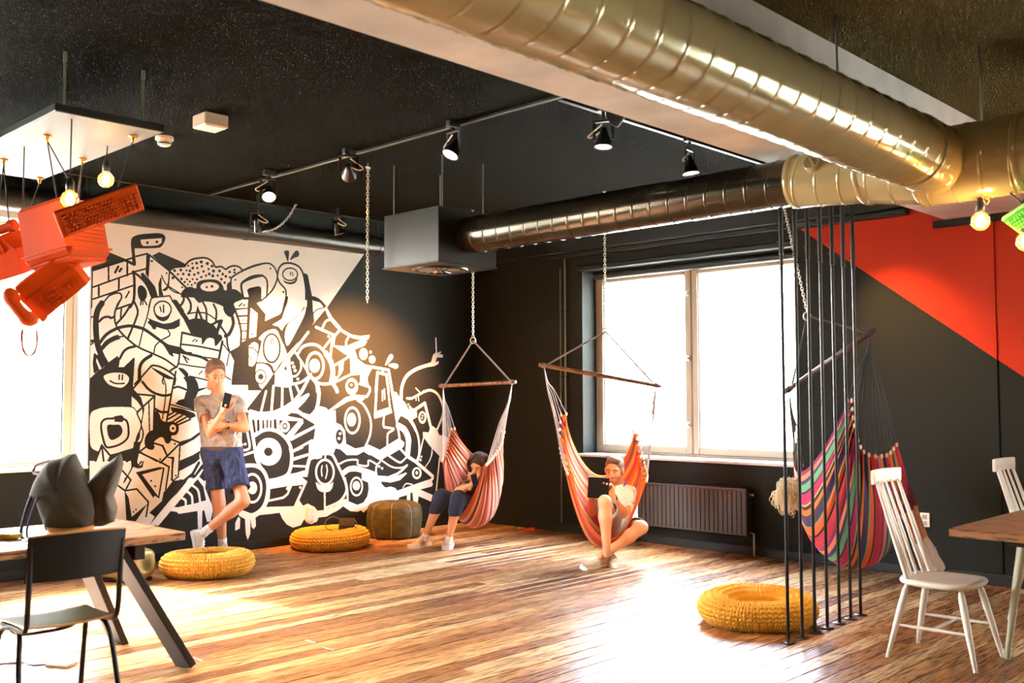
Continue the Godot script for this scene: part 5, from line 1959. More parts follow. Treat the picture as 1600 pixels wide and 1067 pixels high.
# head in its own axes: face along +z, crown along +y, centre at the ears; about 0.23 m tall
func head_mesh(s: SurfaceTool, xf: Transform3D, neck: Vector3, sc := 1.0) -> void:
	var f := Field.new(Vector3(-0.12, -0.15, -0.14), Vector3(0.12, 0.15, 0.15), 0.0055, 190.0)
	var T := func(x: float, y: float, z: float) -> Transform3D: return Transform3D(Basis(), Vector3(x, y, z))
	f.ellipsoid(T.call(0, 0.035, -0.012), Vector3(0.074, 0.082, 0.092))
	f.ellipsoid(T.call(0, -0.02, 0.022), Vector3(0.064, 0.08, 0.066))
	f.ellipsoid(T.call(0, -0.072, 0.042), Vector3(0.040, 0.034, 0.044))
	f.ellipsoid(T.call(0, -0.094, 0.062), Vector3(0.021, 0.016, 0.02))
	f.ellipsoid(T.call(0, 0.028, 0.066), Vector3(0.056, 0.016, 0.02))
	f.ellipsoid(T.call(0.032, -0.03, 0.058), Vector3(0.024, 0.02, 0.022))
	f.ellipsoid(T.call(-0.032, -0.03, 0.058), Vector3(0.024, 0.02, 0.022))
	f.capsule(Vector3(0, 0.018, 0.082), Vector3(0, -0.026, 0.104), 0.0095, 0.013)
	f.capsule(Vector3(-0.012, -0.032, 0.09), Vector3(0.012, -0.032, 0.09), 0.009, 0.009)
	for g in [-1.0, 1.0]:
		f.ellipsoid(Transform3D(Basis(), Vector3(0.028 * g, 0.004, 0.09)), Vector3(0.017, 0.011, 0.014), true)
		f.ellipsoid(Transform3D(Basis(Vector3.UP, 0.35 * g), Vector3(0.079 * g, -0.008, -0.006)), Vector3(0.009, 0.032, 0.02))
	f.capsule(Vector3(-0.018, -0.06, 0.083), Vector3(0.018, -0.06, 0.083), 0.0065, 0.0065)
	f.capsule(Vector3(-0.014, -0.07, 0.082), Vector3(0.014, -0.07, 0.082), 0.007, 0.007)
	f.capsule(Vector3(0, -0.05, -0.02), Vector3(0, -0.13, -0.035), 0.054, 0.054)
	var tmp := st()
	f.mesh(tmp)
	var arr := tmp.commit_to_arrays()
	var vs: PackedVector3Array = arr[Mesh.ARRAY_VERTEX]
	s.set_smooth_group(0)
	for v in vs:
		s.add_vertex(xf * (v * sc))

func face_parts(parent: Node, xf: Transform3D, brow: Material, sc := 1.0) -> void:
	var white := M.eye_white as Material
	var dark := M.eye_dark as Material
	for g in [-1.0, 1.0]:
		var s := st()
		ball(s, xf * Transform3D(Basis().scaled(Vector3(0.0125, 0.0052, 0.008) * sc), Vector3(0.028 * g, 0.002, 0.0775) * sc), 12, 8)
		var e := obj("eye", s, white, parent)
		s = st()
		ball(s, xf * Transform3D(Basis().scaled(Vector3(0.0062, 0.0046, 0.004) * sc), Vector3(0.028 * g, 0.0012, 0.0842) * sc), 10, 6)
		obj("iris", s, dark, e)
		s = st()
		tube(s, spline([xf * (Vector3(0.012 * g, 0.023, 0.089) * sc), xf * (Vector3(0.03 * g, 0.029, 0.085) * sc), xf * (Vector3(0.047 * g, 0.021, 0.072) * sc)], 4), [0.003, 0.0035, 0.0035, 0.004, 0.004, 0.0035, 0.003, 0.0025, 0.002].map(func(r): return r * sc), 6)
		obj("eyebrow", s, brow, parent)
	var s2 := st()
	tube(s2, spline([xf * (Vector3(-0.022, -0.0645, 0.0835) * sc), xf * (Vector3(0, -0.066, 0.0905) * sc), xf * (Vector3(0.022, -0.0645, 0.0835) * sc)], 4), 0.0028 * sc, 6)
	obj("mouth", s2, M.lip, parent)

# hand: wrist at the origin, fingers along +y, palm toward +z, thumb toward +x times side
func hand_mesh(s: SurfaceTool, wrist: Vector3, along: Vector3, palm: Vector3, side: float, curl: Array, thumb_in := 0.5) -> void:
	var y := along.normalized()
	var z := (palm - y * palm.dot(y)).normalized()
	var xf := Transform3D(Basis(y.cross(z), y, z), wrist)
	var f := Field.new(Vector3(-0.095, -0.06, -0.05), Vector3(0.095, 0.21, 0.11), 0.0048, 260.0)
	f.capsule(Vector3(0, -0.05, 0), Vector3(0, 0.01, 0), 0.026, 0.024, Vector3(1, 1, 1.3))
	for q in 4:
		var bx0 := (0.030 - 0.020 * q) * side
		f.capsule(Vector3(bx0 * 0.5, 0.012, 0), Vector3(bx0, 0.082 - 0.004 * absf(q - 1.0), 0), 0.0155, 0.0125)
	f.capsule(Vector3(0.018 * side, 0.02, 0.006), Vector3(0.03 * side, 0.045, 0.012), 0.017, 0.014)
	var lens := [[0.043, 0.026, 0.02], [0.048, 0.03, 0.021], [0.044, 0.028, 0.02], [0.034, 0.021, 0.018]]
	for q in 4:
		var p := Vector3((0.031 - 0.0205 * q) * side, 0.088 - 0.005 * absf(q - 1.0), 0)
		var a := 0.0
		var spread := (1.5 - q) * 0.05 * side
		for j in 3:
			a += curl[q] * [0.9, 1.1, 0.7][j]
			var d := Vector3(sin(spread) * cos(a), cos(spread) * cos(a), sin(a))
			var e: Vector3 = p + d * lens[q][j]
			f.capsule(p, e, 0.0095 - 0.0008 * j, 0.0088 - 0.0008 * j)
			p = e
	var tp := Vector3(0.026 * side, 0.03, 0.008)
	for e in [[Vector3(0.62 * side, 0.6, 0.35), 0.04], [Vector3((0.5 - thumb_in * 0.5) * side, 0.8, 0.35 + thumb_in * 0.4), 0.032], [Vector3((0.3 - thumb_in * 0.7) * side, 0.85, 0.4 + thumb_in * 0.3), 0.025]]:
		var e2: Vector3 = tp + e[0].normalized() * e[1]
		f.capsule(tp, e2, 0.0115, 0.0102)
		tp = e2
	var tmp := st()
	f.mesh(tmp)
	var vs: PackedVector3Array = tmp.commit_to_arrays()[Mesh.ARRAY_VERTEX]
	s.set_smooth_group(0)
	for v in vs:
		s.add_vertex(xf * v)

# a low sneaker: ankle point, toe direction, up; the sole's underside lies at the foot's base
func sneaker(parent: Node, heel: Vector3, toe: Vector3, up: Vector3, upper: Material, scale := 1.0) -> void:
	# heel: floor point below the heel; toe: direction; up: away from the sole
	var z := toe.normalized()
	var x := up.cross(z).normalized()
	var y := z.cross(x)
	var xf := Transform3D(Basis(x, y, z).scaled_local(Vector3.ONE * scale), heel)
	var wid := func(t: float) -> float: return 0.036 + 0.014 * smoothstep(0.25, 0.7, t) - 0.022 * pow(maxf(t - 0.72, 0.0) / 0.28, 2.0) - 0.01 * pow(maxf(0.12 - t, 0.0) / 0.12, 2.0)
	var hgt := func(t: float) -> float: return 0.098 - 0.002 * t if t < 0.32 else lerpf(0.098, 0.036, smoothstep(0.3, 0.95, t))
	var body := grid(20, 24, func(u: float, v: float) -> Vector3:
		var t := clampf(v, 0.0, 1.0)
		var w: float = wid.call(t)
		var h: float = hgt.call(t)
		var endk := 0.0 if v <= 0.0 or v >= 1.0 else 1.0
		var a := PI * u
		return xf * Vector3(cos(a) * w * endk * (1.0 - 0.25 * sin(a)), 0.02 + (h - 0.02) * pow(sin(a), 0.7) * (endk if v > 0.5 else 1.0) * (1.0 if v > 0.0 else 0.6), -0.04 + 0.285 * t))
	var sh := inst("shoe", body, upper, parent)
	var s := st()
	var outl := []
	for i in 36:
		var q := TAU * i / 36
		var t := 0.5 - 0.5 * cos(q)
		outl.append(Vector3((wid.call(t) + 0.004) * (1.0 if sin(q) > 0 else -1.0) * clampf(absf(sin(q)) * 3.0, 0.0, 1.0), 0, -0.045 + 0.295 * t))
	for k in 36:
		var a: Vector3 = outl[k]
		var b: Vector3 = outl[(k + 1) % 36]
		poly(s, [xf * a, xf * b, xf * (b + Vector3(0, 0.034, 0)), xf * (a + Vector3(0, 0.034, 0))], xf.basis * (a + b - Vector3(0, 0, 0.2)))
	poly(s, outl.map(func(p): return xf * p), -xf.basis.y)
	poly(s, outl.map(func(p): return xf * (p + Vector3(0, 0.034, 0))), xf.basis.y)
	obj("sole", s, M.shoe_sole, sh)
	s = st()
	for k in 4:
		var t := 0.42 + 0.09 * k
		var h: float = hgt.call(t) + 0.002
		tube(s, [xf * Vector3(-0.022, h - 0.008, -0.04 + 0.285 * t), xf * Vector3(0, h + 0.002, -0.035 + 0.285 * t), xf * Vector3(0.022, h - 0.008, -0.04 + 0.285 * t)], 0.0035 * scale, 5)
	obj("laces", s, M.shoe_sole, sh)

# open cuff round a limb: a sleeve, a trouser leg or a sock, as a closed shell
func cuff(s: SurfaceTool, pts: Array, rad: Array, thick := 0.006) -> void:
	var p := pts.duplicate()
	var r := rad.duplicate()
	for i in range(pts.size() - 1, -1, -1):
		p.append(pts[i])
		r.append(rad[i] - thick)
	var rings := []
	var nrm := frame_along(pts[1] - pts[0]).x
	for i in p.size():
		var j := i if i < pts.size() else 2 * pts.size() - 1 - i
		var t: Vector3 = (pts[mini(j + 1, pts.size() - 1)] - pts[maxi(j - 1, 0)]).normalized()
		var nn := (nrm - t * nrm.dot(t)).normalized()
		var bn := t.cross(nn)
		var ring := []
		for k in 20:
			var w := TAU * k / 20
			var fold := 1.0 + 0.035 * sin(3.0 * w + j * 1.7) + 0.02 * sin(7.0 * w + j)
			ring.append(p[i] + (nn * cos(w) + bn * sin(w)) * r[i] * fold)
		rings.append(ring)
	s.set_smooth_group(0)
	for i in rings.size() - 1:
		for k in 20:
			var k2 := (k + 1) % 20
			quad4(s, rings[i][k], rings[i][k2], rings[i + 1][k2], rings[i + 1][k])

func limb_pts(a: Vector3, b: Vector3, t0: float, t1: float, n := 5) -> Array:
	var o := []
	for i in n:
		o.append(a.lerp(b, lerpf(t0, t1, float(i) / (n - 1))))
	return o

# hair as a shell on the head: ellipsoids in head axes, cut free of the face
func hair_mesh(s: SurfaceTool, xf: Transform3D, lumps: Array, cuts: Array, sc := 1.0) -> void:
	var f := Field.new(Vector3(-0.16, -0.34, -0.2), Vector3(0.16, 0.19, 0.17), 0.0065, 170.0)
	for e in lumps:
		if e.size() == 2:
			f.ellipsoid(Transform3D(Basis(), e[0]), e[1])
		else:
			f.capsule(e[0], e[1], e[2], e[3])
	for e in cuts:
		f.ellipsoid(Transform3D(Basis(), e[0]), e[1], true)
	var tmp := st()
	f.mesh(tmp)
	var vs: PackedVector3Array = tmp.commit_to_arrays()[Mesh.ARRAY_VERTEX]
	s.set_smooth_group(0)
	for v in vs:
		s.add_vertex(xf * (v * sc))


# ---------------------------------------------------------------- hammock chairs
func stripes(bands: Array, repeat: int, seed_: int) -> ImageTexture:
	var w := 96
	var h := 512
	var im := Image.create(w, h, false, Image.FORMAT_RGB8)
	var total := 0.0
	for b in bands: total += b[1]
	var r := RandomNumberGenerator.new()
	r.seed = seed_
	for y in h:
		var t := fposmod(float(y) / h * repeat, 1.0) * total
		var c := Color.WHITE
		for b in bands:
			if t < b[1]:
				c = b[0]
				break
			t -= b[1]
		var row: Color = c * (0.9 + 0.1 * r.randf())
		for x in w:
			im.set_pixel(x, y, row * (0.92 + 0.08 * r.randf()))
	return ImageTexture.create_from_image(im)

# le, re, mid: control points from the front edge (v = 0) to the back's top edge (v = 1)
func hammock(label: String, ring: Vector3, ends: Array, le: Array, mid: Array, re: Array, cloth: Material, cord: Material, bar_mat: Material, chain_label: String, chain_top: Vector3, loops := 13) -> Node3D:
	var base := Vector3(ring.x, 0, ring.z)
	var t := thing("hammock_chair", label, "hammock chair", base, 0.0, "hanging hammock chairs")
	var P := func(a: Array) -> Array: return spline(a.map(func(p): return p - base), 12)
	var L0: Array = P.call(le)
	var M0: Array = P.call(mid)
	var R0: Array = P.call(re)
	var pick := func(a: Array, v: float) -> Vector3:
		var x := clampf(v, 0, 1) * (a.size() - 1)
		var i := mini(int(x), a.size() - 2)
		return a[i].lerp(a[i + 1], x - i)
	var surf := func(u: float, v: float) -> Vector3:
		var l: Vector3 = pick.call(L0, v)
		var m: Vector3 = pick.call(M0, v)
		var r: Vector3 = pick.call(R0, v)
		var c := m * 2.0 - (l + r) * 0.5
		var p := l * (1 - u) * (1 - u) + c * 2.0 * u * (1 - u) + r * u * u
		var l2: Vector3 = pick.call(L0, v + 0.02) - pick.call(L0, v - 0.02)
		var chord := (r - l).normalized()
		var edge := maxf(exp(-u * 6.0), exp(-(1.0 - u) * 6.0))
		var nn := chord.cross((pick.call(M0, v + 0.03) as Vector3) - (pick.call(M0, v - 0.03) as Vector3)).normalized()
		# gathered folds run in from the string edges
		var fold := sin(v * loops * TAU) * 0.016 * edge + 0.007 * sin(v * 19.0 + u * 5.0) * (1.0 - edge)
		var scallop := (0.5 + 0.5 * cos(v * loops * TAU)) * 0.05 * (exp(-u * 14.0) + exp(-(1.0 - u) * 14.0))
		return p + nn * fold + chord * scallop * (1.0 if u < 0.5 else -1.0) + Vector3.DOWN * scallop * 0.2
	inst("cloth", grid(48, 130, surf), cloth, t)
	# strings from each end of the bar to the loops of the cloth
	for side in 2:
		var s := st()
		var knot := st()
		var e: Vector3 = ends[side] - base
		for k in loops + 1:
			var v := (k + 0.5) / (loops + 0.0) if k < loops else 1.0
			v = clampf(v, 0.0, 1.0)
			var q: Vector3 = surf.call(float(side), v)
			var sag := e.lerp(q, 0.5) + (q - e).cross(Vector3.UP) * 0.03 * sin(k * 2.3)
			tube(s, spline([e + Vector3(0, -0.015, 0), e.lerp(sag, 0.4) + Vector3(0, -0.06, 0), sag, q], 4), 0.0036, 5)
			ball(knot, Transform3D(Basis().scaled(Vector3(0.011, 0.018, 0.011)), q), 8, 6)
		obj("strings", s, cord, t).set_meta("kind", "stuff")
		obj("loop_knots", knot, M.knot, t).set_meta("kind", "stuff")
		var wrap := st()
		var bd: Vector3 = (ends[1] - ends[0]).normalized()
		for k in 3:
			tube(wrap, [e + bd * (0.012 * (k - 1)) - bd * 0.004, e + bd * (0.012 * (k - 1)) + bd * 0.004], 0.024, 10)
		obj("end_binding", wrap, cord, t)
	var s2 := st()
	var d: Vector3 = (ends[1] - ends[0]).normalized()
	tube(s2, [ends[0] - base - d * 0.05, ends[0] - base - d * 0.045, ends[1] - base + d * 0.045, ends[1] - base + d * 0.05], [0.014, 0.019, 0.019, 0.014], 14)
	obj("spreader_bar", s2, bar_mat, t)
	for side in 2:
		s2 = st()
		var e: Vector3 = ends[side] - base - d * 0.03 * (1.0 if side else -1.0)
		tube(s2, [ring - base, e + Vector3(0, 0.016, 0)], 0.007, 6)
		tube(s2, [ring - base + d * 0.008, e + d * 0.012 + Vector3(0, 0.016, 0)], 0.004, 6)
		obj("suspension_cord", s2, cord, t)
	s2 = st()
	var rp := []
	for k in 16:
		rp.append(ring - base + Vector3(cos(TAU * k / 16) * 0.026 * right_v.x, sin(TAU * k / 16) * 0.03, cos(TAU * k / 16) * 0.026 * right_v.z))
	tube(s2, rp, 0.006, 8, false, true)
	obj("ring", s2, M.chain, t)
	var c := thing("hammock_chain", chain_label, "chain", chain_top)
	s2 = st()
	chain(s2, [Vector3.ZERO, ring + Vector3(0, 0.035, 0) - chain_top])
	obj("links", s2, M.chain, c)
	return t

func cloth_mat(tex: Texture2D) -> StandardMaterial3D:
	var m := mat(Color.WHITE, 0.8)
	m.albedo_texture = tex
	m.backlight_enabled = true
	m.backlight = Color(0.35, 0.35, 0.35)
	return m

func build_hammocks() -> void:
	M.knot = mat(g8(228, 190, 150), 0.7)
	var rust := [[g8(176, 72, 48), 3.0], [g8(212, 140, 112), 1.2], [g8(120, 46, 40), 1.6], [g8(226, 178, 150), 0.8], [g8(196, 96, 60), 2.0], [g8(150, 110, 104), 1.0], [g8(214, 122, 86), 1.4], [g8(98, 40, 40), 1.0]]
	var flame := [[g8(236, 104, 24), 2.6], [g8(214, 50, 40), 1.6], [g8(150, 96, 74), 1.0], [g8(240, 138, 36), 1.8], [g8(196, 38, 52), 1.4], [g8(132, 78, 60), 1.2], [g8(232, 84, 30), 2.2], [g8(244, 170, 60), 0.6]]
	var carnival := [[g8(196, 44, 60), 2.0], [g8(40, 24, 40), 0.35], [g8(226, 96, 34), 1.5], [g8(92, 150, 96), 0.25], [g8(66, 40, 74), 1.7], [g8(224, 110, 34), 0.9], [g8(48, 26, 44), 0.5], [g8(186, 176, 90), 0.3], [g8(184, 34, 90), 1.5], [g8(44, 26, 46), 0.3], [g8(110, 172, 122), 1.1], [g8(62, 46, 96), 0.6], [g8(228, 134, 92), 0.8], [g8(140, 40, 100), 0.6]]
	var wood := wood_mat(g8(168, 112, 62), Vector3(1, 1, 6), 0.1)
	var cord_grey := mat(g8(150, 136, 128), 0.8)
	var cord_dark := mat(g8(58, 60, 58), 0.8)
	var r1 := at(739, 532, 9.95)
	hammock("rust and pink striped hammock chair holding a woman, in the corner by the mural", r1,
		[at(692, 603, 10.28), at(800, 597, 9.62)],
		[at(691, 722, 10.02), at(694, 712, 10.22), at(700, 690, 10.42), at(706, 668, 10.55)],
		[at(712, 806, 9.72), at(742, 826, 9.86), at(768, 800, 10.1), at(772, 752, 10.25), at(757, 716, 10.36)],
		[at(759, 727, 9.36), at(768, 718, 9.44), at(781, 700, 9.62), at(789, 672, 9.85)],
		cloth_mat(stripes(rust, 4, 1)), cord_grey, wood, "steel chain above the hammock chair in the corner", Vector3(r1.x, CEIL, r1.z))
	var r2 := at(946, 518, 9.05)
	hammock("orange and red striped hammock chair holding a boy, in front of the window", r2,
		[at(850, 571, 8.95), at(1025, 602, 9.1)],
		[at(888, 742, 8.62), at(880, 722, 8.78), at(874, 690, 9.0), at(877, 643, 9.22)],
		[at(950, 842, 8.62), at(938, 856, 8.85), at(948, 832, 9.2), at(940, 780, 9.4), at(935, 742, 9.48)],
		[at(1010, 753, 8.72), at(1011, 740, 8.9), at(1004, 715, 9.15), at(997, 674, 9.38)],
		cloth_mat(stripes(flame, 3, 2)), cord_grey, wood, "steel chain above the hammock chair in front of the window", Vector3(r2.x, CEIL, r2.z))
	var r3 := at(1261, 494, 7.4)
	hammock("multicoloured striped hammock chair behind the row of thin poles", r3,
		[at(1233, 608, 7.62), at(1359, 520, 7.05)],
		[at(1262, 742, 7.95), at(1250, 735, 7.9), at(1243, 715, 7.8), at(1240, 690, 7.7)],
		[at(1398, 792, 7.55), at(1372, 872, 7.3), at(1322, 888, 7.1), at(1268, 832, 7.12), at(1258, 735, 7.25)],
		[at(1404, 692, 7.15), at(1384, 712, 7.05), at(1350, 706, 6.98), at(1336, 668, 6.98), at(1330, 619, 7.0)],
		cloth_mat(stripes(carnival, 3, 3)), cord_dark, mat(g8(70, 48, 44), 0.35), "steel chain slanting to the hammock chair behind the poles", at(1224, 318, 7.75), 15)


# ---------------------------------------------------------------- people
func cd(r: float, u: float, t: float) -> Vector3:  # image right, up, toward the viewer
	return (right_v * r + Vector3.UP * u - Vector3(fwd_v.x, 0, fwd_v.z).normalized() * t).normalized()

func body_bones(j: Dictionary, k := 1.0) -> Array:
	var b := torso_bones(j, k)
	b.append([j.neck, j.head + (j.neck - j.head) * 0.35, 0.054 * k, 0.052 * k])
	for s in ["l", "r"]:
		b.append([j["sh_" + s], j["el_" + s], 0.048 * k, 0.038 * k])
		b.append([j["el_" + s], j["el_" + s].lerp(j["wr_" + s], 0.3), 0.038 * k, 0.039 * k])
		b.append([j["el_" + s].lerp(j["wr_" + s], 0.3), j["wr_" + s], 0.039 * k, 0.026 * k])
		b.append([j["hip_" + s], j["kn_" + s], 0.084 * k, 0.056 * k])
		b.append([j["kn_" + s], j["kn_" + s].lerp(j["an_" + s], 0.3), 0.054 * k, 0.056 * k])
		b.append([j["kn_" + s].lerp(j["an_" + s], 0.3), j["an_" + s], 0.056 * k, 0.033 * k])
	return b

func torso_bones(j: Dictionary, k := 1.0, add := 0.0) -> Array:
	var pel: Vector3 = (j.hip_l + j.hip_r) * 0.5
	var shm: Vector3 = (j.sh_l + j.sh_r) * 0.5
	var cl: Vector3 = j.sh_l.lerp(shm, 0.42) + (pel - shm) * 0.22
	var cr: Vector3 = j.sh_r.lerp(shm, 0.42) + (pel - shm) * 0.22
	var b := []
	b.append([j.sh_l.lerp(shm, 0.12), j.sh_r.lerp(shm, 0.12), 0.058 * k + add, 0.058 * k + add])
	b.append([shm, j.neck, 0.07 * k + add, 0.052 * k + add])
	b.append([cl, cr, 0.092 * k + add, 0.092 * k + add])
	b.append([cl, j.hip_l, 0.086 * k + add, 0.088 * k + add])
	b.append([cr, j.hip_r, 0.086 * k + add, 0.088 * k + add])
	b.append([shm.lerp(pel, 0.25), pel, 0.09 * k + add, 0.098 * k + add])
	return b

func person(label: String, j: Dictionary, k: float, face: Vector3, crown: Vector3, hands: Array, origin: Vector3) -> Array:
	var t := thing("person", label, "person", origin)
	var jj := {}
	for q in j:
		jj[q] = j[q] - origin
	var s := st()
	flesh(s, body_bones(jj, k), 0.0135, 75.0)
	var hx := Transform3D(look_basis(face, crown), jj.head)
	head_mesh(s, hx, jj.neck, k * 1.06)
	for h in hands:
		hand_mesh(s, jj[h[0]], h[1], h[2], h[3], h[4], h[5])
	obj("body", s, M.skin, t)
	return [t, jj, hx]

func garment(called: String, parent: Node, bones: Array, cuts: Array, cuffs: Array, m: Material) -> MeshInstance3D:
	var s := st()
	flesh(s, bones, 0.0135, 75.0, cuts)
	for c in cuffs:
		cuff(s, c[0], c[1])
	return obj(called, s, m, parent)

func build_people() -> void:
	person_standing()
	person_woman()
	person_boy()
	person_resting()

func lerp_r(a: float, b: float, n := 5) -> Array:
	var o := []
	for i in n: o.append(lerpf(a, b, float(i) / (n - 1)))
	return o

func person_standing() -> void:
	var A := func(px: float, py: float, d: float) -> Vector3: return at(px, py, d - 0.13)
	var j := {"head": A.call(337, 585, 9.30), "neck": A.call(341, 615, 9.39), "sh_l": A.call(314, 629, 9.42), "sh_r": A.call(372, 629, 9.36), "el_l": A.call(329, 676, 9.16), "wr_l": A.call(348, 644, 9.06), "el_r": A.call(383, 668, 9.24), "wr_r": A.call(353, 664, 9.10),
		"hip_l": A.call(333, 706, 9.36), "hip_r": A.call(360, 706, 9.33), "kn_l": A.call(342, 786, 9.30), "kn_r": A.call(380, 783, 9.10), "an_l": A.call(348, 851, 9.34), "an_r": A.call(319, 832, 9.02)}
	j.toe_l = at(352, 862, 9.13)
	j.toe_r = at(305, 848, 8.91)
	var o := Vector3(j.an_l.x, 0, j.an_l.z)
	var face := cd(0.5, -0.38, 0.75)
	var out := person("young man in a grey t-shirt and navy shorts leaning on the mural, reading his phone", j, 1.0, face, cd(0.12, 1, 0.25), [["wr_l", cd(0.25, 0.9, 0.3), cd(0.5, 0.1, -0.6), -1.0, [0.75, 0.7, 0.7, 0.75], 0.6], ["wr_r", cd(-0.95, 0.05, 0.1), cd(0, 0.2, -1), 1.0, [0.25, 0.3, 0.3, 0.3], 0.2]], o)
	var t: Node3D = out[0]
	var q: Dictionary = out[1]
	var hx: Transform3D = out[2]
	face_parts(t, hx, M.hair_brown, 1.06)
	var s := st()
	hair_mesh(s, hx, [[Vector3(0, 0.048, -0.02), Vector3(0.083, 0.085, 0.1)], [Vector3(0, 0.1, 0.03), Vector3(0.06, 0.03, 0.055)], [Vector3(0, 0.0, -0.05), Vector3(0.078, 0.07, 0.062)]], [[Vector3(0, -0.012, 0.088), Vector3(0.086, 0.104, 0.07)], [Vector3(0, -0.1, 0.01), Vector3(0.1, 0.07, 0.12)]], 1.06)
	obj("hair", s, M.hair_brown, t)
	var pel: Vector3 = (q.hip_l + q.hip_r) * 0.5
	garment("t_shirt", t, torso_bones(q, 1.0, 0.014), [[pel + Vector3(0, 0.04, 0), Vector3.DOWN], [q.neck + Vector3(0, 0.012, 0), Vector3.UP]],
		[[limb_pts(q.sh_l, q.el_l, -0.08, 0.52), [0.06, 0.066, 0.066, 0.064, 0.066]], [limb_pts(q.sh_r, q.el_r, -0.08, 0.52), [0.06, 0.066, 0.066, 0.064, 0.066]]], M.grey_shirt)
	garment("shorts", t, [[q.hip_l, q.hip_r, 0.108, 0.108], [pel + Vector3(0, 0.05, 0), pel, 0.112, 0.112], [q.hip_l, q.hip_l.lerp(q.kn_l, 0.3), 0.108, 0.098], [q.hip_r, q.hip_r.lerp(q.kn_r, 0.3), 0.108, 0.098]], [[pel + Vector3(0, 0.05, 0), Vector3.UP]],
		[[limb_pts(q.hip_l, q.kn_l, 0.12, 0.74, 6), [0.1, 0.104, 0.1, 0.096, 0.093, 0.093]], [limb_pts(q.hip_r, q.kn_r, 0.12, 0.76, 6), [0.1, 0.104, 0.1, 0.096, 0.093, 0.093]]], M.navy)
	garment("belt", t, torso_bones(q, 1.0, 0.024), [[pel + Vector3(0, 0.05, 0), Vector3.UP], [pel + Vector3(0, 0.012, 0), Vector3.DOWN]], [], M.belt)
	sneaker(t, q.an_l + Vector3(0, -q.an_l.y + 0.0, 0) + cd(0, 0, -0.4) * 0.03, cd(0.45, 0, 0.9), Vector3.UP, M.shoe_white, 1.05)
	var heel := at(302, 836, 8.9) - o
	sneaker(t, heel, cd(0.28, -1, 0.05), cd(1, 0.25, 0.3), M.shoe_white, 1.0)
	for e in [["an_l", "kn_l"], ["an_r", "kn_r"]]:
		s = st()
		cuff(s, limb_pts(q[e[0]], q[e[1]], -0.06, 0.16), [0.042, 0.041, 0.041, 0.041, 0.041], 0.004)
		obj("sock", s, M.white_cloth, t)
	s = st()
	cuff(s, limb_pts(q.wr_r, q.el_r, 0.04, 0.15, 3), [0.034, 0.035, 0.034], 0.004)
	obj("wristwatch", s, M.dark_steel, t)
	# the phone in his hand
	var pc := j.wr_l + cd(0.35, 0.75, 0.35) * 0.125 as Vector3
	var ph := thing("smartphone", "black phone held up by the man leaning on the mural", "phone", pc)
	s = st()
	bx(s, Transform3D(Basis(cd(0.95, -0.25, 0.2), cd(0.25, 0.95, 0.1), cd(-0.2, -0.05, 1)).orthonormalized(), Vector3.ZERO), Vector3(0.07, 0.135, 0.009), 0.003)
	obj("case", s, M.device_black, ph)

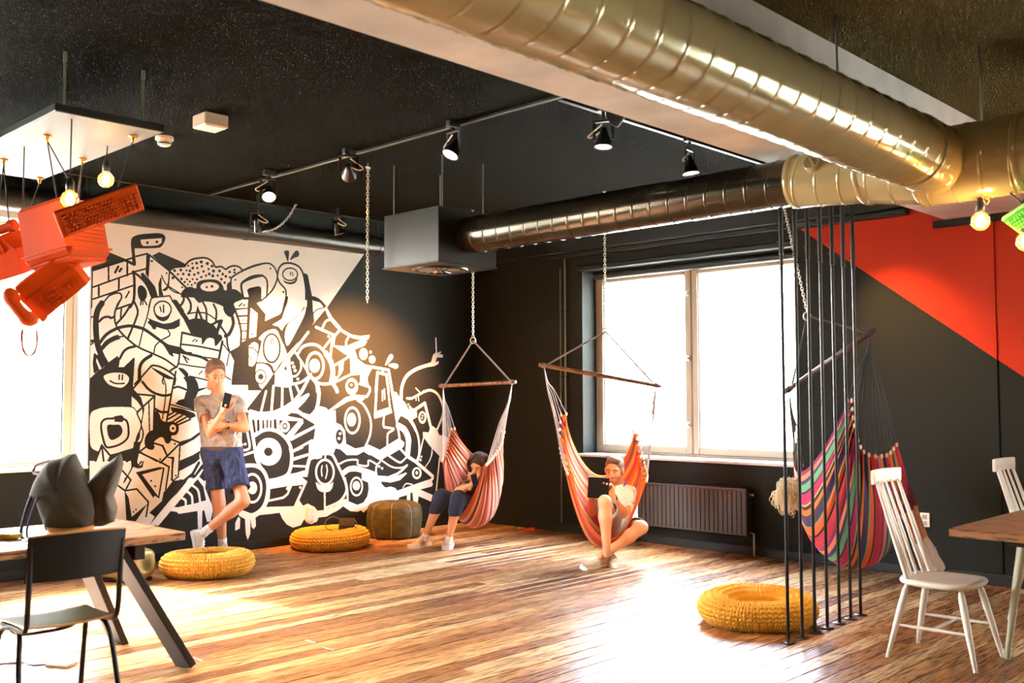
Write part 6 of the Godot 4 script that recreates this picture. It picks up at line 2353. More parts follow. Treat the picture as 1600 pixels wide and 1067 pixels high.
func person_woman() -> void:
	var j := {"head": at(748, 727, 9.98), "neck": at(745, 748, 10.06), "sh_l": at(731, 757, 9.95), "sh_r": at(762, 757, 10.1), "el_l": at(716, 768, 9.72), "wr_l": at(737, 757, 9.64), "el_r": at(766, 778, 9.86), "wr_r": at(748, 759, 9.7),
		"hip_l": at(738, 793, 9.9), "hip_r": at(752, 797, 9.98), "kn_l": at(690, 776, 9.72), "kn_r": at(716, 778, 9.52), "an_l": at(664, 838, 9.80), "an_r": at(701, 842, 9.58)}
	j.toe_l = at(650, 848, 9.76)
	j.toe_r = at(696, 854, 9.48)
	var o := Vector3(j.hip_l.x, 0, j.hip_l.z)
	var out := person("woman with dark hair and navy trousers sitting in the corner hammock chair with her phone", j, 0.92, cd(-0.42, -0.45, 0.75), cd(-0.2, 1, 0.35), [["wr_l", cd(0.5, 0.8, 0.2), cd(0.6, -0.2, -0.5), 1.0, [0.7, 0.7, 0.7, 0.7], 0.6], ["wr_r", cd(-0.4, 0.85, 0.3), cd(-0.5, -0.2, -0.6), -1.0, [0.6, 0.6, 0.6, 0.6], 0.5]], o)
	var t: Node3D = out[0]
	var q: Dictionary = out[1]
	var hx: Transform3D = out[2]
	face_parts(t, hx, M.hair_dark, 0.98)
	var s := st()
	hair_mesh(s, hx, [[Vector3(0, 0.045, -0.025), Vector3(0.09, 0.088, 0.1)], [Vector3(0, -0.03, -0.06), Vector3(0.085, 0.1, 0.06)], [Vector3(-0.075, 0.02, 0.0), Vector3(-0.085, -0.22, 0.03), 0.03, 0.028], [Vector3(0.075, 0.02, 0.0), Vector3(0.085, -0.18, 0.02), 0.03, 0.025], [Vector3(-0.05, -0.02, -0.08), Vector3(-0.06, -0.2, -0.06), 0.04, 0.03]], [[Vector3(0, -0.045, 0.085), Vector3(0.064, 0.1, 0.075)]], 0.98)
	var r := RandomNumberGenerator.new()
	r.seed = 11
	for k in 90:
		var g := -1.0 if k % 3 else 1.0
		var z0 := r.randf_range(-0.09, 0.06)
		var dn := r.randf_range(0.12, 0.26)
		var pts := spline([Vector3(0.008 * g, 0.138 - absf(z0) * 0.4, z0 * 0.8), Vector3(0.07 * g, 0.105 - absf(z0) * 0.3, z0), Vector3(0.094 * g, 0.02, z0 * 0.8 + 0.012), Vector3(0.092 * g + r.randf_range(-0.012, 0.012), -0.08, z0 * 0.6 + 0.02), Vector3(0.1 * g + r.randf_range(-0.02, 0.02), -dn, z0 * 0.5 + 0.075)], 4)
		tube(s, pts.map(func(q): return hx * (q * 0.98)), 0.0065, 5)
	obj("hair", s, M.hair_dark, t)
	garment("top", t, torso_bones(q, 0.92, 0.012), [[q.neck + Vector3(0, 0.0, 0), Vector3.UP]], [[limb_pts(q.sh_l, q.el_l, -0.05, 0.4), [0.055, 0.056, 0.055, 0.055, 0.056]], [limb_pts(q.sh_r, q.el_r, -0.05, 0.4), [0.055, 0.056, 0.055, 0.055, 0.056]]], M.top_tan)
	var legs := []
	for e in ["l", "r"]:
		var h: Vector3 = q["hip_" + e]
		var k: Vector3 = q["kn_" + e]
		var a: Vector3 = q["an_" + e]
		legs.append([h, k, 0.095, 0.07])
		legs.append([k, k.lerp(a, 0.34), 0.07, 0.068])
	legs.append([q.hip_l, q.hip_r, 0.11, 0.11])
	garment("trousers", t, legs, [[q.kn_l.lerp(q.an_l, 0.42), Vector3.DOWN]], [], M.navy_dark)
	sneaker(t, fl(667, 852) - o, fl(641, 857) - fl(667, 852), Vector3.UP, M.shoe_pink, 1.05)
	sneaker(t, fl(703, 853) - o, fl(689, 867) - fl(703, 853), Vector3.UP, M.shoe_pink, 1.05)
	for e in [["an_l", "kn_l"], ["an_r", "kn_r"]]:
		s = st()
		cuff(s, limb_pts(q[e[0]], q[e[1]], -0.08, 0.08), [0.038, 0.038, 0.038, 0.037, 0.037], 0.004)
		obj("sock", s, M.white_cloth, t)
	var ph := thing("smartphone", "dark phone held by the woman in the corner hammock chair", "phone", at(742, 751, 9.56))
	s = st()
	bx(s, Transform3D(Basis(cd(0.8, 0.3, 0.4), cd(-0.4, 0.8, -0.3), cd(-0.3, -0.4, 0.8)).orthonormalized(), Vector3.ZERO), Vector3(0.065, 0.13, 0.009), 0.003)
	obj("case", s, M.device_black, ph)

func person_boy() -> void:
	var j := {"head": at(960, 734, 9.08), "neck": at(966, 757, 9.16), "sh_l": at(942, 770, 9.1), "sh_r": at(987, 770, 9.18), "el_l": at(925, 800, 8.95), "wr_l": at(926, 774, 8.78), "el_r": at(976, 806, 8.98), "wr_r": at(957, 775, 8.8),
		"hip_l": at(957, 820, 9.02), "hip_r": at(980, 822, 9.06), "kn_l": at(945, 784, 8.62), "kn_r": at(1002, 824, 8.70), "an_l": at(948, 866, 8.56), "an_r": at(937, 871, 8.68)}
	j.toe_l = at(965, 880, 8.5)
	j.toe_r = at(920, 880, 8.66)
	var o := Vector3(j.hip_l.x, 0, j.hip_l.z)
	var out := person("boy in white shirt and shorts sitting in the orange hammock chair with a tablet", j, 0.97, cd(-0.38, -0.25, 0.85), cd(-0.05, 1, 0.2), [["wr_r", cd(-0.3, 0.9, 0.1), cd(-0.4, 0, 0.7), -1.0, [0.55, 0.55, 0.6, 0.6], 0.3], ["wr_l", cd(0.3, 0.9, 0.1), cd(0.4, 0, -0.6), 1.0, [0.4, 0.4, 0.4, 0.4], 0.3]], o)
	var t: Node3D = out[0]
	var q: Dictionary = out[1]
	var hx: Transform3D = out[2]
	face_parts(t, hx, M.hair_brown, 1.03)
	var s := st()
	hair_mesh(s, hx, [[Vector3(0, 0.046, -0.02), Vector3(0.081, 0.083, 0.098)], [Vector3(0.01, 0.105, 0.035), Vector3(0.062, 0.032, 0.055)], [Vector3(0, 0.0, -0.05), Vector3(0.076, 0.07, 0.06)]], [[Vector3(0, -0.012, 0.088), Vector3(0.086, 0.104, 0.07)], [Vector3(0, -0.1, 0.01), Vector3(0.1, 0.07, 0.12)]], 1.03)
	obj("hair", s, M.hair_brown, t)
	garment("shirt", t, torso_bones(q, 0.97, 0.014), [[q.neck + Vector3(0, 0.01, 0), Vector3.UP]], [[limb_pts(q.sh_l, q.el_l, -0.08, 0.55), [0.058, 0.064, 0.064, 0.062, 0.064]], [limb_pts(q.sh_r, q.el_r, -0.08, 0.55), [0.058, 0.064, 0.064, 0.062, 0.064]]], M.white_cloth)
	s = st()
	for g in [-1.0, 1.0]:
		tube(s, spline([q.neck + cd(0.06 * g, 0, -0.5) * 0.06 + Vector3(0, 0.02, 0), q.neck + cd(g, 0.1, 0.3) * 0.062 + Vector3(0, 0.012, 0), q.neck + cd(0.25 * g, -0.4, 0.9) * 0.085], 5), 0.011, 8)
	obj("collar", s, M.collar, t)
	garment("shorts", t, [[q.hip_l, q.hip_r, 0.105, 0.105], [q.hip_l, q.hip_l.lerp(q.kn_l, 0.4), 0.105, 0.09], [q.hip_r, q.hip_r.lerp(q.kn_r, 0.4), 0.105, 0.09]], [[(q.hip_l + q.hip_r) * 0.5 + Vector3(0, 0.09, 0), Vector3.UP]],
		[[limb_pts(q.hip_l, q.kn_l, 0.15, 0.7), [0.096, 0.096, 0.092, 0.088, 0.088]], [limb_pts(q.hip_r, q.kn_r, 0.15, 0.7), [0.096, 0.096, 0.092, 0.088, 0.088]]], M.shorts_grey)
	sneaker(t, fl(949, 880) - o, fl(984, 893) - fl(949, 880), Vector3.UP, M.shoe_beige, 1.14)
	sneaker(t, fl(939, 884) - o, fl(913, 890) - fl(939, 884), (Vector3.UP + cd(0.5, 0, -0.2)).normalized(), M.shoe_beige, 1.12)
	s = st()
	cuff(s, limb_pts(q.wr_r, q.el_r, 0.06, 0.16, 3), [0.033, 0.034, 0.033], 0.004)
	obj("wristband", s, M.dark_steel, t)
	var tb := thing("tablet", "black tablet held by the boy in the orange hammock chair", "tablet", at(935, 762, 8.74))
	s = st()
	bx(s, Transform3D(Basis(cd(0.97, -0.05, 0.1), cd(0.06, 0.95, -0.25), cd(-0.1, 0.25, 0.95)).orthonormalized(), Vector3.ZERO), Vector3(0.185, 0.185, 0.011), 0.004)
	var case := obj("case", s, M.device_black, tb)
	s = st()
	bx(s, Transform3D(Basis(cd(0.97, -0.05, 0.1), cd(0.06, 0.95, -0.25), cd(-0.1, 0.25, 0.95)).orthonormalized(), cd(0.06, 0.95, -0.25) * 0.092), Vector3(0.178, 0.004, 0.013), 0.001)
	obj("rim", s, M.steel, case)

func person_resting() -> void:
	var j := {"head": at(1246, 770, 7.42), "neck": at(1266, 778, 7.46), "sh_l": at(1276, 768, 7.62), "sh_r": at(1279, 792, 7.4), "el_l": at(1305, 770, 7.75), "wr_l": at(1328, 752, 7.72), "el_r": at(1310, 785, 7.5), "wr_r": at(1330, 760, 7.6),
		"hip_l": at(1338, 822, 7.5), "hip_r": at(1336, 832, 7.36), "kn_l": at(1410, 768, 7.62), "kn_r": at(1406, 776, 7.5), "an_l": at(1444, 840, 7.55), "an_r": at(1436, 846, 7.42)}
	j.toe_l = at(1450, 852, 7.5)
	j.toe_r = at(1440, 862, 7.36)
	var o := Vector3(j.hip_l.x, 0, j.hip_l.z)
	var out := person("blond person lying back in the multicoloured hammock chair, hair hanging out", j, 0.93, cd(0.55, 0.75, -0.4), cd(-0.85, 0.35, 0.2), [], o)
	var t: Node3D = out[0]
	var q: Dictionary = out[1]
	var hx: Transform3D = out[2]
	face_parts(t, hx, M.hair_blond, 0.98)
	var s := st()
	hair_mesh(s, hx, [[Vector3(0, 0.05, -0.025), Vector3(0.092, 0.09, 0.104)], [Vector3(0, -0.02, -0.055), Vector3(0.085, 0.1, 0.065)]], [[Vector3(0, -0.045, 0.085), Vector3(0.066, 0.1, 0.075)]], 0.98)
	# loose locks hanging from the crown
	var r := RandomNumberGenerator.new()
	r.seed = 5
	for k in 300:
		var d := Vector3(r.randf_range(-1, 1), r.randf_range(-0.3, 1), r.randf_range(-1, 0.5)).normalized()
		var s0: Vector3 = hx * (d * Vector3(0.09, 0.095, 0.1) * 0.95 + Vector3(0, 0.04, -0.02))
		var w := (hx.basis * d).normalized()
		var len := r.randf_range(0.03, 0.105)
		var curl := Vector3(r.randf_range(-1, 1), r.randf_range(-1, 0.2), r.randf_range(-1, 1)).normalized()
		var a := s0 + w * len * 0.4 + curl * len * 0.15
		var b2 := a + Vector3(0, -len * 0.4, 0) + curl * len * 0.3
		tube(s, spline([s0 - w * 0.01, a, b2, b2 + Vector3(0, -len * 0.25, 0) - curl * len * 0.25], 4), [0.0036, 0.0036, 0.0035, 0.0034, 0.0033, 0.0032, 0.003, 0.0028, 0.0025, 0.0022, 0.0018, 0.0014, 0.0008], 5)
	obj("hair", s, M.hair_blond, t)
	garment("top", t, torso_bones(q, 0.93, 0.012), [], [[limb_pts(q.sh_l, q.el_l, -0.05, 0.9), [0.055, 0.056, 0.052, 0.05, 0.048]], [limb_pts(q.sh_r, q.el_r, -0.05, 0.9), [0.055, 0.056, 0.052, 0.05, 0.048]]], M.black_cloth)
	var legs := [[q.hip_l, q.hip_r, 0.11, 0.11]]
	for e in ["l", "r"]:
		legs.append([q["hip_" + e], q["kn_" + e], 0.09, 0.066])
		legs.append([q["kn_" + e], q["kn_" + e].lerp(q["an_" + e], 0.3), 0.066, 0.062])
	garment("trousers", t, legs, [[q.kn_r.lerp(q.an_r, 0.42), Vector3.DOWN]], [], M.wine)
	for e in ["l", "r"]:
		var an: Vector3 = q["an_" + e]
		var toe: Vector3 = q["toe_" + e]
		sneaker(t, an + Vector3(0, -0.085, 0) - (toe - an).normalized() * 0.02, (toe - an) + cd(0.3, -0.5, 0.6) * 0.05, Vector3.UP, M.shoe_white, 0.95)


# ---------------------------------------------------------------- bulbs and hanging office machines
func dep(p: Vector3) -> float:
	return (p - cam_at).dot(fwd_v)

func bulb_on_cord(label: String, anchor: Vector3, center: Vector3, cup: bool, energy: float) -> void:
	var t := thing("pendant_bulb", label, "bulb", center, 0.0, "bare globe bulbs on cords")
	var top := anchor - center
	var s := st()
	tube(s, [top, Vector3(0, 0.125, 0)], 0.0042, 6)
	obj("cord", s, M.cord, t)
	s = st()
	lathe(s, [Vector2(0.0, 0.05), Vector2(0.021, 0.05), Vector2(0.022, 0.09), Vector2(0.016, 0.105), Vector2(0.007, 0.128), Vector2(0.0, 0.13)], 18)
	obj("socket", s, M.black_plastic, t)
	s = st()
	lathe(s, [Vector2(0.0, -0.0475), Vector2(0.018, -0.0445), Vector2(0.034, -0.034), Vector2(0.0445, -0.017), Vector2(0.0475, 0.0), Vector2(0.0445, 0.017), Vector2(0.035, 0.033), Vector2(0.022, 0.045), Vector2(0.0145, 0.052)], 28)
	obj("bulb_glass", s, M.amber_glass, t)
	s = st()
	for k in 6:
		var w := TAU * k / 6
		tube(s, spline([Vector3(cos(w) * 0.006, 0.034, sin(w) * 0.006), Vector3(cos(w) * 0.017, 0.012, sin(w) * 0.017), Vector3(cos(w) * 0.013, -0.028, sin(w) * 0.013)], 3), 0.0036, 5)
	var fil := obj("filament", s, M.filament, t)
	s = st()
	tube(s, [Vector3(0, 0.05, 0), Vector3(0, 0.0, 0)], 0.004, 6)
	obj("glass_stem", s, M.brass, fil)
	if cup:
		s = st()
		brass_cup(s, top)
		obj("brass_cup", s, M.brass, t)
	var l := OmniLight3D.new()
	l.name = "bulb_light"
	l.light_color = Color(1.0, 0.72, 0.4)
	l.light_energy = energy
	l.light_size = 0.03
	l.omni_range = 20.0
	l.omni_attenuation = 2.0
	l.shadow_enabled = true
	add_child(l)
	l.position = center

func brass_cup(s: SurfaceTool, p: Vector3) -> void:
	lathe(s, [Vector2(0.0, -0.036), Vector2(0.008, -0.036), Vector2(0.01, -0.024), Vector2(0.013, -0.02), Vector2(0.013, -0.008), Vector2(0.027, -0.006), Vector2(0.027, 0.0), Vector2(0.0, 0.0)], 20, Transform3D(Basis(), p))

func keyboard(called: String, label: String, xf: Transform3D, wide: float, deep: float, body: Material, keys: Material, pad := true) -> Node3D:
	var t := thing(called, label, "keyboard", xf.origin)
	var b := Transform3D(xf.basis, Vector3.ZERO)
	var s := st()
	bx(s, b, Vector3(wide, deep, 0.03), 0.006)
	obj("housing", s, body, t)
	s = st()
	bx(s, b * Transform3D(Basis(), Vector3(0, -deep * 0.02, 0.0135)), Vector3(wide * 0.93, deep * 0.82, 0.004), 0.001)
	obj("key_bed", s, body, t)
	s = st()
	var rows := 6
	var pitch := deep * 0.76 / rows
	var x0 := -wide / 2 + wide * 0.05
	var main := wide * (0.66 if pad else 0.9)
	var cols := int(main / pitch)
	for r in rows:
		var y := -deep * 0.40 + (r + 0.5) * pitch
		var x := x0
		var k := 0
		while x < x0 + main - pitch * 0.6:
			var w := pitch * (1.0 if k > 0 or r % 2 == 0 else 1.5)
			if r == 0 and k == 3: w = pitch * 5.0
			w = minf(w, x0 + main - x)
			bx(s, b * Transform3D(Basis(), Vector3(x + w / 2, y, 0.02)), Vector3(w - pitch * 0.26, pitch * 0.74, 0.022), 0.004)
			x += w
			k += 1
	obj("keys", s, keys, t).set_meta("kind", "stuff")
	if pad:
		s = st()
		var px := x0 + main + wide * 0.035
		var pw := (wide / 2 - wide * 0.04 - px) / 4.0
		for r in 5:
			for c in 4:
				bx(s, b * Transform3D(Basis(), Vector3(px + (c + 0.5) * pw, -deep * 0.40 + (r + 0.5) * pitch, 0.02)), Vector3(pw * 0.74, pitch * 0.74, 0.022), 0.004)
		obj("number_pad", s, keys, t).set_meta("kind", "stuff")
	return t

func build_left_cluster() -> void:
	# plate hung from the ceiling on rods
	var y := 3.0
	var p := thing("ceiling_plate", "long dark-edged grey plate hung below the ceiling, carrying orange office machines", "ceiling plate", Vector3(2.47, y, 5.965))
	var s := st()
	box(s, Vector3(-0.9, 0.002, -0.305), Vector3(0.9, 0.045, 0.305), 0.004)
	obj("edge_board", s, M.trim_black, p)
	s = st()
	box(s, Vector3(-0.892, 0.0, -0.297), Vector3(0.892, 0.004, 0.297))
	obj("underside", s, M.plate_grey, p)
	for e in [Vector3(0.8, 0, -0.22), Vector3(0.8, 0, 0.22), Vector3(-0.8, 0, -0.22), Vector3(-0.8, 0, 0.22)]:
		s = st()
		tube(s, [e + Vector3(0, 0.04, 0), e + Vector3(0, CEIL - y, 0)], 0.007, 8)
		tube(s, [e + Vector3(0, CEIL - y - 0.05, 0), e + Vector3(0, CEIL - y, 0)], 0.011, 8)
		obj("hanger_rod", s, M.rod_green, p)
	var cups := [[74, 212], [6, 249], [62, 278], [129, 248], [208, 212]]
	for c in cups:
		s = st()
		brass_cup(s, fl(c[0], c[1], y) - p.position)
		obj("brass_cup", s, M.brass, p)
	# bare bulbs
	var a1 := fl(112, 186, y)
	bulb_on_cord("globe bulb hanging in front of the orange keyboard", a1, at(109, 312, dep(a1)), false, 0.16)
	var a2 := fl(168, 228, y)
	bulb_on_cord("globe bulb hanging just above the orange keyboard", a2, at(165.5, 281, dep(a2)), false, 0.16)
	var a3 := fl(38, 229, y)
	bulb_on_cord("low globe bulb hanging in front of the orange telephone", a3, at(33, 429, dep(a3)), false, 0.16)
	# machines; each with the cords that carry it
	var kc := at(156, 329, 5.3)
	var kx := (at(219, 307, 5.4) - at(95, 351, 5.2)).normalized()
	var ky := (at(149, 308, 5.25) - at(164, 350, 5.35)).normalized()
	var kz := kx.cross(ky).normalized()
	var kb := keyboard("orange_keyboard", "orange painted computer keyboard hanging tilted below the grey plate", Transform3D(Basis(kx, kz.cross(kx), kz), kc), 0.445, 0.155, M.orange, M.orange_key)
	s = st()
	tube(s, [fl(208, 212, y) + Vector3(0, -0.03, 0) - kc, at(184, 292, 5.38) - kc], 0.004, 6)
	tube(s, [fl(129, 248, y) + Vector3(0, -0.03, 0) - kc, at(118, 318, 5.32) - kc], 0.004, 6)
	obj("cords", s, M.cord, kb)
	# boxy monitor, seen from below its side
	var mc := at(100, 366, 5.75)
	var mon := thing("orange_monitor", "boxy orange painted computer monitor hanging behind the orange keyboard", "monitor", mc)
	var mb := Basis(cd(0.90, 0.18, 0.34), cd(-0.2, 0.97, -0.02), cd(-0.33, -0.05, 0.92)).orthonormalized()
	s = st()
	bx(s, Transform3D(mb, Vector3.ZERO), Vector3(0.35, 0.33, 0.33), 0.025)
	obj("housing", s, M.orange, mon)
	s = st()
	bx(s, Transform3D(mb, mb * Vector3(0.0, -0.175, 0.0)), Vector3(0.31, 0.03, 0.28), 0.01)
	obj("foot", s, M.orange, mon)
	for k in 9:
		s = st()
		bx(s, Transform3D(mb, mb * Vector3(0.178, 0.11 - k * 0.024, 0.0)), Vector3(0.012, 0.009, 0.24), 0.002)
		obj("vent_slat", s, M.orange, mon)
	s = st()
	bx(s, Transform3D(mb, mb * Vector3(0.0, -0.118, 0.0)), Vector3(0.358, 0.012, 0.338), 0.002)
	obj("case_seam", s, M.orange, mon)
	s = st()
	tube(s, [fl(74, 212, y) + Vector3(0, -0.03, 0) - mc, at(90, 318, 5.75) - mc], 0.004, 6)
	tube(s, [fl(74, 212, y) + Vector3(0, -0.03, 0) - mc, at(118, 300, 5.8) - mc], 0.004, 6)
	tube(s, [fl(62, 278, y) + Vector3(0, -0.03, 0) - mc, at(48, 322, 5.8) - mc], 0.004, 6)
	obj("cords", s, M.cord, mon)
	# telephone with its handset and coiled cord
	var tc := at(85, 448, 5.7)
	var tel := thing("orange_telephone", "orange painted desk telephone hanging askew under the orange monitor", "telephone", tc)
	var tb := Basis(cd(0.80, 0.56, 0.1), cd(-0.50, 0.72, 0.45), cd(0.2, -0.4, 0.88)).orthonormalized()
	s = st()
	prism(s, [Vector2(-0.16, -0.105), Vector2(0.17, -0.09), Vector2(0.18, 0.02), Vector2(0.15, 0.13), Vector2(-0.15, 0.13), Vector2(-0.165, 0.0)], Transform3D(tb, Vector3.ZERO), 0.10)
	obj("base", s, M.orange, tel)
	s = st()
	for r in 4:
		for c in 4:
			bx(s, Transform3D(tb, tb * Vector3(-0.08 + c * 0.03, -0.075 + r * 0.026, 0.054)), Vector3(0.02, 0.016, 0.01), 0.002)
	for c in 3:
		bx(s, Transform3D(tb, tb * Vector3(0.06 + c * 0.03, -0.04, 0.054)), Vector3(0.02, 0.03, 0.01), 0.002)
	obj("buttons", s, M.orange, tel).set_meta("kind", "stuff")
	s = st()
	bx(s, Transform3D(tb, tb * Vector3(0.0, 0.035, 0.052)), Vector3(0.30, 0.008, 0.012), 0.002)
	obj("ridge", s, M.orange, tel)
	s = st()
	var hs := [at(14, 452, 5.62), at(20, 470, 5.6), at(32, 487, 5.6), at(45, 498, 5.62), at(54, 494, 5.66)].map(func(q): return q - tc)
	tube(s, spline(hs, 5), [0.02, 0.035, 0.042, 0.044, 0.044, 0.04, 0.036, 0.034, 0.034, 0.034, 0.034, 0.035, 0.038, 0.042, 0.044, 0.044, 0.044, 0.042, 0.04, 0.034, 0.02], 14)
	obj("handset", s, M.orange, tel)
	s = st()
	bx(s, Transform3D(tb, tb * Vector3(-0.18, -0.02, -0.01)), Vector3(0.03, 0.2, 0.06), 0.006)
	obj("cradle", s, M.orange, tel)
	s = st()
	var coil := []
	var path := spline([at(35, 515, 5.6), at(34, 530, 5.6), at(37, 548, 5.6), at(45, 556, 5.6), at(54, 550, 5.6), at(58, 533, 5.6), at(57, 516, 5.6)], 40)
	for k in path.size():
		var w := k * 1.5
		coil.append(path[k] - tc + right_v * cos(w) * 0.006 + fwd_v * sin(w) * 0.006)
	tube(s, coil, 0.0028, 5)
	tube(s, [at(34.5, 492, 5.6) - tc, path[0] - tc], 0.0018, 5)
	tube(s, spline([path[-1] - tc, at(58, 508, 5.62) - tc, at(56, 498, 5.64) - tc], 4), 0.0022, 5)
	obj("coiled_cord", s, M.red_thing, tel)
	s = st()
	tube(s, [fl(129, 248, y) + Vector3(0, -0.03, 0) - tc, at(112, 425, 5.75) - tc], 0.004, 6)
	obj("cords", s, M.cord, tel)
	# typewriter-like machine at the picture's edge
	var wc := at(14, 398, 5.9)
	var ty := thing("orange_typewriter", "orange painted typewriter with a round platen knob hanging behind the low bulb", "typewriter", wc)
	var wb := Basis(cd(0.9, 0.25, 0.2), cd(-0.2, 0.9, 0.3), cd(-0.1, -0.3, 0.95)).orthonormalized()
	s = st()
	prism(s, [Vector2(-0.19, -0.12), Vector2(0.11, -0.13), Vector2(0.12, 0.02), Vector2(0.06, 0.12), Vector2(-0.19, 0.11)], Transform3D(wb, Vector3.ZERO), 0.2)
	obj("casing", s, M.orange, ty)
	s = st()
	tube(s, [wb * Vector3(-0.2, 0.15, 0.0), wb * Vector3(0.09, 0.15, 0.0)], 0.026, 18)
	obj("platen", s, M.orange, ty)
	s = st()
	tube(s, [wb * Vector3(0.085, 0.15, 0.0), wb * Vector3(0.12, 0.15, 0.0)], 0.036, 18)
	tube(s, [wb * Vector3(0.12, 0.15, 0.0), wb * Vector3(0.125, 0.15, 0.0)], 0.028, 18)
	obj("platen_knob", s, M.orange, ty)
	for k in 7:
		s = st()
		bx(s, Transform3D(wb, wb * Vector3(-0.16 + k * 0.035, 0.06, 0.104)), Vector3(0.012, 0.09, 0.008), 0.002)
		obj("slat", s, M.orange, ty)
	s = st()
	tube(s, [fl(6, 249, y) + Vector3(0, -0.03, 0) - wc, wb * Vector3(0.0, 0.17, 0.0)], 0.004, 6)
	tube(s, [fl(6, 249, y) + Vector3(0, -0.03, 0) - wc, wb * Vector3(0.06, 0.1, 0.0)], 0.004, 6)
	obj("cords", s, M.cord, ty)

	# right side: two bulbs and a green keyboard hung from the pale duct
	var dz := 2.985
	var ra := Vector3(at(1532, 292, 5.05).x, 2.502, dz)
	bulb_on_cord("globe bulb hanging from the pale duct in front of the red paint", ra, at(1532, 346, dep(ra)), true, 0.2)
	var rb := Vector3(7.12, 2.50, dz - 0.02)
	bulb_on_cord("globe bulb half out of view below the green keyboard", rb, at(1603, 378, dep(rb)), true, 0.2)
	var gc := at(1618, 333, 4.9)
	var gx := (at(1660, 300, 4.7) - at(1578, 352, 5.0)).normalized()
	var gy := (at(1610, 312, 4.85) - at(1622, 356, 4.95)).normalized()
	var gz := gx.cross(gy).normalized()
	var gk := keyboard("green_keyboard", "bright green painted computer keyboard hanging from the pale duct", Transform3D(Basis(gx, gz.cross(gx), gz), gc), 0.30, 0.15, M.green, M.green, false)
	s = st()
	for q in [Vector3(7.03, 2.505, dz + 0.03), Vector3(7.13, 2.5, dz)]:
		tube(s, [q - gc, at(1597, 317, 4.88) - gc], 0.005, 6)
	obj("cords", s, M.cord, gk)


# ---------------------------------------------------------------- small things
func pillow(outline: Array, d: float, thick: float, origin: Vector3) -> ArrayMesh:
	# a stuffed sack: outline seen face on at distance d, swelling to both sides
	var pts := []
	for k in outline.size():
		var qa: Array = outline[k]
		var qb: Array = outline[(k + 1) % outline.size()]
		for i in 4:
			pts.append(at(lerpf(qa[0], qb[0], i / 4.0), lerpf(qa[1], qb[1], i / 4.0), d) - origin)
	var c := Vector3.ZERO
	for q in pts: c += q
	c /= pts.size()
	var n := pts.size()
	return grid(n, 24, func(u: float, v: float) -> Vector3:
		var q: Vector3 = pts[int(round(u * n)) % n]
		var a := (v - 0.5) * PI
		var w := cos(a)
		var p := c.lerp(q, pow(maxf(w, 0.0), 0.55))
		var crease := 1.0 + (0.10 * sin(u * TAU * 5.0 + v * 4.0) + 0.06 * sin(u * TAU * 11.0)) * w
		return p + fwd_v * sin(a) * thick * crease, true)

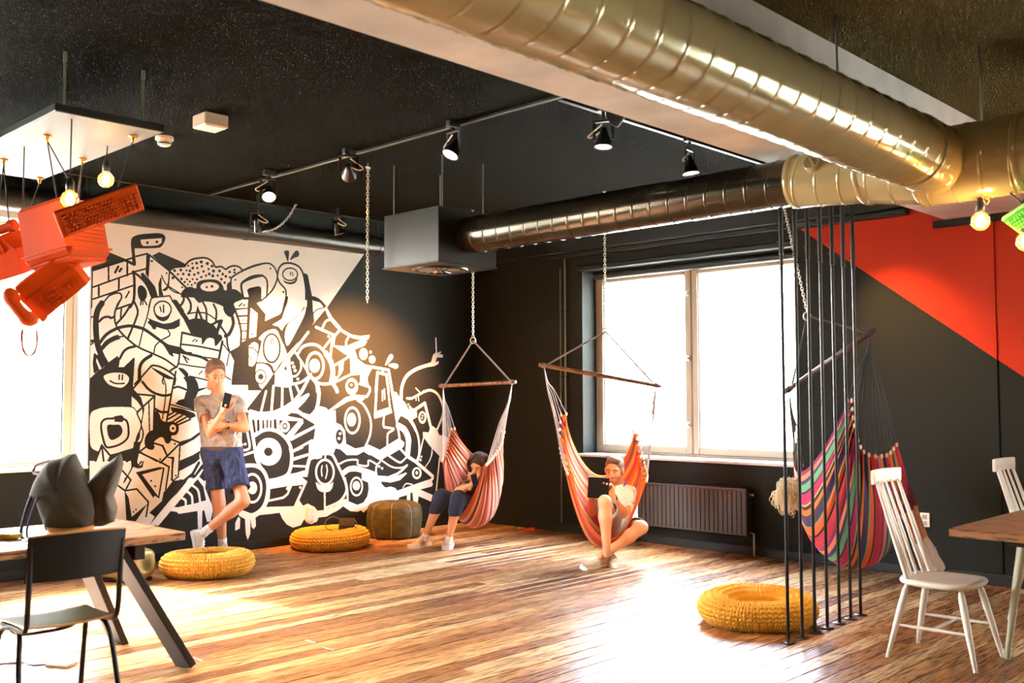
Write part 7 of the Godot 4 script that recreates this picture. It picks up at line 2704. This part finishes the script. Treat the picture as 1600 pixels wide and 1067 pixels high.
func build_small_things() -> void:
	var s: SurfaceTool
	# backpack on the long table: a drooping grey sack with flap, straps and tan base
	var bp := thing("backpack", "dark grey backpack with tan base slumped on the long table", "backpack", fl(108, 829, 0.754))
	var canvas := grain(mat(g8(76, 69, 56), 0.85), M.fine, Vector3(14, 14, 14), 0.15)
	var bo := bp.position
	inst("sack", pillow([[74, 829], [110, 831], [143, 827], [148, 800], [144, 775], [136, 760], [129, 737], [117, 709], [106, 711], [95, 716], [80, 718], [67, 730], [56, 750], [48, 772], [56, 781], [66, 805]], 5.42, 0.085, bo), canvas, bp)
	inst("side_pocket", pillow([[137, 754], [160, 730], [188, 709], [192, 722], [184, 750], [175, 778], [181, 800], [178, 815], [160, 822], [146, 822], [140, 790]], 5.48, 0.06, bo), canvas, bp)
	inst("tan_base", pillow([[77, 832], [110, 834], [143, 830], [145, 819], [110, 822], [76, 820]], 5.42, 0.09, bo), mat(g8(196, 132, 58), 0.7), bp)
	s = st()
	tube(s, spline([at(58, 758, 5.4) - bo, at(46, 782, 5.36) - bo, at(36, 815, 5.33) - bo, at(33, 836, 5.3) - bo, at(42, 846, 5.24) - bo], 6), 0.009, 6)
	tube(s, spline([at(62, 770, 5.36) - bo, at(50, 800, 5.3) - bo, at(42, 828, 5.26) - bo, at(44, 846, 5.22) - bo], 6), 0.007, 6)
	obj("strap", s, mat(g8(40, 36, 48), 0.7), bp)
	s = st()
	tube(s, spline([at(62, 742, 5.45) - bo, at(52, 738, 5.5) - bo, at(58, 726, 5.5) - bo, at(76, 720, 5.45) - bo], 5), 0.007, 6)
	obj("grab_handle", s, mat(g8(96, 62, 44), 0.7), bp)
	# brown bag farther along the table
	var bb := thing("shoulder_bag", "brown shoulder bag with blue flap at the far end of the long table", "bag", Vector3(2.85, 0.752, 6.62), -0.3)
	inst("body", grid(30, 12, func(u: float, v: float) -> Vector3:
		var w := TAU * u
		return Vector3(signf(cos(w)) * pow(absf(cos(w)), 0.5) * 0.15 * (1.0 - 0.12 * v), v * 0.17, signf(sin(w)) * pow(absf(sin(w)), 0.5) * 0.075 * (1.0 - 0.4 * v * v)), true), mat(g8(124, 84, 54), 0.6), bb)
	s = st()
	bx(s, Transform3D(Basis(Vector3.RIGHT, 0.12), Vector3(0, 0.172, 0.0)), Vector3(0.29, 0.022, 0.12), 0.01)
	obj("flap", s, mat(g8(52, 70, 118), 0.6), bb)
	s = st()
	tube(s, spline([Vector3(0.14, 0.15, 0), Vector3(0.22, 0.1, -0.06), Vector3(0.3, 0.03, -0.12), Vector3(0.34, 0.008, -0.22)], 6), 0.007, 6)
	obj("strap", s, mat(g8(84, 50, 46), 0.6), bb)
	# yellow purse and keys
	var yp := thing("yellow_purse", "small yellow purse lying on the long table", "purse", fl(14, 842, 0.752), 0.4)
	inst("pouch", grid(24, 10, func(u: float, v: float) -> Vector3:
		var w := TAU * u
		return Vector3(cos(w) * 0.075 * sqrt(maxf(1.0 - pow(2.0 * v - 1.0, 4.0), 0.0)), v * 0.036, sin(w) * 0.05 * sqrt(maxf(1.0 - pow(2.0 * v - 1.0, 4.0), 0.0))), true), mat(g8(226, 182, 22), 0.5), yp)
	s = st()
	tube(s, spline([Vector3(-0.07, 0.02, 0), Vector3(-0.03, 0.032, 0.045), Vector3(0.03, 0.032, 0.045), Vector3(0.07, 0.02, 0)], 5), 0.003, 5)
	obj("zip", s, M.brass, yp)
	var ky := thing("key_bunch", "bunch of metal keys beside the backpack strap on the long table", "keys", fl(38, 848, 0.753))
	s = st()
	tube(s, spline([Vector3(-0.015, 0.006, 0), Vector3(0, 0.006, 0.015), Vector3(0.015, 0.006, 0), Vector3(0, 0.006, -0.015)], 5, true), 0.0018, 5, false, true)
	obj("key_ring", s, M.steel, ky)
	for k in 4:
		s = st()
		var w := 0.8 * k
		bx(s, Transform3D(Basis(Vector3.UP, w), Basis(Vector3.UP, w) * Vector3(0.042, 0.004 + 0.003 * k, 0)), Vector3(0.055, 0.003, 0.02), 0.001)
		obj("key", s, M.steel, ky)
	# gold duffel on the floor behind the chair
	var du := thing("duffel_bag", "shiny gold duffel bag on the floor behind the black chair", "bag", Vector3(0.62, 0.0, 4.62), 0.42)
	var gold := mat(g8(150, 130, 74), 0.4, 0.35)
	gold.heightmap_enabled = false
	inst("body", grid(48, 26, func(u: float, v: float) -> Vector3:
		var w := TAU * u
		var x := (v - 0.5) * 0.58
		var r := 0.135 * pow(maxf(1.0 - pow(absf(2.0 * v - 1.0), 7.0), 0.0), 0.35)
		var wr := 1.0 + 0.03 * sin(5.0 * w + v * 9.0) + 0.02 * sin(11.0 * w - v * 21.0)
		return Vector3(x, 0.14 + signf(sin(w)) * pow(absf(sin(w)), 0.75) * r * wr, signf(cos(w)) * pow(absf(cos(w)), 0.75) * r * wr * 1.05), true), gold, du)
	for x in [-0.14, 0.14]:
		s = st()
		var lp := []
		for k in 13:
			var w := PI * k / 12
			lp.append(Vector3(x, 0.14 + sin(w) * 0.142, cos(w) * 0.149))
		tube(s, lp, 0.009, 6)
		obj("strap", s, mat(g8(168, 142, 78), 0.5), du)
	for g in [-1.0, 1.0]:
		s = st()
		tube(s, spline([Vector3(-0.14, 0.2, 0.13 * g), Vector3(-0.08, 0.13, 0.16 * g), Vector3(0.08, 0.13, 0.16 * g), Vector3(0.14, 0.2, 0.13 * g)], 6), 0.009, 6)
		obj("carry_handle", s, mat(g8(168, 142, 78), 0.5), du)
	s = st()
	box(s, Vector3(-0.25, 0.002, -0.10), Vector3(0.25, 0.03, 0.10), 0.01)
	obj("black_base", s, M.black_plastic, du)
	# little handbag on the middle pouf
	var hb := thing("handbag", "small dark handbag with a looped strap lying on the knitted pouf", "handbag", Vector3(0.57, 0.166, 2.30), 0.8)
	s = st()
	prism(s, [Vector2(-0.08, 0.0), Vector2(0.08, 0.0), Vector2(0.072, 0.12), Vector2(-0.072, 0.12)], Transform3D(Basis(Vector3.RIGHT, -0.15), Vector3(0, 0.0, 0.0)), 0.06)
	obj("body", s, mat(g8(58, 54, 44), 0.45), hb)
	s = st()
	prism(s, [Vector2(-0.076, 0.05), Vector2(0.076, 0.05), Vector2(0.074, 0.126), Vector2(-0.074, 0.126)], Transform3D(Basis(Vector3.RIGHT, -0.15), Vector3(0, 0.002, 0.034)), 0.008)
	obj("flap", s, mat(g8(72, 66, 54), 0.45), hb)
	s = st()
	tube(s, spline([Vector3(-0.07, 0.115, 0), Vector3(-0.14, 0.14, 0.02), Vector3(-0.2, 0.1, 0.05), Vector3(-0.19, 0.04, 0.08), Vector3(-0.12, 0.012, 0.1), Vector3(-0.06, 0.01, 0.08)], 6), 0.005, 6)
	tube(s, spline([Vector3(0.07, 0.115, 0), Vector3(0.11, 0.06, 0.06), Vector3(0.06, 0.012, 0.11), Vector3(-0.06, 0.01, 0.1)], 6), 0.005, 6)
	obj("strap", s, mat(g8(84, 78, 66), 0.45), hb)
	# double socket in the mural, floor plate, red toy, wall switch
	var so := on(484, 803, 0, 0.0)
	var sk := thing("wall_socket", "white oval double wall socket low on the mural", "socket", so)
	s = st()
	bx(s, Transform3D(Basis(), Vector3(0.011, 0, 0)), Vector3(0.02, 0.155, 0.085), 0.008)
	obj("plate", s, M.white_plastic, sk)
	for y in [-0.035, 0.035]:
		s = st()
		lathe(s, [Vector2(0.0, 0.0), Vector2(0.02, 0.0), Vector2(0.022, 0.004)], 18, Transform3D(Basis(Vector3(0, 1, 0), Vector3(1, 0, 0), Vector3(0, 0, -1)), Vector3(0.02, y, 0)))
		obj("outlet", s, mat(g8(150, 140, 128), 0.5), sk)
	var fp := thing("floor_box", "small brown cardboard plate with a cable on the floor under the long table", "floor plate", fl(96, 1040), 0.5)
	s = st()
	box(s, Vector3(-0.07, 0.0, -0.05), Vector3(0.07, 0.018, 0.05), 0.004)
	obj("lid", s, mat(g8(176, 148, 116), 0.8), fp)
	s = st()
	tube(s, spline([Vector3(-0.07, 0.006, 0.0), Vector3(-0.15, 0.006, 0.05), Vector3(-0.25, 0.006, 0.02), Vector3(-0.38, 0.006, 0.1)], 6), 0.005, 6)
	obj("cable", s, M.cord, fp)
	var rt := thing("red_toy", "small crumpled red thing on the floor by the black wall", "toy", fl(824, 828), 0.4)
	s = st()
	prism(s, [Vector2(-0.09, 0), Vector2(0.1, 0), Vector2(0.09, 0.028), Vector2(0.03, 0.03), Vector2(-0.02, 0.014), Vector2(-0.08, 0.01)], Transform3D(Basis(), Vector3(0, 0.001, 0)), 0.05)
	obj("crumpled_body", s, M.red_thing, rt)
	s = st()
	ball(s, Transform3D(Basis().scaled(Vector3.ONE * 0.013), Vector3(-0.1, 0.014, 0)), 10, 8)
	obj("white_tip", s, M.white_plastic, rt)
	var sw := on(1446, 812, 2, 0.0)
	var ws := thing("wall_outlet", "white wall outlet on the black wall behind the white spindle chair", "outlet", sw)
	s = st()
	bx(s, Transform3D(Basis(), Vector3(0, 0, 0.008)), Vector3(0.08, 0.115, 0.016), 0.004)
	obj("plate", s, M.white_plastic, ws)
	s = st()
	for y in [-0.025, 0.025]:
		bx(s, Transform3D(Basis(), Vector3(0, y, 0.017)), Vector3(0.04, 0.035, 0.004), 0.001)
	obj("insert", s, mat(g8(168, 164, 156), 0.5), ws)
